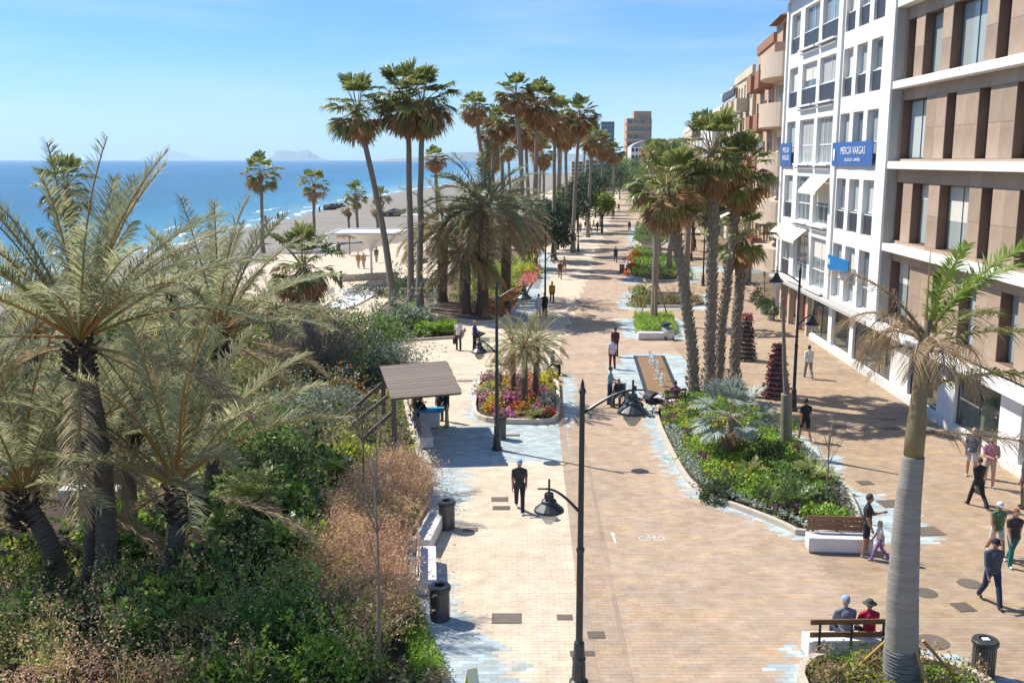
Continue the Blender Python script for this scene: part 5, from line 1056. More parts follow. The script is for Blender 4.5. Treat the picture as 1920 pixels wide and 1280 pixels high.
M_cream = mat('cream_render', (0.62, 0.52, 0.38), (0.56, 0.47, 0.34), 0.85, 1.5, 0.1)
M_tile = mat('roof_tile', (0.28, 0.135, 0.075), (0.20, 0.095, 0.055), 0.85, 4, 0.4)
M_greyroof = mat('grey_roof', (0.36, 0.36, 0.37), (0.30, 0.30, 0.31), 0.8, 2, 0.1)
M_awn = mat('awning_cloth', (0.74, 0.70, 0.62), (0.68, 0.64, 0.56), 0.8, 3)
A_F = math.atan2(70 - 33, 18.62 - 17.6)                       # heading of the near fronts
FD = Vector((math.cos(A_F), math.sin(A_F), 0)); FN = Vector((-FD.y, FD.x, 0))
Y_C = 48.5; C0 = Vector((float(lerp_line(FACADE, Y_C)), Y_C, 0))   # corner where white front meets brown front
def s_at(u, v, rec=0.0):
    """distance along the front from the corner where a sight line meets the front plane (set back by rec)"""
    x, y, d = ray(u, v); w = C0 - FN * rec
    # w + s*FD = t*(x,y):   cross with (x,y)
    return (x * w.y - y * w.x) / (y * FD.x - x * FD.y)
def wall_with_holes(mb, x0, x1, z0, z1, holes, y, depth, m=0, mr=None, back=False):
    """front at plane y with real openings and their reveals; outward is +y"""
    xs = sorted({x0, x1, *[q for h in holes for q in h[:2] if x0 < q < x1]}); zs = sorted({z0, z1, *[q for h in holes for q in h[2:4] if z0 < q < z1]}); mr = m if mr is None else mr
    for i in range(len(xs) - 1):
        for j in range(len(zs) - 1):
            cx, cz = (xs[i] + xs[i + 1]) / 2, (zs[j] + zs[j + 1]) / 2
            if any(h[0] < cx < h[1] and h[2] < cz < h[3] for h in holes): continue
            mb.add([(xs[i], y, zs[j]), (xs[i], y, zs[j + 1]), (xs[i + 1], y, zs[j + 1]), (xs[i + 1], y, zs[j])], [(0, 1, 2, 3)], m)
    for a, b, c, d in holes:
        yb = y - depth
        mb.add([(a, y, c), (a, y, d), (b, y, d), (b, y, c), (a, yb, c), (a, yb, d), (b, yb, d), (b, yb, c)], [(0, 4, 5, 1), (1, 5, 6, 2), (2, 6, 7, 3), (3, 7, 4, 0)], mr)
        if back: mb.add([(a, yb, c), (a, yb, d), (b, yb, d), (b, yb, c)], [(0, 1, 2, 3)], mr)
    return mb
M_blind = mat('roller_blind', (0.66, 0.63, 0.56), (0.60, 0.57, 0.50), 0.8, 3); M_blind2 = mat('grey_blind', (0.42, 0.43, 0.42), (0.36, 0.37, 0.36), 0.8, 3, stretch=(1, 1, 14)); WR = random.Random(31)
def window(root, a, b, c, d, y, mats, div=1, bar=0.05, rail=None, transom=None, glass=None, sill=False, name='window', blind=None):
    blind = WR.choice([0, 0, 0.25, 0.4, 0.55, 0.8]) if blind is None else blind
    """frame (part) with pane and railing (sub-parts), standing in the opening at depth y"""
    mb = MB(); w = bar
    mb.box(a, a + w, y - 0.03, y + 0.03, c, d); mb.box(b - w, b, y - 0.03, y + 0.03, c, d); mb.box(a + w, b - w, y - 0.03, y + 0.03, c, c + w); mb.box(a + w, b - w, y - 0.03, y + 0.03, d - w, d)
    for k in range(1, div): x = a + (b - a) * k / div; mb.box(x - w * 0.4, x + w * 0.4, y - 0.025, y + 0.025, c + w, d - w)
    if transom: mb.box(a + w, b - w, y - 0.022, y + 0.028, transom - w * 0.5, transom + w * 0.5)
    if sill: mb.box(a - 0.06, b + 0.06, y, y + 0.40, c - 0.08, c - 0.003)
    f = mb.build(name, mats[0], root)
    MB().add([(a + w, y - 0.012, c + w), (a + w, y - 0.012, d - w), (b - w, y - 0.012, d - w), (b - w, y - 0.012, c + w)], [(0, 1, 2, 3)]).build('pane', glass or mats[1], f)
    if name == 'window' and blind > 0 and d - c > 1.0:
        zb_ = d - w - (d - c - 2 * w) * blind; MB().box(a + w + 0.01, b - w - 0.01, y - 0.010, y - 0.004, zb_, d - w).build('blind', M_blind if blind < 0.75 else M_blind2, f)
    if rail: 
        mb = MB(); yr = y + 0.14; mb.box(a + 0.02, b - 0.02, yr - 0.012, yr + 0.012, c + 0.05, rail); mb.box(a + 0.005, b - 0.005, yr - 0.03, yr + 0.03, rail + 0.002, rail + 0.05, 1)
        mb.build('railing', [M_rail, M_frame], f)
    return f
TEXTS = []
def text_part(parent, s, loc, size, m, rot, name='lettering', width=None):
    c = bpy.data.curves.new(name, 'FONT'); c.body = s; c.size = size; c.extrude = 0.004; c.align_x = 'CENTER'; c.align_y = 'CENTER'; c.materials.append(m); c.resolution_u = 2
    o = bpy.data.objects.new(name, c); link(o, parent); o.location = loc; o.rotation_euler = rot; TEXTS.append(o)
    return o
# --- white building
S1 = s_at(1466, 308); W_H = 21.4
wb = empty('white_building', C0, A_F, 'bright white apartment block with tall windows and dark balcony railings over shops', 'building')
ROWS = [(3.15, 6.2), (7.0, 9.8), (10.6, 13.3), (14.2, 16.75), (17.65, 20.2)]
cols3 = [(1621, 1641.5), (1594.7, 1613.4), (1571, 1588)]; colsp = [(1528, 1559), (1496, 1522.5)]; colsn = [(1472.8, 1488)]
def cs(c): return tuple(sorted((s_at(c[0], 308), s_at(c[1], 308))))
T3, TP, TN = [cs(c) for c in cols3], [cs(c) for c in colsp], [cs(c) for c in colsn]
holes = [(a, b, z0, z1) for (a, b) in T3 + TP + TN for (z0, z1) in ROWS]
mb = MB(); wall_with_holes(mb, 0, S1, 2.95, W_H, holes, 0.0, 0.32)
mb.add([(0, 0, 2.95), (0, 0, W_H), (0, -14, W_H), (0, -14, 2.95)], [(0, 1, 2, 3)], 1); mb.add([(S1, 0, 0), (S1, -14, 0), (S1, -14, W_H), (S1, 0, W_H)], [(0, 1, 2, 3)]); mb.add([(0, 0, W_H), (S1, 0, W_H), (S1, -14, W_H), (0, -14, W_H)], [(0, 1, 2, 3)])  # near end wall of the white block in grey: its shade is in the colour
mb.build('wall', [M_white, M_grey], wb)
x_ = (T3[-1][1] + TP[0][0]) / 2
for a, b in ((x_ - 0.4, x_ + 0.4), (0.002, 0.42), (S1 - 0.42, S1 - 0.002)): MB().box(a, b, 0.003, 0.12, 2.96, W_H - 0.3).build('pilaster', M_white, wb)
MB().box(-0.1, S1 + 0.5, -14, 0.75, W_H + 0.003, W_H + 0.22).build('eave', M_tile, wb)
for r, (z0, z1) in enumerate(ROWS):
    for k, (a, b) in enumerate(T3): window(wb, a, b, z0, z1, -0.30, [M_frame, M_glassp if (r + k) % 3 else M_glass], 1, 0.06, z0 + 1.0 if r in (1, 3, 4) else None, z0 + 1.12)
    for k, (a, b) in enumerate(TP):
        window(wb, a, b, z0, z1, -0.22, [M_frame, M_glassp if r == 2 else M_glass], 4 if r == 2 else 2, 0.07, z0 + 1.0 if r >= 3 else None, z0 + 1.1)
        m2 = MB(); m2.box(a - 0.12, b + 0.12, 0.002, 0.34, z0 - 0.13, z0 - 0.02); m2.box(a - 0.06, b + 0.06, 0.002, 0.2, z0 - 0.34, z0 - 0.24); m2.build('balcony_ledge', M_white, wb)
    for a, b in TN: window(wb, a, b, z0, z1, -0.28, [M_frame, M_glassp], 1, 0.06, z0 + 1.0 if r != 2 else None, z0 + 1.1)
# awnings
def awning(root, a, b, z, out=1.1, drop=0.75, m=None, name='awning', y=0.1):
    mb = MB(); mb.add([(a, y, z), (b, y, z), (b, y + out, z - drop), (a, y + out, z - drop), (a, y + out, z - drop - 0.18), (b, y + out, z - drop - 0.18), (a, y, z - 0.03), (b, y, z - 0.03), (b, y + out - 0.02, z - drop - 0.03), (a, y + out - 0.02, z - drop - 0.03)],
                      [(0, 1, 2, 3), (3, 2, 5, 4), (6, 9, 8, 7), (0, 3, 9, 6), (1, 7, 8, 2)]); return mb.build(name, m or M_awn, root)
awning(wb, TP[0][0] - 0.2, TP[0][1] + 0.15, ROWS[1][1] + 0.1, 0.8, 0.9); awning(wb, TP[1][0], TN[0][1] + 0.3, ROWS[0][1] + 0.35, 0.8, 0.7)
# banners with lettering (facing the promenade)
RB = (R(90), 0, math.pi)
M_ban = mat('banner_blue', (0.035, 0.10, 0.30), (0.05, 0.14, 0.36), 0.6, 2); M_ban2 = mat('sign_blue', (0.0, 0.17, 0.42), (0.0, 0.14, 0.36), 0.5, 2); M_print = mat('white_print', (0.78, 0.80, 0.82), (0.72, 0.75, 0.80), 0.6, 3)
def banner(name, a, b, z0, z1, label, y, m, sag=0.015):
    o = empty(name, C0 + FD * ((a + b) / 2) + FN * y + Vector((0, 0, z0)), A_F, label, 'banner' if name == 'banner' else 'sign'); w = (b - a) / 2; h = z1 - z0
    mb = MB(); n = 8; vs_ = []; fs = []
    for i in range(n + 1):
        x = -w + 2 * w * i / n; yy = sag * math.sin(i * 1.7)
        vs_ += [(x, yy, 0), (x, yy, h), (x, yy - 0.03, h), (x, yy - 0.03, 0)]
    for i in range(n): fs += [tuple(4 * i + q for q in (0, 1, 5, 4)), tuple(4 * i + q for q in (3, 7, 6, 2)), tuple(4 * i + q for q in (1, 2, 6, 5)), tuple(4 * i + q for q in (0, 4, 7, 3))]
    mb.add(vs_, fs).build('sheet', m, o); return o, w, h
sa, sb = sorted((s_at(1566, 290), s_at(1642, 290))); bn, w, h = banner('banner', sa, sb, 10.5, 11.75, 'wide blue banner with white lettering hung under three white windows', 0.16, M_ban)
text_part(bn, 'MERCIA VARGAS', (-0.28, 0.03, h * 0.62), 0.56, M_print, RB); text_part(bn, 'ABOGADOS   LAWYERS', (-0.28, 0.03, h * 0.24), 0.25, M_print, RB)
MB().lathe([(0.0, 0.0), (0.11, 0.0), (0.20, 0.42), (0.17, 0.62), (0.0, 0.68)], 10).build('emblem', M_print, bn, (w - 0.42, 0.035, 0.25)).scale = (1, 0.05, 1)
sa, sb = sorted((s_at(1468, 290), s_at(1488, 290))); bn, w, h = banner('banner', sa, sb, 10.4, 11.9, 'small blue banner with white lettering at the far end of the white building', 0.16, M_ban)
text_part(bn, 'MERCIA\nVARGAS', (-0.1, 0.03, h * 0.52), 0.5, M_print, RB)
sa, sb = sorted((s_at(1562, 518), s_at(1602, 518))); bn, w, h = banner('wall_sign', sa, sb, 4.75, 5.55, 'plain bright blue sign with small white logo above the shop canopy', 0.35, M_ban2, 0.0)
mb = MB(); mb.add([(0, 0, 0), (-.36, 0, .0), (-.18, 0, .26)], [(0, 1, 2)]); mb.add([(.05, 0, -.06), (-.41, 0, -.06), (-.41, 0, -.10), (.05, 0, -.10)], [(0, 1, 2, 3)]); mb.build('logo', M_print, bn, (w - 0.12, 0.012, h * 0.5))
# --- brown stone building
REC = 0.45; SB0 = -24.0
bb = empty('brown_building', C0, A_F, 'brown stone-clad block with white floor bands and deep slot windows over shops', 'building')
BANDS = [6.5, 10.4, 14.1, 17.8]; ZB = [2.95] + BANDS + [21.4]
prow = {0: (3.35, 6.0, 540, [(1667, 1704), (1748, 1763), (1800, 1832), (1878, 1913), (1945, 1975)]), 1: (7.0, 9.75, 380, [(1678.6, 1691.5), (1709, 1739.5), (1760, 1816), (1839, 1860), (1910, 1950), (1985, 2005)]),
        2: (10.85, 13.55, 230, [(1690, 1735), (1772, 1790), (1832, 1853), (1902, 1945), (1975, 1995)]), 3: (14.5, 17.2, 100, [(1700, 1715), (1731, 1764), (1782, 1845), (1867, 1890), (1925, 1960)]), 4: (18.2, 20.8, 20, [(1690, 1720), (1760, 1775), (1800, 1850), (1880, 1900)])}
bh = []
for r, (z0, z1, v, us) in prow.items():
    for a, b in us: s0_, s1_ = sorted((s_at(a, v, REC), s_at(b, v, REC))); bh.append((s0_, s1_, z0, z1, r))
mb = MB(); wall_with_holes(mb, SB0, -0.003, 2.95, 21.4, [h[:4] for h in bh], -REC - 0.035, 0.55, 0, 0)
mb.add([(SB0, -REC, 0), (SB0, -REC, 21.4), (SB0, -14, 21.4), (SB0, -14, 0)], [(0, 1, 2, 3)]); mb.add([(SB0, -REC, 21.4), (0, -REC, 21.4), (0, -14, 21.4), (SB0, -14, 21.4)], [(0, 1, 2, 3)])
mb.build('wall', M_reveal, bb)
for z in BANDS: MB().box(SB0, -0.006, -REC - 0.02, 0.04, z - 0.02, z + 0.34).build('floor_band', M_white, bb, bevel=0.02)
unit = MB().box(-0.5, 0.5, -0.5, 0.5, -0.5, 0.5).mesh('stone_panel', M_panel)
npan = 0
for r in range(5):
    z0, z1 = ZB[r] + (0.34 if r else 0.0), ZB[r + 1] - 0.02; hs = [h for h in bh if h[4] == r]
    xs = sorted({SB0, -0.01, *[q for h in hs for q in h[:2]]}); X2 = []
    for i in range(len(xs) - 1):
        k = max(1, round((xs[i + 1] - xs[i]) / 1.35)); X2 += [xs[i] + (xs[i + 1] - xs[i]) * q / k for q in range(k)]
    X2.append(xs[-1]); zz = [z0, hs[0][2], (hs[0][2] + hs[0][3]) / 2, hs[0][3], z1]
    for i in range(len(X2) - 1):
        if X2[i + 1] < -17.5: continue
        for j in range(4):
            cx, cz = (X2[i] + X2[i + 1]) / 2, (zz[j] + zz[j + 1]) / 2
            if any(h[0] < cx < h[1] and h[2] < cz < h[3] for h in hs): continue
            inst('stone_panel', unit, bb, (cx, -REC - 0.018, cz), (0, 0, 0), (X2[i + 1] - X2[i] - 0.012, 0.03, zz[j + 1] - zz[j] - 0.012)); npan += 1
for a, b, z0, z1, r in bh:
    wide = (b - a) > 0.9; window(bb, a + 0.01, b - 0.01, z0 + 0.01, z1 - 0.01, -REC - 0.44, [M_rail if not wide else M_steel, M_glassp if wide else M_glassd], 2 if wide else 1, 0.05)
# --- shops under both
sh = empty('shop_row', C0, A_F, 'row of glazed shop fronts with white pillars and white plinth', 'shop')
gl = []
for a, b in ((1521, 1553), (1558, 1592), (1597, 1671), (1700, 1757), (1785, 1872), (1905, 1965), (1975, 2040)):
    v = 647 + (a - 1519) * 0.768 - 60; gl.append(tuple(sorted((s_at(a, v), s_at(b, v)))))
gl.sort(); x0_ = SB0; S2 = S1 - 4.2
mb = MB(); hl = [(a, b, 0.36, 2.70) for a, b in gl]; wall_with_holes(mb, SB0, s_at(1519, 640), 0.0, 2.72, hl, -0.02, 0.25); mb.build('pillar_wall', M_white, sh)
MB().box(SB0, s_at(1519, 640), -0.02 + 0.003, 0.10, 0.0, 0.34).build('plinth', M_whitestone, sh)
MB().box(SB0, 0.25, -0.3, 0.48, 2.725, 2.96).build('canopy', M_white, sh, bevel=0.02); MB().box(0.26, S1, -0.2, 0.55, 2.74, 2.93).build('canopy', M_grey, sh, bevel=0.02)
M_int = mat('shop_interior', (0.40, 0.33, 0.24), (0.18, 0.15, 0.12), 0.9, 1.1); M_goods = tintmat('shop_goods', 0.6, 0.3, 6, 0.15, 0.0)
MB().box(SB0, s_at(1519, 640), -5.0, -4.8, 0, 2.7).build('back_wall', M_int, sh); MB().box(SB0, s_at(1519, 640), -4.8, -0.28, 0.02, 0.3).build('shop_floor', M_int, sh)
rr = random.Random(4); mb = MB()
for k in range(60):
    x = rr.uniform(SB0 + 4, S2); d = rr.uniform(-3.8, -0.9); w, h = rr.uniform(0.15, 0.5), rr.uniform(0.3, 1.3); c = rr.choice([(0.45, 0.2, 0.15), (0.15, 0.28, 0.35), (0.3, 0.38, 0.2), (0.6, 0.55, 0.5), (0.12, 0.1, 0.1), (0.55, 0.4, 0.2)]); mb.box(x - w, x + w, d - 0.2, d + 0.2, 0.3, 0.3 + h, 0, c)
mb.build('display_goods', M_goods, sh)
for a, b in gl:
    n = max(1, round((b - a) / 2.2)); f = window(sh, a, b, 0.36, 2.70, -0.18, [M_steel if n > 1 else M_frame, M_shopg], n, 0.045, name='shop_window', glass=M_shopg)
# dark recessed entrance with red posters at the far end of the white building
M_red = mat('poster_red', (0.45, 0.055, 0.02), (0.36, 0.04, 0.02), 0.6, 4); x0_ = s_at(1519, 640)
mb = MB(); mb.box(x0_, S1, -1.6, -1.5, 0, 2.74, 0); 
for x in np.arange(x0_ + 1.2, S1 - 0.1, 2.3): mb.box(x - 0.2, x + 0.2, -0.35, 0.0, 0, 2.738, 1)
mb.build('entrance', [M_glassd, M_beige], sh)
for x in np.arange(x0_ + 2.1, S1 - 0.5, 2.3): MB().box(x, x + 0.34, -0.25, -0.2, 0.8, 2.2).build('poster', M_red, sh)

# ------------------------------------------------------------------ the blocks farther along
def block(name, Y0, Y1, h, label, mats, floors, cols, base_h=3.4, setback=0.0, bal=None, awn=0, roof='flat', rnd=0, win=(1.2, 1.5), depth=12, parapet=1.0, cat='building'):
    """block of flats on the street line: wall with real openings, windows, balconies, awnings"""
    rr = random.Random(rnd); a_ = Vector((float(lerp_line(FACADE, Y0)), Y0, 0)); b_ = Vector((float(lerp_line(FACADE, Y1)), Y1, 0)); d = b_ - a_; L = d.length; ang = math.atan2(d.y, d.x)
    n = Vector((-d.y, d.x, 0)).normalized(); root = empty(name, a_ - n * setback, ang, label, cat, 'apartment blocks along the promenade'); mw, mt = mats[0], mats[1]; fh = (h - base_h) / floors; cw = L / cols; holes = []
    for f in range(floors):
        for c in range(cols):
            zc = base_h + f * fh; ww, wh = min(win[0], cw * 0.7), min(win[1], fh * 0.7); x = (c + 0.5) * cw; tall = bal and (c % bal[0] == bal[1]); holes.append((x - ww / 2, x + ww / 2, zc + (0.15 if tall else 0.9), zc + (0.15 if tall else 0.9) + (wh + 0.6 if tall else wh), f, c, tall))
    mb = MB(); wall_with_holes(mb, 0, L, 0, h, [q[:4] for q in holes], 0, 0.25); mb.add([(0, 0, 0), (0, 0, h), (0, -depth, h), (0, -depth, 0)], [(0, 1, 2, 3)]); mb.add([(L, 0, 0), (L, -depth, 0), (L, -depth, h), (L, 0, h)], [(0, 1, 2, 3)]); mb.add([(0, 0, h), (L, 0, h), (L, -depth, h), (0, -depth, h)], [(0, 1, 2, 3)])
    mb.build('wall', mw, root); sm = MB().box(0.3, L - 0.3, -0.1, 0.03, 0.2, base_h - 0.6).build('shop_front', M_glassd, root)
    MB().box(-0.05, L + 0.05, 0.03, 0.9, base_h - 0.45, base_h - 0.2).build('canopy', mt, root)
    for a, b, c0, c1, f, c, tall in holes:
        window(root, a, b, c0, c1, -0.2, [M_frame if rr.random() < 0.6 else M_rail, rr.choice([M_glass, M_glassd, M_glassp])], 2, 0.06)
        if tall:
            o_ = 1.1; z = base_h + f * fh; m2 = MB(); m2.box(a - 0.7, b + 0.7, 0.003, o_, z - 0.12, z + 0.05); m2.box(a - 0.7, b + 0.7, o_ - 0.12, o_ - 0.003, z + 0.05, z + parapet); m2.box(a - 0.7, a - 0.58, 0.003, o_ - 0.12, z + 0.05, z + parapet); m2.box(b + 0.58, b + 0.7, 0.003, o_ - 0.12, z + 0.05, z + parapet); m2.build('balcony', mt, root)
            if awn and rr.random() < awn: awning(root, a - 0.65, b + 0.65, z + fh - 0.25, 1.5, 0.7, y=0.02)
    if roof == 'hip':
        MB().add([(-0.4, 0.4, h + 0.002), (L + 0.4, 0.4, h + 0.002), (L + 0.4, -depth, h + 0.002), (-0.4, -depth, h + 0.002), (L * 0.35, -depth * 0.5, h + 2.2), (L * 0.65, -depth * 0.5, h + 2.2)], [(3, 2, 1, 0), (0, 1, 5, 4), (1, 2, 5), (2, 3, 4, 5), (3, 0, 4)]).build('roof', M_tile, root)
    else:
        m2 = MB(); m2.box(-0.08, L + 0.08, -0.15, 0.12, h + 0.002, h + 0.7); m2.box(0.2, L - 0.2, -depth, -depth * 0.45, h + 0.003, h + 2.4); m2.build('roof_parapet', mt, root)
    return root
def round_block(Y0, Y1, h, label):
    """beige block whose balconies bulge in half rounds"""
    a_ = Vector((float(lerp_line(FACADE, Y0)), Y0, 0)); b_ = Vector((float(lerp_line(FACADE, Y1)), Y1, 0)); d = b_ - a_; L = d.length; ang = math.atan2(d.y, d.x); root = empty('beige_building', a_, ang, label, 'building'); mb = MB()
    holes = [(0.5, L - 0.5, z, z + 1.5) for z in (4.6, 8.0, 11.4, 14.9)]; wall_with_holes(mb, 0, L, 0, h, holes, -0.4, 0.3); mb.add([(0, -0.4, 0), (0, -0.4, h), (0, -12, h), (0, -12, 0)], [(0, 1, 2, 3)]); mb.add([(0, -0.4, h), (L, -0.4, h), (L, -12, h), (0, -12, h)], [(0, 1, 2, 3)]); mb.build('wall', M_beige, root)
    for q in holes: window(root, *q, -0.66, [M_frame, M_glass], 5, 0.07)
    for z in (2.9, 6.25, 9.65, 13.1, 16.5):
        m2 = MB(); n = 20; pts = [(0.05 + (L - 0.1) * i / n, -0.4 + 1.5 * math.sin(math.pi * i / n) ** 0.55) for i in range(n + 1)]; m2.prism(pts[::-1] + [(0.05, -0.41)], z, z + 1.65); m2.build('round_balcony', M_beige, root)
    MB().box(0.3, L - 0.3, -0.55, -0.32, 0.2, 2.6).build('shop_front', M_glassd, root); return root
round_block(70.2, 78.0, 18.0, 'beige block with bulging rounded balconies next to the white building')
block('salmon_building', 78.2, 88.5, 19.6, 'salmon block with brick-red balconies and tiled penthouse', [M_salmon, M_brick], 5, 4, bal=(2, 0), rnd=3, setback=0.3, parapet=1.2)
r = empty('penthouse', Vector((float(lerp_line(FACADE, 79)) + 0.9, 79, 19.62)), math.atan2(1, 0.12), 'tiled hip-roofed penthouse on top of the salmon block', 'penthouse')
mb = MB(); wall_with_holes(mb, 0, 6, 0, 2.0, [(0.6, 2.2, 0.1, 1.7)], -0.4, 0.3, back=False); mb.add([(0, -0.4, 0), (0, -0.4, 2), (0, -6, 2), (0, -6, 0)], [(0, 1, 2, 3)]); mb.build('wall', M_salmon, r)
MB().add([(-0.5, 0.2, 2.003), (6.5, 0.2, 2.003), (6.5, -6.4, 2.003), (-0.5, -6.4, 2.003), (2.4, -3, 3.4), (3.6, -3, 3.4)], [(3, 2, 1, 0), (0, 1, 5, 4), (1, 2, 5), (2, 3, 4, 5), (3, 0, 4)]).build('roof', M_tile, r)
block('cream_building', 88.7, 104, 18.2, 'cream block with long sloping awnings above its balconies', [M_cream, M_cream], 5, 6, bal=(2, 1), awn=0.9, rnd=5)
block('grey_building', 104.2, 118, 17.4, 'pale grey block with dark railings beyond the cream one', [M_grey, M_rail], 5, 6, bal=(3, 1), rnd=6)
block('tan_building', 118.2, 134, 16.4, 'tan block with glazed balconies farther along the street', [M_beige, M_white], 4, 6, bal=(2, 0), awn=0.3, rnd=7)
block('white_house', 134.2, 156, 15.6, 'white block farther along the street with flat roof', [M_white, M_white], 4, 8, bal=(3, 1), rnd=8)
block('ochre_building', 156.2, 182, 14.8, 'ochre far block with tiled roof along the street', [M_salmon, M_cream], 4, 8, bal=(3, 0), rnd=9, roof='hip')
block('pale_building', 182.2, 215, 16.2, 'pale far block near the end of the street', [M_cream, M_white], 4, 10, bal=(3, 1), rnd=10)
block('distant_building', 215.2, 270, 15.0, 'distant white block at the end of the street', [M_white, M_grey], 4, 12, bal=(4, 1), rnd=11)
# towers and houses beyond
def tower(name, u, vt, w, Y, label, mats, floors, cols, roof=None, zb=0.0, dep=None):
    t = P(u, vt, Y); h = t.z - zb; root = empty(name, (t.x, Y, zb), 0, label, 'building'); W = w * Y / F; D = dep or W; holes = []
    for f in range(floors):
        for c in range(cols): x = -W / 2 + W * (c + 0.5) / cols; z = h * (f + 0.35) / floors; holes.append((x - W / cols * 0.36, x + W / cols * 0.36, z, z + h / floors * 0.5))
    mb = MB(); wall_with_holes(mb, -W / 2, W / 2, 0, h, holes, 0, 0.4, back=False)
    for q in mb.v: pass
    mb.v = [(x, -y, z) for x, y, z in mb.v]; mb.f = [f[::-1] for f in mb.f]
    mb.add([(-W / 2, 0, 0), (-W / 2, D, 0), (-W / 2, D, h), (-W / 2, 0, h)], [(3, 2, 1, 0)]); mb.add([(W / 2, 0, 0), (W / 2, D, 0), (W / 2, D, h), (W / 2, 0, h)], [(0, 1, 2, 3)]); mb.add([(-W / 2, 0, h), (W / 2, 0, h), (W / 2, D, h), (-W / 2, D, h)], [(0, 1, 2, 3)])
    mb.build('wall', mats[0], root)
    for a, b, c, d in holes: MB().add([(a, 0.3, c), (b, 0.3, c), (b, 0.3, d), (a, 0.3, d)], [(0, 1, 2, 3)]).build('window', mats[1], root)
    if roof: MB().box(-W * 0.2, W * 0.5, D * 0.2, D * 0.8, h + 0.002, h + 3).build('roof_house', mats[0], root)
    for f in range(floors) if len(mats) > 2 else (): MB().box(-W / 2 - 0.8, W * 0.1, -1.2, -0.003, h * (f + 0.12) / floors, h * (f + 0.3) / floors).build('balcony', mats[2], root)
    return root
tower('brown_tower', 1199, 222, 46, 420, 'brown tower block rising alone over the end of the promenade', [M_salmon, M_glass, M_cream], 9, 4, True)
tower('glass_tower', 1140, 228, 24, 900, 'slim bluish glass tower on the skyline', [mat('blue_cladding', (0.20, 0.27, 0.36), (0.16, 0.22, 0.31), 0.4, 1), M_glassd], 12, 4)
tower('white_block', 1212, 276, 56, 380, 'white block with grey curved roof below the brown tower', [M_white, M_glassd], 6, 8, zb=0)
t = P(1212, 276, 380); mb = MB(); n = 12; W = 56 * 380 / F; pts = [(-W / 2 + W * i / n, 3.2 * math.sin(math.pi * 0.5 * (i / n) ** 0.7)) for i in range(n + 1)]
mb.add([(x, 0, z) for x, z in pts] + [(x, 12, z) for x, z in pts] + [(W / 2, 0, 0), (W / 2, 12, 0)], [(i, i + 1, n + 2 + i, n + 1 + i) for i in range(n)] + [tuple(range(n + 1))[::-1] + (2 * n + 2,)])
for o in bpy.data.objects:
    if o.name == 'white_block': mb.build('roof', M_greyroof, o, (0, 0, t.z + 0.01))
for i, (u, vt, w, Y, m, lab) in enumerate([(1250, 262, 40, 330, M_cream, 'cream far house between the towers and the street blocks'), (1275, 268, 34, 300, M_beige, 'tan far house left of the street blocks'), (1170, 292, 30, 520, M_beige, 'beige far house left of the white block'), (1120, 300, 44, 640, M_white, 'white far house behind the dark trees'), (1085, 303, 26, 700, M_beige, 'beige far house on the horizon behind palms')]):
    tower('distant_house', u, vt, w, Y, lab, [m, M_glassd], 4, 4)
# ------------------------------------------------------------------ hills across the water
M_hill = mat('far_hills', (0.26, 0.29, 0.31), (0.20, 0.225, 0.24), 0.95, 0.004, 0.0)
def hill(name, prof, Y, label, depth=0.08):
    """ridge seen across the water: prof = (u, v) skyline; rises from the sea, with a back slope"""
    pts = [P(u, v, Y) for u, v in prof]; n = len(pts); D = Y * depth; vs_ = []
    for p in pts: vs_ += [(p.x * (1 - 0.25 * depth), Y * (1 - 0.25 * depth), -3), (p.x, Y, max(p.z, -2)), (p.x * (1 + depth), Y + D, -3)]
    fs = []
    for i in range(n - 1): fs += [(3 * i, 3 * i + 3, 3 * i + 4, 3 * i + 1), (3 * i + 1, 3 * i + 4, 3 * i + 5, 3 * i + 2)]
    return tag(MB().add(vs_, fs).build(name, M_hill), label, 'hill', kind='structure')
hill('rock_hill', [(498, 300), (512, 291), (517, 284), (528, 282), (545, 283), (556, 285), (568, 281), (578, 282), (588, 288), (600, 295), (614, 299), (625, 300)], 21000, 'flat-topped rocky headland far across the sea')
hill('hazy_hill', [(255, 300), (275, 293), (292, 285), (310, 282), (325, 283), (345, 288), (365, 294), (400, 298), (450, 300)], 34000, 'very faint peak far across the sea')
hill('coast_hills', [(700, 301), (740, 298), (790, 294), (820, 288), (850, 286), (900, 285), (950, 287), (1000, 284), (1060, 288), (1120, 290), (1200, 284), (1300, 280), (1500, 270)], 9000, 'low blue coastal hills on the horizon')
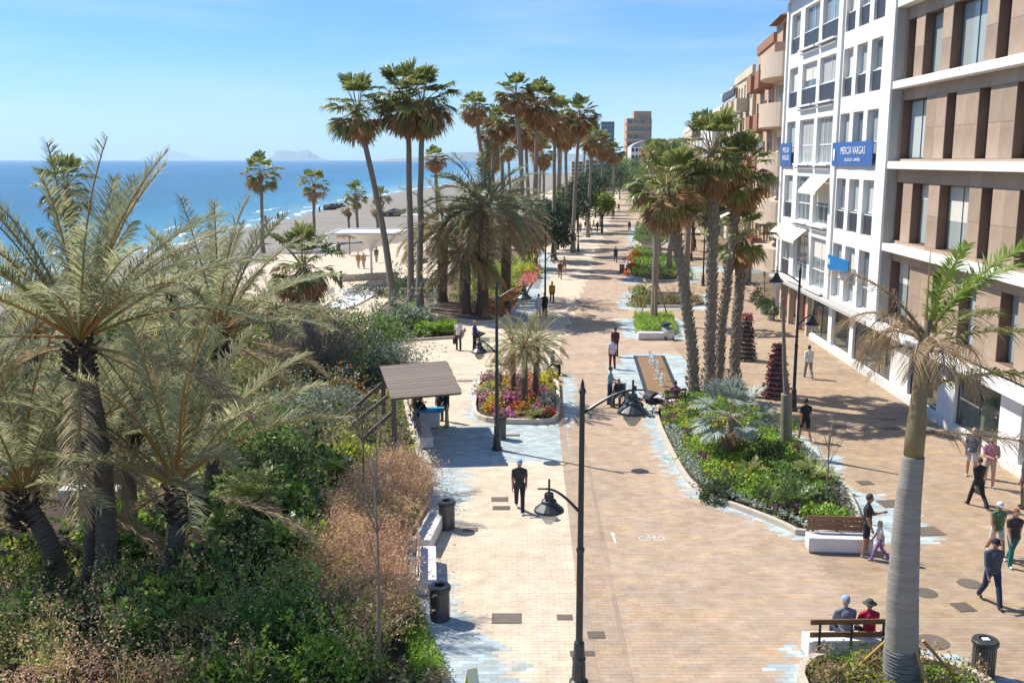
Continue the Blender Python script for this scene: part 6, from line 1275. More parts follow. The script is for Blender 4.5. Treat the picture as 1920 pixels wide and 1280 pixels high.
# ------------------------------------------------------------------ street lamps
M_lampgl = glassmat('lamp_glass', (0.62, 0.58, 0.48), 0.15, 0.5, see=0.3)
def lamp(b, h, label, rz=0.0, low=0.66, flip=1, seed=0):
    """iron post on a moulded foot, one arm high to one side and one lower to the other, bell lanterns hanging"""
    root = empty('street_lamp', b, rz, label, 'street lamp', 'iron street lamps of the promenade')
    MB().lathe([(0.20, 0), (0.20, 0.10), (0.15, 0.14), (0.135, 0.55), (0.15, 0.60), (0.12, 0.66), (0.11, 0.95), (0.075, 1.0)], 14).build('foot', M_iron, root)
    mb = MB(); mb.lathe([(0.075, 1.0), (0.07, h * 0.45), (0.085, h * 0.45 + 0.03), (0.085, h * 0.45 + 0.10), (0.062, h * 0.45 + 0.14), (0.052, h - 0.25), (0.07, h - 0.22), (0.07, h - 0.16), (0.045, h - 0.12), (0.03, h), (0.0, h + 0.08)], 12); mb.build('pole', M_iron, root)
    for sgn, z, L in ((flip, h - 0.16, 1.02), (-flip, h * low, 0.66)):
        pts = []
        for i in range(9):
            t = i / 8; pts.append((sgn * (0.05 + L * t), 0, z - 0.62 * (1 - math.sin(t * math.pi / 2)) * 0.75))
        a = MB(); a.tube(pts, [0.035, 0.034, 0.032, 0.03, 0.028, 0.026, 0.025, 0.024, 0.022], 7); a.tube([(sgn * L, 0, z), (sgn * (L + 0.22), 0, z)], 0.018, 6); arm = a.build('arm', M_iron, root)
        x = sgn * (L * 0.98); ln = MB(); ln.lathe([(0.0, 0.22), (0.022, 0.2), (0.022, -0.06), (0.09, -0.09), (0.10, -0.20), (0.15, -0.24), (0.16, -0.30), (0.30, -0.42), (0.31, -0.47), (0.22, -0.475), (0.0, -0.475)], 16, (x, 0, z), cap=False); l_ = ln.build('lantern', M_iron, root, smooth=False)
        MB().lathe([(0.20, -0.478), (0.17, -0.60), (0.08, -0.72), (0.0, -0.74)], 14, (x, 0, z), cap=False).build('lamp_glass', M_lampgl, l_)
    return root
b = G(1085, 1283); lamp(b, P(1090, 716, b.y).z, 'nearest iron street lamp standing between cream and brown paving')
b = G(932, 843); lamp(b, 6.4, 'iron street lamp in front of the flower bed with a bin on it')
b = G(1487, 770); lamp(b, 6.3, 'iron street lamp beside the shops by the bare trunk', flip=-1, low=0.68)
for i, (u, v, lab) in enumerate([(1022, 585, 'iron street lamp on the cream walk by the mulch bed'), (1084, 472, 'far iron street lamp on the left of the brown walk'), (1318, 536, 'far iron street lamp among the right-hand paving'), (1296, 490, 'farther iron street lamp on its pale blue circle'), (1126, 425, 'farthest iron street lamp on the left of the walk'), (878, 588, 'slim iron street lamp standing in the mulch bed')]):
    lamp(G(u, v), 6.4, lab, rz=0.2 * i, flip=1 if i % 2 else -1)
# ------------------------------------------------------------------ litter bins
def bin_(b, label, r=0.255, h=0.86, lid=True, plate=False):
    root = empty('litter_bin', b, 0, label, 'litter bin', 'grey slatted litter bins')
    MB().lathe([(r * 0.9, 0), (r * 0.9, 0.03), (r * 0.86, 0.04), (r * 0.86, h - 0.1), (r * 0.8, h - 0.1), (r * 0.8, 0.1), (0, 0.1)], 22, cap=False).build('drum', M_steel, root)
    mb = MB(); n = 26
    for i in range(n):
        a = 2 * math.pi * i / n; c, s = math.cos(a), math.sin(a); mb.bar((r * 0.9 * c, r * 0.9 * s, 0.02), (r * 0.9 * c, r * 0.9 * s, h - 0.12), 0.036, 0.012, up=(c, s, 0))
    tag(mb.build('slats', M_steel, root), kind='stuff')
    MB().lathe([(r * 0.95, h - 0.12), (r * 1.07, h - 0.10), (r * 1.07, h - 0.03), (r * 0.98, h), (r * 0.52, h + 0.015), (r * 0.48, h - 0.02), (r * 0.46, h - 0.14)], 22, cap=False).build('lid_ring', M_iron, root)
    if plate: MB().box(-0.09, 0.05, -0.1, 0.02, h + 0.012, h + 0.03).build('ash_plate', M_print, root)
    return root
bin_(G(838, 990), 'litter bin at the far end of the two white garden benches'); bin_(G(825, 1160), 'litter bin at the near end of the two white garden benches')
bin_(G(1842, 1268), 'litter bin with shiny lid by the corner planter at bottom right', plate=True); bin_(G(938, 822), 'slim litter bin fixed beside the street lamp at the flower bed', 0.25, 0.92); bin_(G(952, 588), 'litter bin beside the person in orange')
bin_(G(1166, 512), 'far litter bin at the edge of the brown walk by red flowers')
# ------------------------------------------------------------------ benches
def bench(p, q, label, back=1, w=0.52, h=0.45, slats=2, hb=0.86, group='white stone benches with wooden backs'):
    """stone block seat along p-q; slatted wooden back on iron brackets on one side"""
    p, q = Vector(p[:2]).to_3d(), Vector(q[:2]).to_3d(); d = q - p; L = d.length; root = empty('bench', (p + q) / 2, math.atan2(d.y, d.x), label, 'bench', group)
    mb = MB(); mb.box(-L / 2, L / 2, -w / 2, w / 2, 0.05, h); mb.build('seat_block', M_whitestone, root, bevel=0.02); MB().box(-L / 2 + 0.06, L / 2 - 0.06, -w / 2 + 0.05, w / 2 - 0.05, 0, 0.048).build('foot', M_grey, root)
    if back:
        for k in range(slats): z = h + 0.14 + k * (hb - h - 0.1) / max(1, slats - 1) * 0.95; MB().box(-L / 2 + 0.03, L / 2 - 0.03, back * (w / 2 - 0.06) - 0.02, back * (w / 2 - 0.06) + 0.02, z - 0.06, z + 0.06).build('back_slat', M_wood, root, bevel=0.008)
        for x in (-L * 0.38, 0, L * 0.38): MB().box(x - 0.025, x + 0.025, back * (w / 2 - 0.002), back * (w / 2 + 0.02), h * 0.6, hb + 0.05).build('bracket', M_iron, root)
    return root
bench(G(790, 1040), G(818, 985), 'white bench at the garden kerb, nearer the shelter, turned to the walk', 1, hb=0.70)
bench(G(800, 1118), G(800, 1052), 'white bench at the garden kerb next to the nearest litter bin', 1, hb=0.70)
bench(G(800, 842), G(780, 790), 'white bench in the shade at the edge of the shelter', 1)
bench(G(1512, 1030), G(1632, 1034), 'white bench with wooden back at the tip of the wedge planter', 1, slats=3)
bench(G(1508, 1228), G(1662, 1226), 'white bench seen from behind with two people sitting on it', -1)
bench(G(1196, 636), G(1262, 636), 'white backless bench before the small square planter', 0)
bench(G(1240, 770), G(1282, 764), 'white bench with wooden back behind the wedge planter facing the fountain', -1)
bench(G(1022, 700), G(1040, 704), 'small bench at the back corner of the flower bed', 0)
bench(G(240, 936), G(120, 934), 'long low white bench in the garden shade behind palm trunks', 0, 0.7, 0.4)
# ------------------------------------------------------------------ timber shelter with its table
Zr = 2.35; rc = [G(712, 688, Zr), G(838, 678, Zr + 0.15), G(866, 738, Zr + 0.05), G(734, 749, Zr - 0.1)]
A, B, C_, D = rc[3], rc[2], rc[1], rc[0]      # near-left, near-right, far-right, far-left
b0 = (A + B + C_ + D) / 4; root = empty('shelter', (b0.x, b0.y, 0), 0, 'weathered timber shelter with a flat plank roof over a games table', 'shelter'); off = Vector((b0.x, b0.y, 0)); nb = 26
for k in range(nb):
    t0, t1 = k / nb + 0.0012, (k + 1) / nb - 0.0012; p0, p1 = A.lerp(D, t0) - off, B.lerp(C_, t0) - off; q0, q1 = A.lerp(D, t1) - off, B.lerp(C_, t1) - off; e = Vector((0, 0, 0.04 + 0.004 * (k % 2))); j = 0.03 * math.sin(k * 2.7)
    MB().add([p0, p1 + Vector((j, 0, 0)), q1 + Vector((j, 0, 0)), q0, p0 + e, p1 + e + Vector((j, 0, 0)), q1 + e + Vector((j, 0, 0)), q0 + e], [(3, 2, 1, 0), (4, 5, 6, 7), (0, 1, 5, 4), (1, 2, 6, 5), (2, 3, 7, 6), (3, 0, 4, 7)]).build('roof_plank', M_oldwood, root)
for s, t in ((0.04, 0.05), (0.96, 0.05), (0.5, 0.5), (0.04, 0.95), (0.96, 0.95)):
    if s in (0.04, 0.96):
        p = A.lerp(B, s).lerp(D.lerp(C_, s), t) - off
    if s == 0.5: continue
    if s == 0.96: continue
    MB().bar(Vector((p.x, p.y, 0)), Vector((p.x, p.y, p.z - 0.02)), 0.17).build('post', M_oldwood, root)
for s in (0.5,):
    for t in (0.9,): p = A.lerp(B, s).lerp(D.lerp(C_, s), t) - off; MB().bar(Vector((p.x, p.y, 0)), Vector((p.x, p.y, p.z - 0.03)), 0.15).build('post', M_oldwood, root)
for t in (0.08, 0.5, 0.92): p, q = A.lerp(D, t) - off - Vector((0, 0, 0.07)), B.lerp(C_, t) - off - Vector((0, 0, 0.07)); MB().bar(p, q, 0.09, 0.13).build('beam', M_oldwood, root)
for t, dx in ((0.05, -1.9), (0.5, -2.1), (0.95, -1.9)):
    p = A.lerp(D, t) - off; MB().bar((p.x + dx, p.y - 0.2, 0.0), (p.x + 0.1, p.y, 1.75), 0.13).build('brace', M_oldwood, root)
tb = G(806, 800); root = empty('games_table', tb, 0, 'pale table with a bright blue top under the shelter', 'table'); mb = MB(); mb.box(-0.55, 0.55, -0.42, 0.42, 0.70, 0.745); mb.build('table_top', mat('blue_top', (0.03, 0.30, 0.55), (0.04, 0.34, 0.58), 0.5, 4), root); 
MB().box(-0.40, 0.40, -0.28, 0.28, 0.04, 0.698).build('pedestal', M_whitestone, root)
# ------------------------------------------------------------------ fountain
fx = [Vector((*p, 0)) for p in FOUNT]; c = sum(fx, Vector()) / 4; root = empty('fountain', c, 0, 'shallow brown-tiled floor fountain with white water jets', 'fountain'); loc = [p - c for p in fx]
if area2([(p.x, p.y) for p in loc]) < 0: loc = loc[::-1]
M_bas = mat('basin_tile', (0.40, 0.22, 0.10), (0.33, 0.175, 0.08), 0.55, 6, 0.1); MB().add([p + Vector((0, 0, 0.004)) for p in loc], [(0, 1, 2, 3)]).build('basin_floor', M_bas, root)
M_wat = glassmat('shallow_water', (0.10, 0.07, 0.04), 0.10, 0.3, see=0.92); MB().add([p * 0.98 + Vector((0, 0, 0.014)) for p in loc], [(0, 1, 2, 3)]).build('water', M_wat, root)
for i in range(4):
    p, q = loc[i], loc[(i + 1) % 4]; MB().bar(p + Vector((0, 0, 0.02)), q + Vector((0, 0, 0.02)), 0.16, 0.06).build('rim', M_iron if i % 2 else M_grey, root)
M_jet = mat('jet_foam', (0.82, 0.85, 0.86), (0.75, 0.80, 0.82), 0.6, 20, 0.5); rg = np.random.default_rng(8)
for i, (u, v) in enumerate([(1218, 676), (1225, 690), (1232, 712), (1241, 724), (1222, 684)]):
    g = G(u, v) - c; h = (0.55, 0.75, 0.95, 0.6, 0.5)[i]; n = 260; t = rg.random(n); a = rg.random(n) * 6.28; r_ = 0.03 + 0.10 * np.abs(rg.normal(0, 1, n)) * (1.1 - t); Pn = np.stack([g.x + r_ * np.cos(a), g.y + r_ * np.sin(a), 0.02 + h * t], 1); V = leafcloud(Pn, 0.07, rg, 1.8, 0.8); inst('water_jet', quads('water_jet', V, M_jet), root)
# ------------------------------------------------------------------ flower towers
def flower_tower(b, h, r, label, seed, kind):
    root = empty('flower_tower', b, 0, label, 'planter', 'conical flower towers'); MB().lathe([(r * 0.9, 0), (r * 0.8, 0.1), (r * 0.2, h * 0.98), (0, h)], 14).build('core', M_iron, root); rg = np.random.default_rng(seed); n = 11
    for k in range(n):
        z = h * (k + 0.5) / n; rr = r * (1 - 0.72 * k / n); m = 120; a = rg.random(m) * 6.28; dr = rr * (0.95 + 0.18 * rg.normal(0, 1, m)); Pn = np.stack([dr * np.cos(a), dr * np.sin(a), z + 0.05 * rg.normal(0, 1, m)], 1); d = np.stack([np.cos(a), np.sin(a), np.full(m, 0.2)], 1); V = leafcloud(Pn, 0.13, rg, 1.6, 0.2, d)
        pal = [(0.22, 0.045, 0.06), (0.30, 0.07, 0.09), (0.10, 0.05, 0.05), (0.42, 0.12, 0.14)] if (kind or k > n - 3) else [(0.06, 0.04, 0.045), (0.12, 0.06, 0.07), (0.05, 0.05, 0.03)]
        tag(inst('flower_tier', quads('flower_tier', V, L_tints, tints(m, pal, rg)), root), kind='stuff'); MB().lathe([(rr * 1.02, -0.02), (rr * 1.08, 0.02), (rr * 0.98, 0.05)], 16, (0, 0, h * k / n + 0.06), cap=False).build('ring_shelf', mat('ring_grey', (0.30, 0.28, 0.28), (0.24, 0.22, 0.22), 0.6, 4), root)
flower_tower(G(1455, 745), 2.55, 0.52, 'reddish conical flower tower by the lamp at the shops', 1, True); flower_tower(G(1398, 675), 2.6, 0.5, 'dark conical flower tower behind the sturdy palms', 2, False)
# ------------------------------------------------------------------ covers in the paving, painted marks
def cover(u, v, w, d, label, rz=0.0, rnd_=False):
    g = G(u, v); mb = MB()
    if rnd_: mb.lathe([(w / 2, 0.0), (w / 2, 0.008), (w / 2 - 0.03, 0.010), (0.0, 0.010)], 28, cap=False)
    else:
        mb.box(-w / 2, w / 2, -d / 2, d / 2, 0, 0.007); mb.box(-w / 2 + 0.04, w / 2 - 0.04, -d / 2 + 0.04, d / 2 - 0.04, 0.0072, 0.011)
    o = mb.build('manhole_cover', M_cover, None, (g.x, g.y, 0.002), (0, 0, rz)); return tag(o, label, 'manhole cover', 'covers set in the paving')
CV = [(937, 936, .55, .42, 'rectangular cover on the cream paving, left of the walking man'), (940, 952, .55, .36, 'rectangular cover just below the other near the walking man'), (950, 1159, .72, .55, 'large rectangular cover on the cream paving near the bottom'), (1059, 1157, .38, .30, 'small brown cover left of the nearest lamp post'), (1118, 1190, .40, .36, 'dark square cover right of the nearest lamp post'), (1092, 1225, .55, .25, 'brown cover behind the foot of the nearest lamp post'),
      (882, 993, .45, .30, 'cover in the shadow of the far garden litter bin'), (962, 816, .55, .30, 'narrow cover by the lamp at the flower bed'), (872, 714, .75, .35, 'narrow cover on the plaza behind the shelter'), (1806, 1138, .45, .5, 'dark square cover at right, below the round ones'), (1672, 944, .8, .7, 'brown square cover beside the wedge planter bench'), (1740, 996, .8, .7, 'brown square cover on pale blue paving behind the big palm'), (1574, 800, .6, .4, 'cover on the shop-side paving near the man in black'), (1664, 786, .7, .4, 'cover near the shop plinth, farther one'), (1672, 803, .7, .4, 'cover near the shop plinth, nearer one'), (1622, 905, .5, .45, 'small square cover by the planter kerb')]
for u, v, w, d, lab in CV: cover(u, v, w, d, lab, 0.15 if u > 1600 else 0.0)
for u, v, w, lab in [(1818, 1094, .62, 'round cover on the tan paving, right of the big palm'), (1748, 1203, .75, 'round cover right beside the big palm trunk near the bottom'), (1735, 1111, .6, 'pale round cover just right of the big palm trunk')]: cover(u, v, w, w, lab, rnd_=True)
M_paint = mat('worn_paint', (0.70, 0.68, 0.62), (0.48, 0.42, 0.34), 0.8, 9, 0.1); g = G(1222, 1009); mb = MB()
def ringp(cx, cy, r, w, sy=1.0, n=20):
    vs_, fs = [], []
    for i in range(n): a = 2 * math.pi * i / n; vs_ += [(cx + r * math.cos(a), cy + r * math.sin(a) * sy, 0), (cx + (r - w) * math.cos(a), cy + (r - w) * math.sin(a) * sy, 0)]
    for i in range(n): j = (i + 1) % n; fs.append((2 * i, 2 * j, 2 * j + 1, 2 * i + 1))
    mb.add(vs_, fs)
def strk(p, q, w=0.045):
    p, q = Vector((*p, 0.0)), Vector((*q, 0.0)); d = (q - p).normalized(); n = Vector((-d.y, d.x, 0)) * w / 2; mb.add([p - n, q - n, q + n, p + n], [(0, 1, 2, 3)])
ringp(-0.22, 0, 0.16, 0.04, 1.2); ringp(0.22, 0, 0.16, 0.04, 1.2)
for p, q in (((-.22, 0), (-.12, .24)), ((-.12, .24), (.13, .24)), ((-.12, .24), (.02, 0)), ((.02, 0), (.13, .24)), ((-.22, 0), (.02, 0)), ((.22, 0), (.11, .33)), ((.11, .33), (.19, .34)), ((-.16, .3), (-.06, .3))): strk(p, q)
tag(mb.build('bicycle_symbol', M_paint, None, (g.x, g.y, 0.006)), 'worn white bicycle symbol painted on the brown walk', 'road marking')
g = G(1151, 1008); mb = MB(); mb.add([(-0.03, -0.42, 0), (0.05, -0.42, 0), (0.03, 0.2, 0), (0.10, 0.2, 0), (0.0, 0.48, 0), (-0.09, 0.2, 0), (-0.03, 0.2, 0)], [(0, 1, 2, 3, 4, 5, 6)]); tag(mb.build('arrow_mark', M_paint, None, (g.x, g.y, 0.006)), 'worn white arrow painted left of the bicycle symbol', 'road marking')
# ------------------------------------------------------------------ caution board, palm props
g = G(886, 1306); root = empty('caution_board', g, 0.3, 'yellow folding caution board standing at the bottom edge', 'sign'); M_yel = mat('caution_yellow', (0.72, 0.50, 0.03), (0.66, 0.44, 0.03), 0.5, 3); M_yel2 = mat('caution_pale', (0.80, 0.74, 0.48), (0.76, 0.70, 0.44), 0.5, 3)
for s_, m in ((-1, M_yel2), (1, M_yel)): MB().add([(-0.14, s_ * 0.2, 0), (0.14, s_ * 0.2, 0), (0.10, s_ * 0.02, 0.62), (-0.10, s_ * 0.02, 0.62), (-0.14, s_ * 0.2 - s_ * 0.02, 0), (0.14, s_ * 0.2 - s_ * 0.02, 0), (0.10, s_ * 0.005, 0.61), (-0.10, s_ * 0.005, 0.61)], [(0, 1, 2, 3), (7, 6, 5, 4), (0, 3, 7, 4), (1, 5, 6, 2), (3, 2, 6, 7)]).build('board', m, root)
M_prop = mat('prop_timber', (0.52, 0.31, 0.10), (0.44, 0.25, 0.08), 0.7, 5, 0.1); b = G(1690, 1302)
for i, (dx, dy, lab) in enumerate([(-0.95, 0.55, 'orange timber prop on the left of the big palm trunk'), (0.35, -0.85, 'orange timber prop at the front of the big palm trunk'), (1.35, 0.35, 'orange timber prop slanting right from the big palm trunk')]):
    tag(MB().tube([(b.x + dx, b.y + dy, 0.1), (b.x + dx * 0.3, b.y + dy * 0.3, 1.15)], 0.035, 7).build('timber_prop', M_prop), lab, 'prop', 'timber props of the big palm')
# ------------------------------------------------------------------ seaside plaza: tulip canopy, parasol, low wall, terrace
M_canv = mat('canopy_membrane', (0.78, 0.77, 0.73), (0.72, 0.71, 0.67), 0.7, 2)
def tulip(b, h, r, label):
    root = empty('funnel_canopy', b, 0, label, 'canopy'); MB().lathe([(0.16, 0), (0.11, 0.2), (0.10, h * 0.7), (0.12, h * 0.75)], 12).build('mast', M_frame, root); n = 28; vs_, fs = [], []; k = 7
    for i in range(k + 1):
        t = i / k; z = h * 0.55 + (h * 0.45) * (1 - (1 - t) ** 1.9); rr = 0.10 + (r - 0.10) * t ** 1.5
        for j in range(n):
            a = 2 * math.pi * j / n; q = 1 / max(abs(math.cos(a)), abs(math.sin(a))); q = 1 + (q - 1) * t * 0.9; vs_.append((rr * q * math.cos(a), rr * q * math.sin(a), z))
    for i in range(k):
        for j in range(n): j2 = (j + 1) % n; fs.append((i * n + j, i * n + j2, (i + 1) * n + j2, (i + 1) * n + j))
    MB().add(vs_, fs).build('membrane', M_canv, root, smooth=True); m2 = MB()
    for s_ in (-1, 1): m2.box(-r * 0.98, r * 0.98, s_ * r * 0.98 - 0.06, s_ * r * 0.98 + 0.06, h - 0.05, h + 0.1); m2.box(s_ * r * 0.98 - 0.06, s_ * r * 0.98 + 0.06, -r * 0.91, r * 0.91, h - 0.045, h + 0.095)
    m2.build('edge_frame', M_frame, root); return root
tulip(G(697, 524), 4.4, 3.3, 'white funnel-shaped canopy on a mast on the seaside plaza'); tulip(G(800, 470), 4.3, 2.8, 'second funnel canopy behind the tall close pair of palms')
g = G(656, 478); root = empty('thatch_parasol', g, 0, 'thatched beach parasol left of the funnel canopy', 'parasol'); MB().tube([(0, 0, 0), (0, 0, 2.5)], 0.06, 7).build('pole', M_oldwood, root); rg = np.random.default_rng(4); n = 700; a = rg.random(n) * 6.28; t = rg.random(n) ** 0.6; Pn = np.stack([1.25 * t * np.cos(a), 1.25 * t * np.sin(a), 2.75 - 0.55 * t], 1); V = leafcloud(Pn, 0.35, rg, 5, -0.2, np.stack([np.cos(a), np.sin(a), np.full(n, -0.5)], 1)); inst('thatch', quads('thatch', V, L_fand), root)
mb = MB(); p, q = G(640, 527), G(745, 522); mb.bar(p + Vector((0, 0, .3)), q + Vector((0, 0, .3)), 0.5, 0.6); tag(mb.build('low_wall', M_kerb), 'low pale wall edging the seaside plaza', 'wall')
mb = MB(); p, q = G(760, 495), G(800, 492); mb.bar(p + Vector((0, 0, .25)), q + Vector((0, 0, .25)), 0.6, 0.5); tag(mb.build('low_wall', M_kerb), 'short pale wall end right of the close pair of palms', 'wall')
tp = gp((606, 582), (640, 562), (690, 548), (706, 553), (672, 572), (645, 582)); tp = tp if area2(tp) > 0 else tp[::-1]
tag(MB().prism(tp, -0.02, 0.12).build('terrace', M_white), 'white terrace floor beyond the garden bushes', 'terrace')
def chair(b, label, rz, group='white terrace chairs'):
    root = empty('terrace_chair', b, rz, label, 'chair', group); MB().box(-0.24, 0.24, -0.24, 0.24, 0.42, 0.46).build('seat', M_frame, root); MB().box(-0.24, 0.24, -0.27, -0.23, 0.47, 0.9).build('backrest', M_frame, root)
    for x in (-0.2, 0.2):
        for y in (-0.2, 0.2): MB().box(x - 0.02, x + 0.02, y - 0.02, y + 0.02, 0, 0.419).build('leg', M_frame, root)
for i, (u, v, rz, lab) in enumerate([(620, 560, 0.5, 'white terrace chair, leftmost on the terrace'), (636, 566, 2.0, 'white terrace chair in front of the man on the terrace'), (658, 562, 3.6, 'white terrace chair, rightmost on the terrace')]): chair(G(u, v, 0.12), lab, rz)
g = G(647, 560, 0.12); root = empty('terrace_table', g, 0, 'small round white table on the terrace', 'table'); MB().lathe([(0.35, 0.72), (0.35, 0.75), (0, 0.75)], 16).build('table_top', M_frame, root); MB().tube([(0, 0, 0.03), (0, 0, 0.72)], 0.04, 6).build('stem', M_frame, root); MB().lathe([(0.22, 0), (0.2, 0.03), (0, 0.03)], 12).build('base', M_frame, root)
# dark cafe clutter at the foot of the beige block
for i, (u, v, lab) in enumerate([(1432, 588, 'dark potted bush outside the beige block'), (1418, 572, 'dark potted bush farther along outside the beige block'), (1446, 600, 'dark potted bush nearest the white building corner')]):
    root = empty('potted_bush', G(u, v), 0, lab, 'potted plant', 'potted bushes outside the beige block'); MB().lathe([(0.22, 0), (0.30, 0.5), (0.27, 0.5), (0.25, 0.44), (0, 0.44)], 14, cap=False).build('pot', M_grey, root); rg = np.random.default_rng(70 + i); Pn, d = dome_points(500, 0.55, 0.55, 1.0, rg, 0.4, z0=0.45); inst('foliage', quads('foliage', leafcloud(Pn, 0.16, rg, 2, 0.3, d), L_tint, tints(500, G_dark, rg)), root)
# ------------------------------------------------------------------ prams and mobility chairs
def wheel(parent, c, r, m=None, w=0.04, name='wheel'):
    mb = MB(); n = 18; vs_, fs = [], []
    o = MB().lathe([(r * 0.80, -w / 2), (r, -w / 2), (r, w / 2), (r * 0.80, w / 2), (r * 0.80, -w / 2)], n, cap=False).build(name, M_black, parent, c, (0, R(90), 0))
    m2 = MB()
    for k in range(6): a = k * math.pi / 3; m2.bar((0, 0, 0), (r * 0.82 * math.cos(a), r * 0.82 * math.sin(a), 0), 0.012, 0.012)
    m2.build('spokes', M_steel, o); return o
def pram(b, rz, label, hood, body):
    root = empty('pram', b, rz, label, 'pram', 'prams being pushed along the promenade'); mh = mat('pram_' + hood, *PC[hood]); mbd = mat('pram_' + body, *PC[body])
    for x in (-0.25, 0.25):
        wheel(root, (x, -0.28, 0.15), 0.15); wheel(root, (x, 0.35, 0.12), 0.12)
    mb = MB()
    for x in (-0.22, 0.22): mb.tube([(x, -0.28, 0.15), (x, 0.1, 0.55), (x, -0.35, 0.85), (x, -0.55, 1.02)], 0.014, 6); mb.tube([(x, 0.35, 0.12), (x, -0.05, 0.55)], 0.014, 6)
    mb.tube([(-0.22, -0.55, 1.02), (0.22, -0.55, 1.02)], 0.018, 6); tag(mb.build('chassis', M_steel, root), kind='stuff')
    mb = MB(); mb.add([(-.2, -.2, .5), (.2, -.2, .5), (.2, .42, .48), (-.2, .42, .48), (-.23, -.25, .75), (.23, -.25, .75), (.23, .48, .66), (-.23, .48, .66)], [(3, 2, 1, 0), (0, 1, 5, 4), (1, 2, 6, 5), (2, 3, 7, 6), (3, 0, 4, 7)]).build('carrycot', mbd, root, bevel=0.03)
    n = 10; vs_, fs = [], []
    for i in range(n + 1):
        a = math.pi * (0.95 - 0.62 * i / n); vs_ += [(-.235, 0.02 + 0.36 * math.cos(a), .68 + 0.36 * math.sin(a)), (.235, 0.02 + 0.36 * math.cos(a), .68 + 0.36 * math.sin(a))]
    for i in range(n): fs.append((2 * i, 2 * i + 1, 2 * i + 3, 2 * i + 2))
    fs += [tuple(range(0, 2 * n + 2, 2)), tuple(range(1, 2 * n + 2, 2))[::-1]]; MB().add(vs_, fs).build('hood', mh, root)
    return root
PC = {'navy': ((0.02, 0.035, 0.10), (0.03, 0.045, 0.12)), 'black': ((0.02, 0.02, 0.024), (0.03, 0.03, 0.034)), 'grey': ((0.22, 0.24, 0.26), (0.18, 0.20, 0.22)), 'pale': ((0.50, 0.54, 0.56), (0.44, 0.48, 0.50)), 'blue': ((0.03, 0.16, 0.42), (0.03, 0.13, 0.36))}
pram(G(1250, 636), R(200), 'pale pram with navy hood beside the white backless bench', 'navy', 'pale'); pram(G(903, 656), R(-70), 'pram with dark hood pushed by the person in blue', 'black', 'pale'); pram(G(1222, 778), R(-60), 'black pram beside the wheelchair group', 'black', 'black')
def wheelchair(b, rz, label, seat):
    root = empty('wheelchair', b, rz, label, 'wheelchair'); ms = mat('pram_' + seat, *PC[seat])
    for x in (-0.29, 0.29): wheel(root, (x, -0.1, 0.3), 0.3); wheel(root, (x * 0.85, 0.38, 0.1), 0.1)
    MB().box(-0.22, 0.22, -0.22, 0.24, 0.46, 0.51).build('seat', ms, root); MB().box(-0.22, 0.22, -0.27, -0.23, 0.5, 0.98).build('backrest', ms, root); mb = MB()
    for x in (-0.24, 0.24): mb.tube([(x, 0.38, 0.1), (x, 0.3, 0.47), (x, -0.25, 0.47), (x, -0.26, 1.0), (x, -0.4, 1.0)], 0.014, 6); mb.tube([(x, 0.28, 0.47), (x, 0.26, 0.7), (x, -0.25, 0.72)], 0.014, 6)
    tag(mb.build('tube_frame', M_steel, root), kind='stuff'); MB().box(-0.2, 0.2, 0.42, 0.6, 0.12, 0.14).build('footrest', M_black, root); return root
wheelchair(G(1186, 775), R(-80), 'dark wheelchair with a blue-clad passenger near the fountain', 'black'); wheelchair(G(1160, 760), R(160), 'wheelchair at the left of the group near the fountain', 'grey')

# air-conditioning boxes, beach boulders
for i, (Y_, z, lab) in enumerate([(73.5, 11.5, 'white air-conditioning box on the beige rounded block, upper one'), (76.0, 8.1, 'white air-conditioning box on the beige rounded block, lower one'), (84.0, 12.3, 'white air-conditioning box on the salmon block')]):
    root = empty('air_conditioner', (float(lerp_line(FACADE, Y_)) - 1.15, Y_, z), 0, lab, 'air conditioner', 'air-conditioning boxes on the fronts'); MB().box(-0.2, 0.2, -0.42, 0.42, 0, 0.6).build('casing', M_frame, root, bevel=0.02); MB().lathe([(0.22, 0), (0.22, 0.012), (0, 0.012)], 16).build('fan_grille', M_rail, root, (-0.203, 0.1, 0.3), (0, R(-90), 0))
M_rock = mat('dark_boulder', (0.12, 0.105, 0.09), (0.07, 0.062, 0.055), 0.95, 3, 0.8)
for i, (u, v, r, lab) in enumerate([(620, 392, 1.3, 'dark boulder at the water edge, left one'), (630, 389, 1.0, 'dark boulder at the water edge, middle one'), (641, 387, 0.8, 'dark boulder at the water edge, right one'), (742, 407, 1.7, 'dark boulder heap on the sand behind the leaning slender palm')]):
    g = G(u, v, -1.6 if v < 400 else -1.0); rg = np.random.default_rng(i + 900); me = MB().ball((0, 0, r * 0.3), (r * 1.5, r, r * 0.7), 12, 8).mesh('boulder', M_rock)
    for q in me.vertices: q.co *= 1 + 0.22 * math.sin(q.co.x * 3.1 + i) * math.cos(q.co.y * 2.7) + rg.normal(0, 0.05)
    tag(inst('boulder', me, None, g), lab, 'boulder', 'boulders on the beach')
PENDING, DONE = [], []
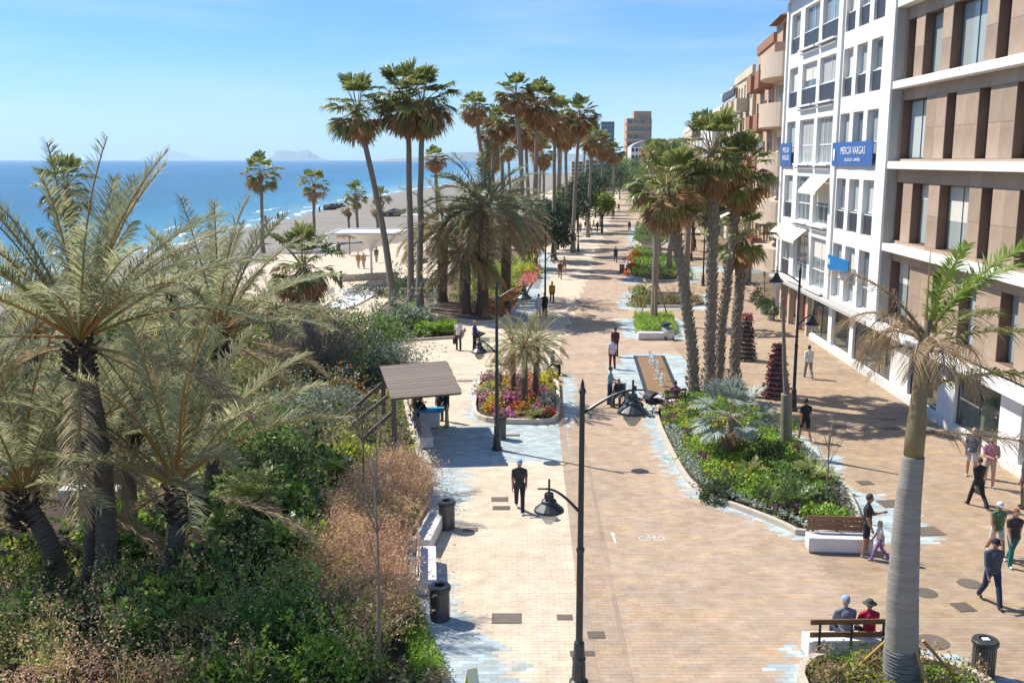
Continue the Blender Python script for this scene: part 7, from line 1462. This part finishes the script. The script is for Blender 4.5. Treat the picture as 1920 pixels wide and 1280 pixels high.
# ------------------------------------------------------------------ people
CLOTH = {}
def cloth(c, rough=0.85):
    k = tuple(round(x, 3) for x in c)
    if k not in CLOTH: CLOTH[k] = mat('cloth_%d' % len(CLOTH), c, tuple(x * 0.8 for x in c), rough, 11, 0.25, 30)
    return CLOTH[k]
SKIN = mat('skin', (0.50, 0.30, 0.21), (0.45, 0.26, 0.18), 0.55, 14); SKINT = mat('tanned_skin', (0.36, 0.20, 0.13), (0.32, 0.17, 0.11), 0.55, 14)
M_eye = mat('eye_dark', (0.02, 0.015, 0.012), (0.03, 0.02, 0.015), 0.3, 5); M_lip = mat('lips', (0.36, 0.14, 0.12), (0.33, 0.12, 0.10), 0.5, 5)
HAIR = {'dark': (0.025, 0.018, 0.014), 'brown': (0.09, 0.05, 0.03), 'grey': (0.36, 0.35, 0.34), 'white': (0.6, 0.6, 0.58), 'red': (0.20, 0.05, 0.025), 'blond': (0.42, 0.30, 0.14)}
def seglist(pose, ph=1.0):
    """joints in metres for a 1.75 m adult facing +y"""
    J = {}
    def leg(s, hip, a_h, a_k, spread=0.0):
        h = Vector((s * 0.095, 0, hip)); d = Vector((s * spread, math.sin(a_h), -math.cos(a_h))); k = h + d * 0.43; d2 = Vector((s * spread * 0.3, math.sin(a_h - a_k), -math.cos(a_h - a_k))); a = k + d2 * 0.42; return h, k, a
    def arm(s, sh, a_s, a_e, out=0.09, inn=0.0):
        e = sh + Vector((s * out, math.sin(a_s), -math.cos(a_s))).normalized() * 0.29; w = e + Vector((s * out * 0.5 - s * inn, math.sin(a_s + a_e), -math.cos(a_s + a_e))).normalized() * 0.25; return sh, e, w
    lean = 0.0; hip = 0.93
    if pose == 'walk': J['L'] = leg(-1, hip, 0.42 * ph, 0.12); J['R'] = leg(1, hip, -0.30 * ph, 0.38); sw = (-0.35, 0.30)
    elif pose == 'sit': hip = 0.52; J['L'] = leg(-1, hip, 1.45, 1.40, 0.12); J['R'] = leg(1, hip, 1.40, 1.45, 0.12); sw = (0.55, 0.5); lean = 0.06
    else: J['L'] = leg(-1, hip, 0.06, 0.05, 0.05); J['R'] = leg(1, hip, -0.04, 0.03, 0.06); sw = (0.10, -0.02)
    sz = hip + 0.49; J['sh'] = sz; y0 = lean
    shl, shr = Vector((-0.178, y0, sz - 0.035)), Vector((0.178, y0, sz - 0.035))
    if pose == 'sit': J['AL'] = arm(-1, shl, 0.45, 0.95, 0.15, 0.12); J['AR'] = arm(1, shr, 0.45, 0.95, 0.15, 0.12)
    elif pose == 'push': J['AL'] = arm(-1, shl, 0.35, 0.95); J['AR'] = arm(1, shr, 0.35, 0.95)
    elif pose == 'cross': J['AL'] = arm(-1, shl, 0.25, 1.15, 0.15, 0.75); J['AR'] = arm(1, shr, 0.25, 1.25, 0.15, 0.8)
    elif pose == 'reach': J['AL'] = arm(-1, shl, 0.1, 0.25); J['AR'] = arm(1, shr, 0.45, 0.55)
    elif pose == 'look': J['AL'] = arm(-1, shl, 0.5, 1.5, 0.1, 0.3); J['AR'] = arm(1, shr, 0.1, 0.3)
    else: J['AL'] = arm(-1, shl, sw[0], 0.28); J['AR'] = arm(1, shr, sw[1], 0.28)
    J['hip'] = hip; J['y'] = y0; return J
def person(b, rz, label, shirt, pants, pose='stand', h=1.72, skin=None, hair='dark', hat=None, shorts=False, sleeve=0.45, shoes=(0.05, 0.05, 0.05), skirt=False, bag=None, stout=1.06, fine=True, ph=1.0, z=0.0, long_hair=False, look=0.0, group=None):
    skin = skin or SKIN; J = seglist(pose if pose in ('walk', 'sit', 'push', 'cross', 'reach', 'look') else 'stand', ph); hip = J['hip']; y0 = J['y']; sz = J['sh']; k = h / 1.75; segs = []; mb = MB()
    def cap(p, q, r0, r1, lab, sx=1.0):
        n = 10; pts = [p.lerp(q, t) for t in (0, 0.33, 0.66, 1)]; mb.tube(pts, [r0, r0 + (r1 - r0) * .33, r0 + (r1 - r0) * .66, r1], n, 0, sx=sx); mb.ball(p, r0, n, 6); mb.ball(q, r1, n, 6); segs.append((p, q, max(r0, r1), lab))
    w = stout
    mb.ball((0, 0.0, hip + 0.02), (0.165 * w, 0.125 * w, 0.13), 12, 8); segs.append((Vector((-.05, 0, hip)), Vector((.05, 0, hip)), .13, 'pants'))
    mb.ball((0, y0 * 0.4, hip + 0.17), (0.15 * w, 0.115 * w, 0.16), 12, 8); mb.ball((0, y0 * 0.8, hip + 0.34), (0.172 * w, 0.12 * w, 0.19), 12, 8); segs.append((Vector((0, 0, hip + 0.13)), Vector((0, y0, sz - 0.02)), .15, 'shirt'))
    cap(Vector((-0.07, y0, sz + 0.015)), Vector((-0.16 * w, y0, sz - 0.03)), 0.06, 0.062, 'shirt'); cap(Vector((0.07, y0, sz + 0.015)), Vector((0.16 * w, y0, sz - 0.03)), 0.06, 0.062, 'shirt'); cap(Vector((0, y0, sz)), Vector((0, y0 + 0.015, sz + 0.13)), 0.055, 0.05, 'skin')
    hc = Vector((0, y0 + 0.03, sz + 0.215)); mb.ball(hc, (0.080, 0.098, 0.120), 14, 10); mb.ball(hc + Vector((0, 0.03, -0.055)), (0.055, 0.062, 0.06), 10, 8); mb.ball(hc + Vector((0, 0.098, -0.02)), (0.013, 0.018, 0.024), 8, 6); segs.append((hc - Vector((0, 0, .05)), hc + Vector((0, 0, .05)), .1, 'skin'))
    for s in (-1, 1): mb.ball(hc + Vector((s * 0.077, 0.0, -0.01)), (0.012, 0.02, 0.032), 6, 5)
    hands = []
    for s, A in ((-1, J['AL']), (1, J['AR'])):
        sh, e, wr = A; sh = Vector((sh.x * w, sh.y, sh.z)); e = e + Vector((s * 0.02 * (w - 1) * 5, 0, 0)); cap(sh, e, 0.060 * w, 0.050 * w, 'uarm'); cap(e, wr, 0.047, 0.034, 'farm'); d = (wr - e).normalized(); hd = wr + d * 0.055; mb.ball(hd, (0.028, 0.03, 0.05) if abs(d.z) > 0.6 else (0.03, 0.05, 0.028), 8, 6); segs.append((wr, hd, .04, 'skin')); hands.append((s, wr, d))
    for L_ in (J['L'], J['R']):
        hp, kn, an = L_; cap(hp, kn, 0.098 * w, 0.068, 'thigh'); cap(kn, an, 0.066 if shorts else 0.074, 0.048 if shorts else 0.062, 'shin'); ft = an + Vector((0, 0.13, -0.035)); cap(an + Vector((0, -0.03, -0.04)), ft, 0.042, 0.036, 'shoe')
    if skirt:
        top = hip + 0.12; m2 = [(0.16 * w, 0), (0.19 * w, -0.25), (0.23 * w, -0.52)]; mb.lathe([(r, z_) for r, z_ in m2[::-1]], 16, (0, 0, top)); segs.append((Vector((0, 0, top)), Vector((0, 0, top - 0.5)), .2, 'pants'))
    me = mb.mesh('tmp', [SKIN]); ob = bpy.data.objects.new('tmp', me); col.objects.link(ob); md = ob.modifiers.new('r', 'REMESH'); md.mode = 'VOXEL'; md.voxel_size = 0.017 if fine else 0.03; md.use_smooth_shade = True
    sm = ob.modifiers.new('s', 'SMOOTH'); sm.factor = 0.5; sm.iterations = 3
    PENDING.append(ob)
    def finish(me2):
        bpy.data.objects.remove(ob)
        # colours: which garment covers each spot
        n = len(me2.polygons); C = np.zeros(n * 3); me2.polygons.foreach_get('center', C); C = C.reshape(-1, 3); best = np.full(n, 1e9); lab = np.zeros(n, int); tt = np.zeros(n); names = []
        for i, (p, q, r, nm) in enumerate(segs):
            P0, D = np.array(p), np.array(q - p); L2 = max(1e-9, D @ D); t = np.clip((C - P0) @ D / L2, 0, 1); d = np.linalg.norm(C - P0 - t[:, None] * D, axis=1) - r * 0.9; m = d < best; best[m] = d[m]; lab[m] = i; tt[m] = t[m]; names.append(nm)
        idx = np.zeros(n, int); nm = np.array(names)[lab]
        idx[nm == 'shirt'] = 1; idx[nm == 'pants'] = 2; idx[(nm == 'uarm') & (tt < max(sleeve, 0.02) * 1.6)] = 1; idx[(nm == 'farm') & (sleeve > 0.9)] = 1; idx[(nm == 'thigh') & ((not shorts) | (tt < 0.85))] = 2; idx[(nm == 'shin') & (not shorts)] = 2; idx[nm == 'shoe'] = 3; idx[(nm == 'pants') & (C[:, 2] > hip - 0.05)] = 1
        if skirt: idx[(nm == 'thigh') & (C[:, 2] < hip - 0.42)] = 0; idx[nm == 'shin'] = 0
        me2.materials.clear()
        for m in (skin, cloth(shirt), cloth(pants), cloth(shoes, 0.6)): me2.materials.append(m)
        me2.polygons.foreach_set('material_index', idx.astype(np.int32)); me2.polygons.foreach_set('use_smooth', [True] * n)
        root = empty('person', (b[0], b[1], z), rz, label, 'person', group); root.scale = (k, k, k); inst('body', me2, root)
        zmin = min(v.co.z for v in me2.vertices)
        if pose != 'sit': root.location.z = z - zmin * k
        if fine:                                            # fingers rooted in the palm; face details
            fm = MB()
            for s, wr, d in hands:
                sd = d.cross(Vector((1, 0, 0))).normalized(); 
                if sd.length < 0.1: sd = Vector((0, 1, 0))
                p = wr + d * 0.085; curl = Vector((-s, 0, 0))
                for q, l in ((-1.5, .058), (-.5, .07), (.5, .075), (1.5, .066)): f0 = p + sd * q * 0.016; f1 = f0 + d * l * 0.55 + curl * 0.008; f2 = f1 + d * l * 0.4 + curl * 0.028; fm.tube([f0 - d * 0.02, f0, f1, f2], [0.009, 0.009, 0.008, 0.006], 6)
                t0 = wr + d * 0.04 + sd * 0.022; fm.tube([t0, t0 + sd * 0.022 + d * 0.025, t0 + sd * 0.03 + d * 0.055], [0.011, 0.010, 0.007], 6)
            fm.build('fingers', skin, root, smooth=True)
            ey = MB()
            for s in (-1, 1): ey.ball(hc + Vector((s * 0.030, 0.083, 0.012)), (0.012, 0.008, 0.007), 8, 5)
            ey.build('eyes', M_eye, root); MB().ball(hc + Vector((0, 0.085, -0.058)), (0.022, 0.009, 0.007), 8, 5).build('mouth', M_lip, root)
        if hair:
            hb = MB(); n_, k_ = 14, 9; vs_, fs = [], []
            for i in range(k_ + 1):
                a = math.pi / 2 - (math.pi * 0.60) * i / k_
                for j in range(n_):
                    t = 2 * math.pi * j / n_; front = max(0.0, math.sin(t)); aa = max(a, math.pi / 2 - (math.pi / 2 - a) * (1 - 0.52 * front)) if True else a; vs_.append((hc.x + 0.088 * math.cos(aa) * math.cos(t), hc.y - 0.008 + 0.106 * math.cos(aa) * math.sin(t), hc.z + 0.012 + 0.124 * math.sin(aa)))
            for i in range(k_):
                for j in range(n_): j2 = (j + 1) % n_; fs.append((i * n_ + j, (i + 1) * n_ + j, (i + 1) * n_ + j2, i * n_ + j2))
            hb.add(vs_, fs)
            if long_hair: hb.ball(hc + Vector((0, -0.055, -0.10)), (0.075, 0.05, 0.13), 10, 8)
            hb.build('hair', mat('hair_' + hair, HAIR[hair], None, 0.6, 40, 0.4, 90), root, smooth=True)
        if hat:
            hm = cloth(hat[1]); t = MB(); t.lathe([(0.096, 0.0), (0.096, 0.03), (0.08, 0.075), (0.03, 0.10), (0, 0.103)], 16, (0, 0, 0), cap=False)
            if hat[0] == 'cap': t.add([(-.075, .06, .004), (.075, .06, .004), (.06, .175, -.012), (-.06, .175, -.012), (-.075, .06, -.004), (.075, .06, -.004), (.06, .172, -.018), (-.06, .172, -.018)], [(0, 1, 2, 3), (7, 6, 5, 4), (3, 2, 6, 7)])
            else: t.lathe([(0.09, 0.012), (0.17, -0.012), (0.17, -0.02), (0.088, 0.0)], 18, (0, 0, 0), cap=False)
            t.build('hat', hm, root, hc + Vector((0, 0, 0.035)), smooth=True)
        if bag == 'pack': MB().box(-0.14, 0.14, y0 - 0.27, y0 - 0.13, sz - 0.42, sz - 0.02).build('backpack', cloth((0.03, 0.03, 0.035)), root, bevel=0.03)
        if bag == 'tote':
            w_ = J['AR'][2]; t = MB(); t.box(w_.x - 0.06, w_.x + 0.06, w_.y - 0.16, w_.y + 0.16, w_.z - 0.48, w_.z - 0.16); t.tube([(w_.x, w_.y - 0.12, w_.z - 0.17), (w_.x, w_.y, w_.z - 0.03), (w_.x, w_.y + 0.12, w_.z - 0.17)], 0.008, 5); t.build('bag', cloth((0.05, 0.045, 0.045)), root)
    DONE.append(finish)
PI = math.pi; BLK = (0.022, 0.022, 0.025); NVY = (0.025, 0.032, 0.06); WHT = (0.72, 0.71, 0.69); DEN = (0.05, 0.085, 0.17); BEI = (0.48, 0.40, 0.30); GRY = (0.16, 0.16, 0.17)
person(G(974, 958), PI, 'man in dark grey T-shirt and navy trousers walking towards the camera on cream paving', (0.045, 0.045, 0.05), (0.03, 0.03, 0.05), 'walk', 1.74, SKINT, 'grey', ('cap', (0.35, 0.42, 0.52)), shoes=(0.5, 0.5, 0.5), bag='pack')
person(G(1622, 1042), -PI * 0.62, 'man in black T-shirt and black shorts standing with the little girl', BLK, BLK, 'look', 1.80, SKINT, 'brown', shorts=True, shoes=(0.6, 0.6, 0.6))
person(G(1647, 1050), PI * 0.45, 'little girl in white top and purple trousers beside the man in black', WHT, (0.26, 0.15, 0.32), 'walk', 1.18, SKIN, 'blond', sleeve=0.3, shoes=(0.6, 0.5, 0.5), long_hair=True)
person(G(1856, 1133), PI, 'man in dark blue-grey jacket, jeans and black cap walking towards the camera', (0.075, 0.085, 0.11), (0.03, 0.045, 0.085), 'walk', 1.78, SKINT, 'dark', ('cap', BLK), sleeve=1.0, shoes=(0.03, 0.03, 0.03))
person(G(1866, 1042), PI, 'woman in green sleeveless top and white cap walking behind the man in jacket', (0.11, 0.20, 0.09), (0.62, 0.60, 0.56), 'walk', 1.62, SKINT, 'blond', ('cap', WHT), sleeve=0.05, shorts=True, shoes=(0.6, 0.6, 0.6))
person(G(1896, 1062), PI, 'red-haired woman in dark top and teal trousers walking at the right edge', (0.05, 0.04, 0.045), (0.02, 0.15, 0.14), 'walk', 1.66, SKIN, 'red', sleeve=0.4, shoes=(0.6, 0.6, 0.6), long_hair=True, ph=-1)
person(G(1831, 950), 0.25, 'woman in long black jacket with handbag walking away', BLK, BLK, 'walk', 1.68, SKIN, 'brown', sleeve=1.0, bag='tote', stout=1.08)
person(G(1820, 893), PI * 0.85, 'bald man in blue-grey shirt and white shorts by the shop window', (0.11, 0.13, 0.22), (0.60, 0.60, 0.62), 'stand', 1.76, SKIN, None, shorts=True, shoes=(0.5, 0.5, 0.5))
person(G(1853, 913), PI * 0.95, 'bald man in pink shirt and beige shorts with folded arms', (0.62, 0.24, 0.34), BEI, 'cross', 1.76, SKIN, None, shorts=True, stout=1.1, shoes=(0.5, 0.5, 0.5))
person(G(1508, 826), 0.1, 'man in black T-shirt and black shorts walking away past the bare trunk', BLK, BLK, 'walk', 1.76, SKINT, 'dark', shorts=True)
person(G(1515, 709), 0.0, 'man in white shirt and grey trousers walking away by the shop plinth', WHT, (0.26, 0.25, 0.24), 'walk', 1.74, SKINT, 'dark', sleeve=1.0)
person(G(1918, 952), PI / 2, 'person in dark clothes at the shop pillar at the right edge', (0.05, 0.05, 0.06), (0.10, 0.08, 0.07), 'stand', 1.7, SKIN, 'brown')
person(G(1148, 691), 0.0, 'person in white shirt and dark maroon trousers walking away by the fountain', (0.62, 0.62, 0.68), (0.09, 0.02, 0.03), 'walk', 1.68, SKIN, 'dark')
person(G(1153, 668), 0.0, 'person in dark maroon clothes walking just ahead of the white shirt', (0.09, 0.035, 0.045), BLK, 'walk', 1.70, SKIN, 'dark', sleeve=1.0)
person(G(1143, 757), -PI * 0.6, 'person in light blue shirt and jeans pushing a wheelchair near the fountain', (0.24, 0.42, 0.48), DEN, 'push', 1.72, SKIN, 'dark')
person(G(1160, 760), R(160), 'person in dark clothes seated in the left wheelchair', (0.05, 0.05, 0.06), (0.08, 0.07, 0.07), 'sit', 1.6, SKIN, 'dark', sleeve=1.0)
person(G(1186, 775), R(-80), 'person in bright blue top seated in the right wheelchair', (0.03, 0.16, 0.42), BLK, 'sit', 1.6, SKIN, 'dark', sleeve=1.0)
p_ = G(1266, 766); person((p_.x, p_.y + 0.05), 0.0, 'person in purple top sitting on the bench facing the fountain', (0.13, 0.07, 0.16), NVY, 'sit', 1.6, SKIN, 'dark')
p_ = G(1583, 1225); person((p_.x, p_.y + 0.02), 0.0, 'man in grey shirt and light blue cap sitting on the bench, seen from behind', (0.20, 0.22, 0.26), NVY, 'sit', 1.72, SKIN, 'grey', ('cap', (0.28, 0.45, 0.66)), stout=1.08)
p_ = G(1628, 1225); person((p_.x, p_.y + 0.02), 0.0, 'person in crimson top and dark green hat sitting on the bench, seen from behind', (0.42, 0.015, 0.06), NVY, 'sit', 1.62, SKIN, 'dark', ('hat', (0.07, 0.08, 0.06)), stout=1.05)
person(G(1035, 568), PI, 'person in mustard yellow top walking on the cream walk', (0.52, 0.30, 0.02), (0.08, 0.05, 0.04), 'walk', 1.72, SKIN, 'dark', sleeve=1.0, fine=False)
person(G(1021, 593), 0.0, 'person in black walking away beside the one in white', BLK, BLK, 'walk', 1.74, SKIN, 'dark', sleeve=1.0, fine=False)
person(G(1010, 594), 0.0, 'woman in white blouse and long white skirt walking away', (0.55, 0.55, 0.60), (0.55, 0.55, 0.60), 'walk', 1.66, SKIN, 'dark', skirt=True, fine=False)
person(G(1050, 523), PI, 'person in brown top and grey trousers farther along the cream walk', (0.15, 0.07, 0.06), GRY, 'walk', 1.74, SKIN, 'dark', fine=False)
person(G(1058, 512), PI, 'person in tan top just behind the one in brown', (0.32, 0.22, 0.18), BEI, 'walk', 1.68, SKIN, 'brown', fine=False)
person(G(860, 656), PI * 0.9, 'man in white shirt and dark trousers on the plaza behind the shelter', WHT, (0.05, 0.05, 0.05), 'stand', 1.76, SKINT, 'brown', bag='tote')
person(G(890, 656), PI * 1.45, 'person in royal blue top with the pram on the plaza', (0.02, 0.06, 0.28), BLK, 'push', 1.72, SKINT, 'blond', sleeve=1.0, stout=1.1)
person(G(950, 585), PI * 1.3, 'person in orange top beside the far litter bin', (0.62, 0.14, 0.02), (0.10, 0.08, 0.06), 'stand', 1.7, SKIN, 'brown', fine=False)
person(G(1154, 492), PI, 'person in dark clothes walking far along the brown walk', (0.06, 0.06, 0.09), (0.06, 0.07, 0.10), 'walk', 1.76, SKIN, 'dark', fine=False)
person(G(1180, 434), PI, 'far person in dark clothes near the right edge of the walk', (0.07, 0.06, 0.06), BLK, 'walk', 1.7, SKIN, 'dark', fine=False)
p_ = G(1038, 702); person((p_.x - 0.1, p_.y), -PI / 2, 'person in grey sitting at the back corner of the flower bed', (0.30, 0.31, 0.34), BLK, 'sit', 1.65, SKIN, 'grey')
p_ = G(784, 800); person((p_.x + 0.06, p_.y), -0.7, 'man in dark vest sitting on the shelter bench', BLK, (0.07, 0.05, 0.04), 'sit', 1.72, SKINT, 'dark', stout=1.1)
p_ = G(776, 782); person((p_.x, p_.y), -1.0, 'person in red cap sitting behind on the shelter bench', (0.25, 0.05, 0.04), (0.16, 0.08, 0.05), 'sit', 1.7, SKIN, 'dark', ('cap', (0.5, 0.06, 0.04)))
person(G(838, 800), PI * 0.55, 'man in black top leaning over the games table', BLK, BEI, 'reach', 1.7, SKINT, 'dark', sleeve=1.0)
person(G(826, 788), PI * 0.8, 'second man in dark top at the games table, farther side', NVY, (0.05, 0.05, 0.06), 'stand', 1.7, SKIN, 'dark')
person(G(672, 503), PI, 'person in yellow top strolling on the seaside plaza', (0.50, 0.30, 0.03), BEI, 'walk', 1.7, SKIN, 'dark', fine=False)
person(G(682, 503), PI, 'person in pale pink top strolling beside the yellow one', (0.48, 0.32, 0.28), BEI, 'walk', 1.68, SKIN, 'blond', fine=False)
person(G(706, 492), 0.0, 'person in grey top under the funnel canopy', GRY, (0.35, 0.22, 0.14), 'walk', 1.74, SKIN, 'dark', fine=False)
person(G(635, 482), 0.4, 'person in dark clothes at the sand edge behind the short bushy palm', (0.08, 0.08, 0.10), (0.08, 0.08, 0.10), 'stand', 1.74, SKIN, 'dark', fine=False)
person(G(640, 548, 0.12), -1.0, 'man in black standing on the white terrace', BLK, BLK, 'stand', 1.75, SKIN, 'dark', fine=False, z=0.12)
person(G(280, 600), 0.0, 'person in orange vest and dark cap beyond the date palms', (0.62, 0.28, 0.01), BLK, 'stand', 1.75, SKIN, 'dark', ('cap', BLK), fine=False)
WL = 'small strollers far down the promenade'
rr = random.Random(12)
for i, (u, v, c, lab) in enumerate([(1088, 436, (0.35, 0.30, 0.3), 'far stroller in greyish top, leftmost of the distant walkers'), (1098, 432, BLK, 'far stroller in black near the dark trees'), (1106, 436, (0.4, 0.2, 0.15), 'far stroller in rusty top among the distant walkers'), (1113, 430, WHT, 'far stroller in white among the distant walkers'), (1120, 435, NVY, 'far stroller in navy among the distant walkers'), (1128, 428, (0.45, 0.4, 0.3), 'far stroller in beige among the distant walkers'), (1150, 410, BLK, 'far stroller in black on the distant brown walk'), (1160, 396, (0.3, 0.1, 0.1), 'tiny far stroller in dark red down the walk'), (1140, 392, WHT, 'tiny far stroller in white down the walk'), (1330, 560, (0.3, 0.34, 0.5), 'person in pale blue between the sturdy palm trunks'), (1302, 470, BLK, 'far person in black beside the lamp on blue paving'), (1268, 462, (0.3, 0.2, 0.2), 'far person in brown beyond the middle planters')]):
    person(G(u, v), rr.uniform(0, 6.28), lab, c, rr.choice([BLK, GRY, DEN, BEI]), 'walk', rr.uniform(1.62, 1.8), SKIN, rr.choice(['dark', 'brown', 'grey']), fine=False, group=WL)
for i, (X_, Y_, lab) in enumerate([(-50.5, 205, 'bather standing at the water edge, left one'), (-50.0, 214, 'bather standing at the water edge, right one'), (-47, 245, 'bather farther along the wet sand')]):
    person((X_, Y_), 1.0, lab, (0.1, 0.08, 0.08), BLK, 'stand', 1.75, SKINT, 'dark', fine=False, z=-1.95, group='bathers at the water edge')

dg = bpy.context.evaluated_depsgraph_get()
made = [bpy.data.meshes.new_from_object(o.evaluated_get(dg)) for o in PENDING]
words = [(o, bpy.data.meshes.new_from_object(o.evaluated_get(dg))) for o in TEXTS]
for f, m in zip(DONE, made): f(m)
for o, m in words:                                         # lettering as plain mesh
    par, loc, rot = o.parent, o.location.copy(), o.rotation_euler.copy(); bpy.data.objects.remove(o); inst('lettering', m, par, loc, rot)

# ------------------------------------------------------------------ sea air: one closed box of thin haze round everything
hm = bpy.data.materials.new('sea_haze'); hm.use_nodes = True; hn = hm.node_tree.nodes; hn.remove(hn['Principled BSDF'])
pv = hn.new('ShaderNodeVolumePrincipled'); pv.inputs['Color'].default_value = (0.70, 0.90, 1.0, 1); pv.inputs['Density'].default_value = 0.000045; pv.inputs['Anisotropy'].default_value = 0.2
hm.node_tree.links.new(pv.outputs['Volume'], hn['Material Output'].inputs['Volume'])
o = MB().box(-42000, 42000, -1500, 46000, -60, 640).build('haze', hm); tag(o, 'thin pale sea haze over the far water', 'haze', kind='stuff')
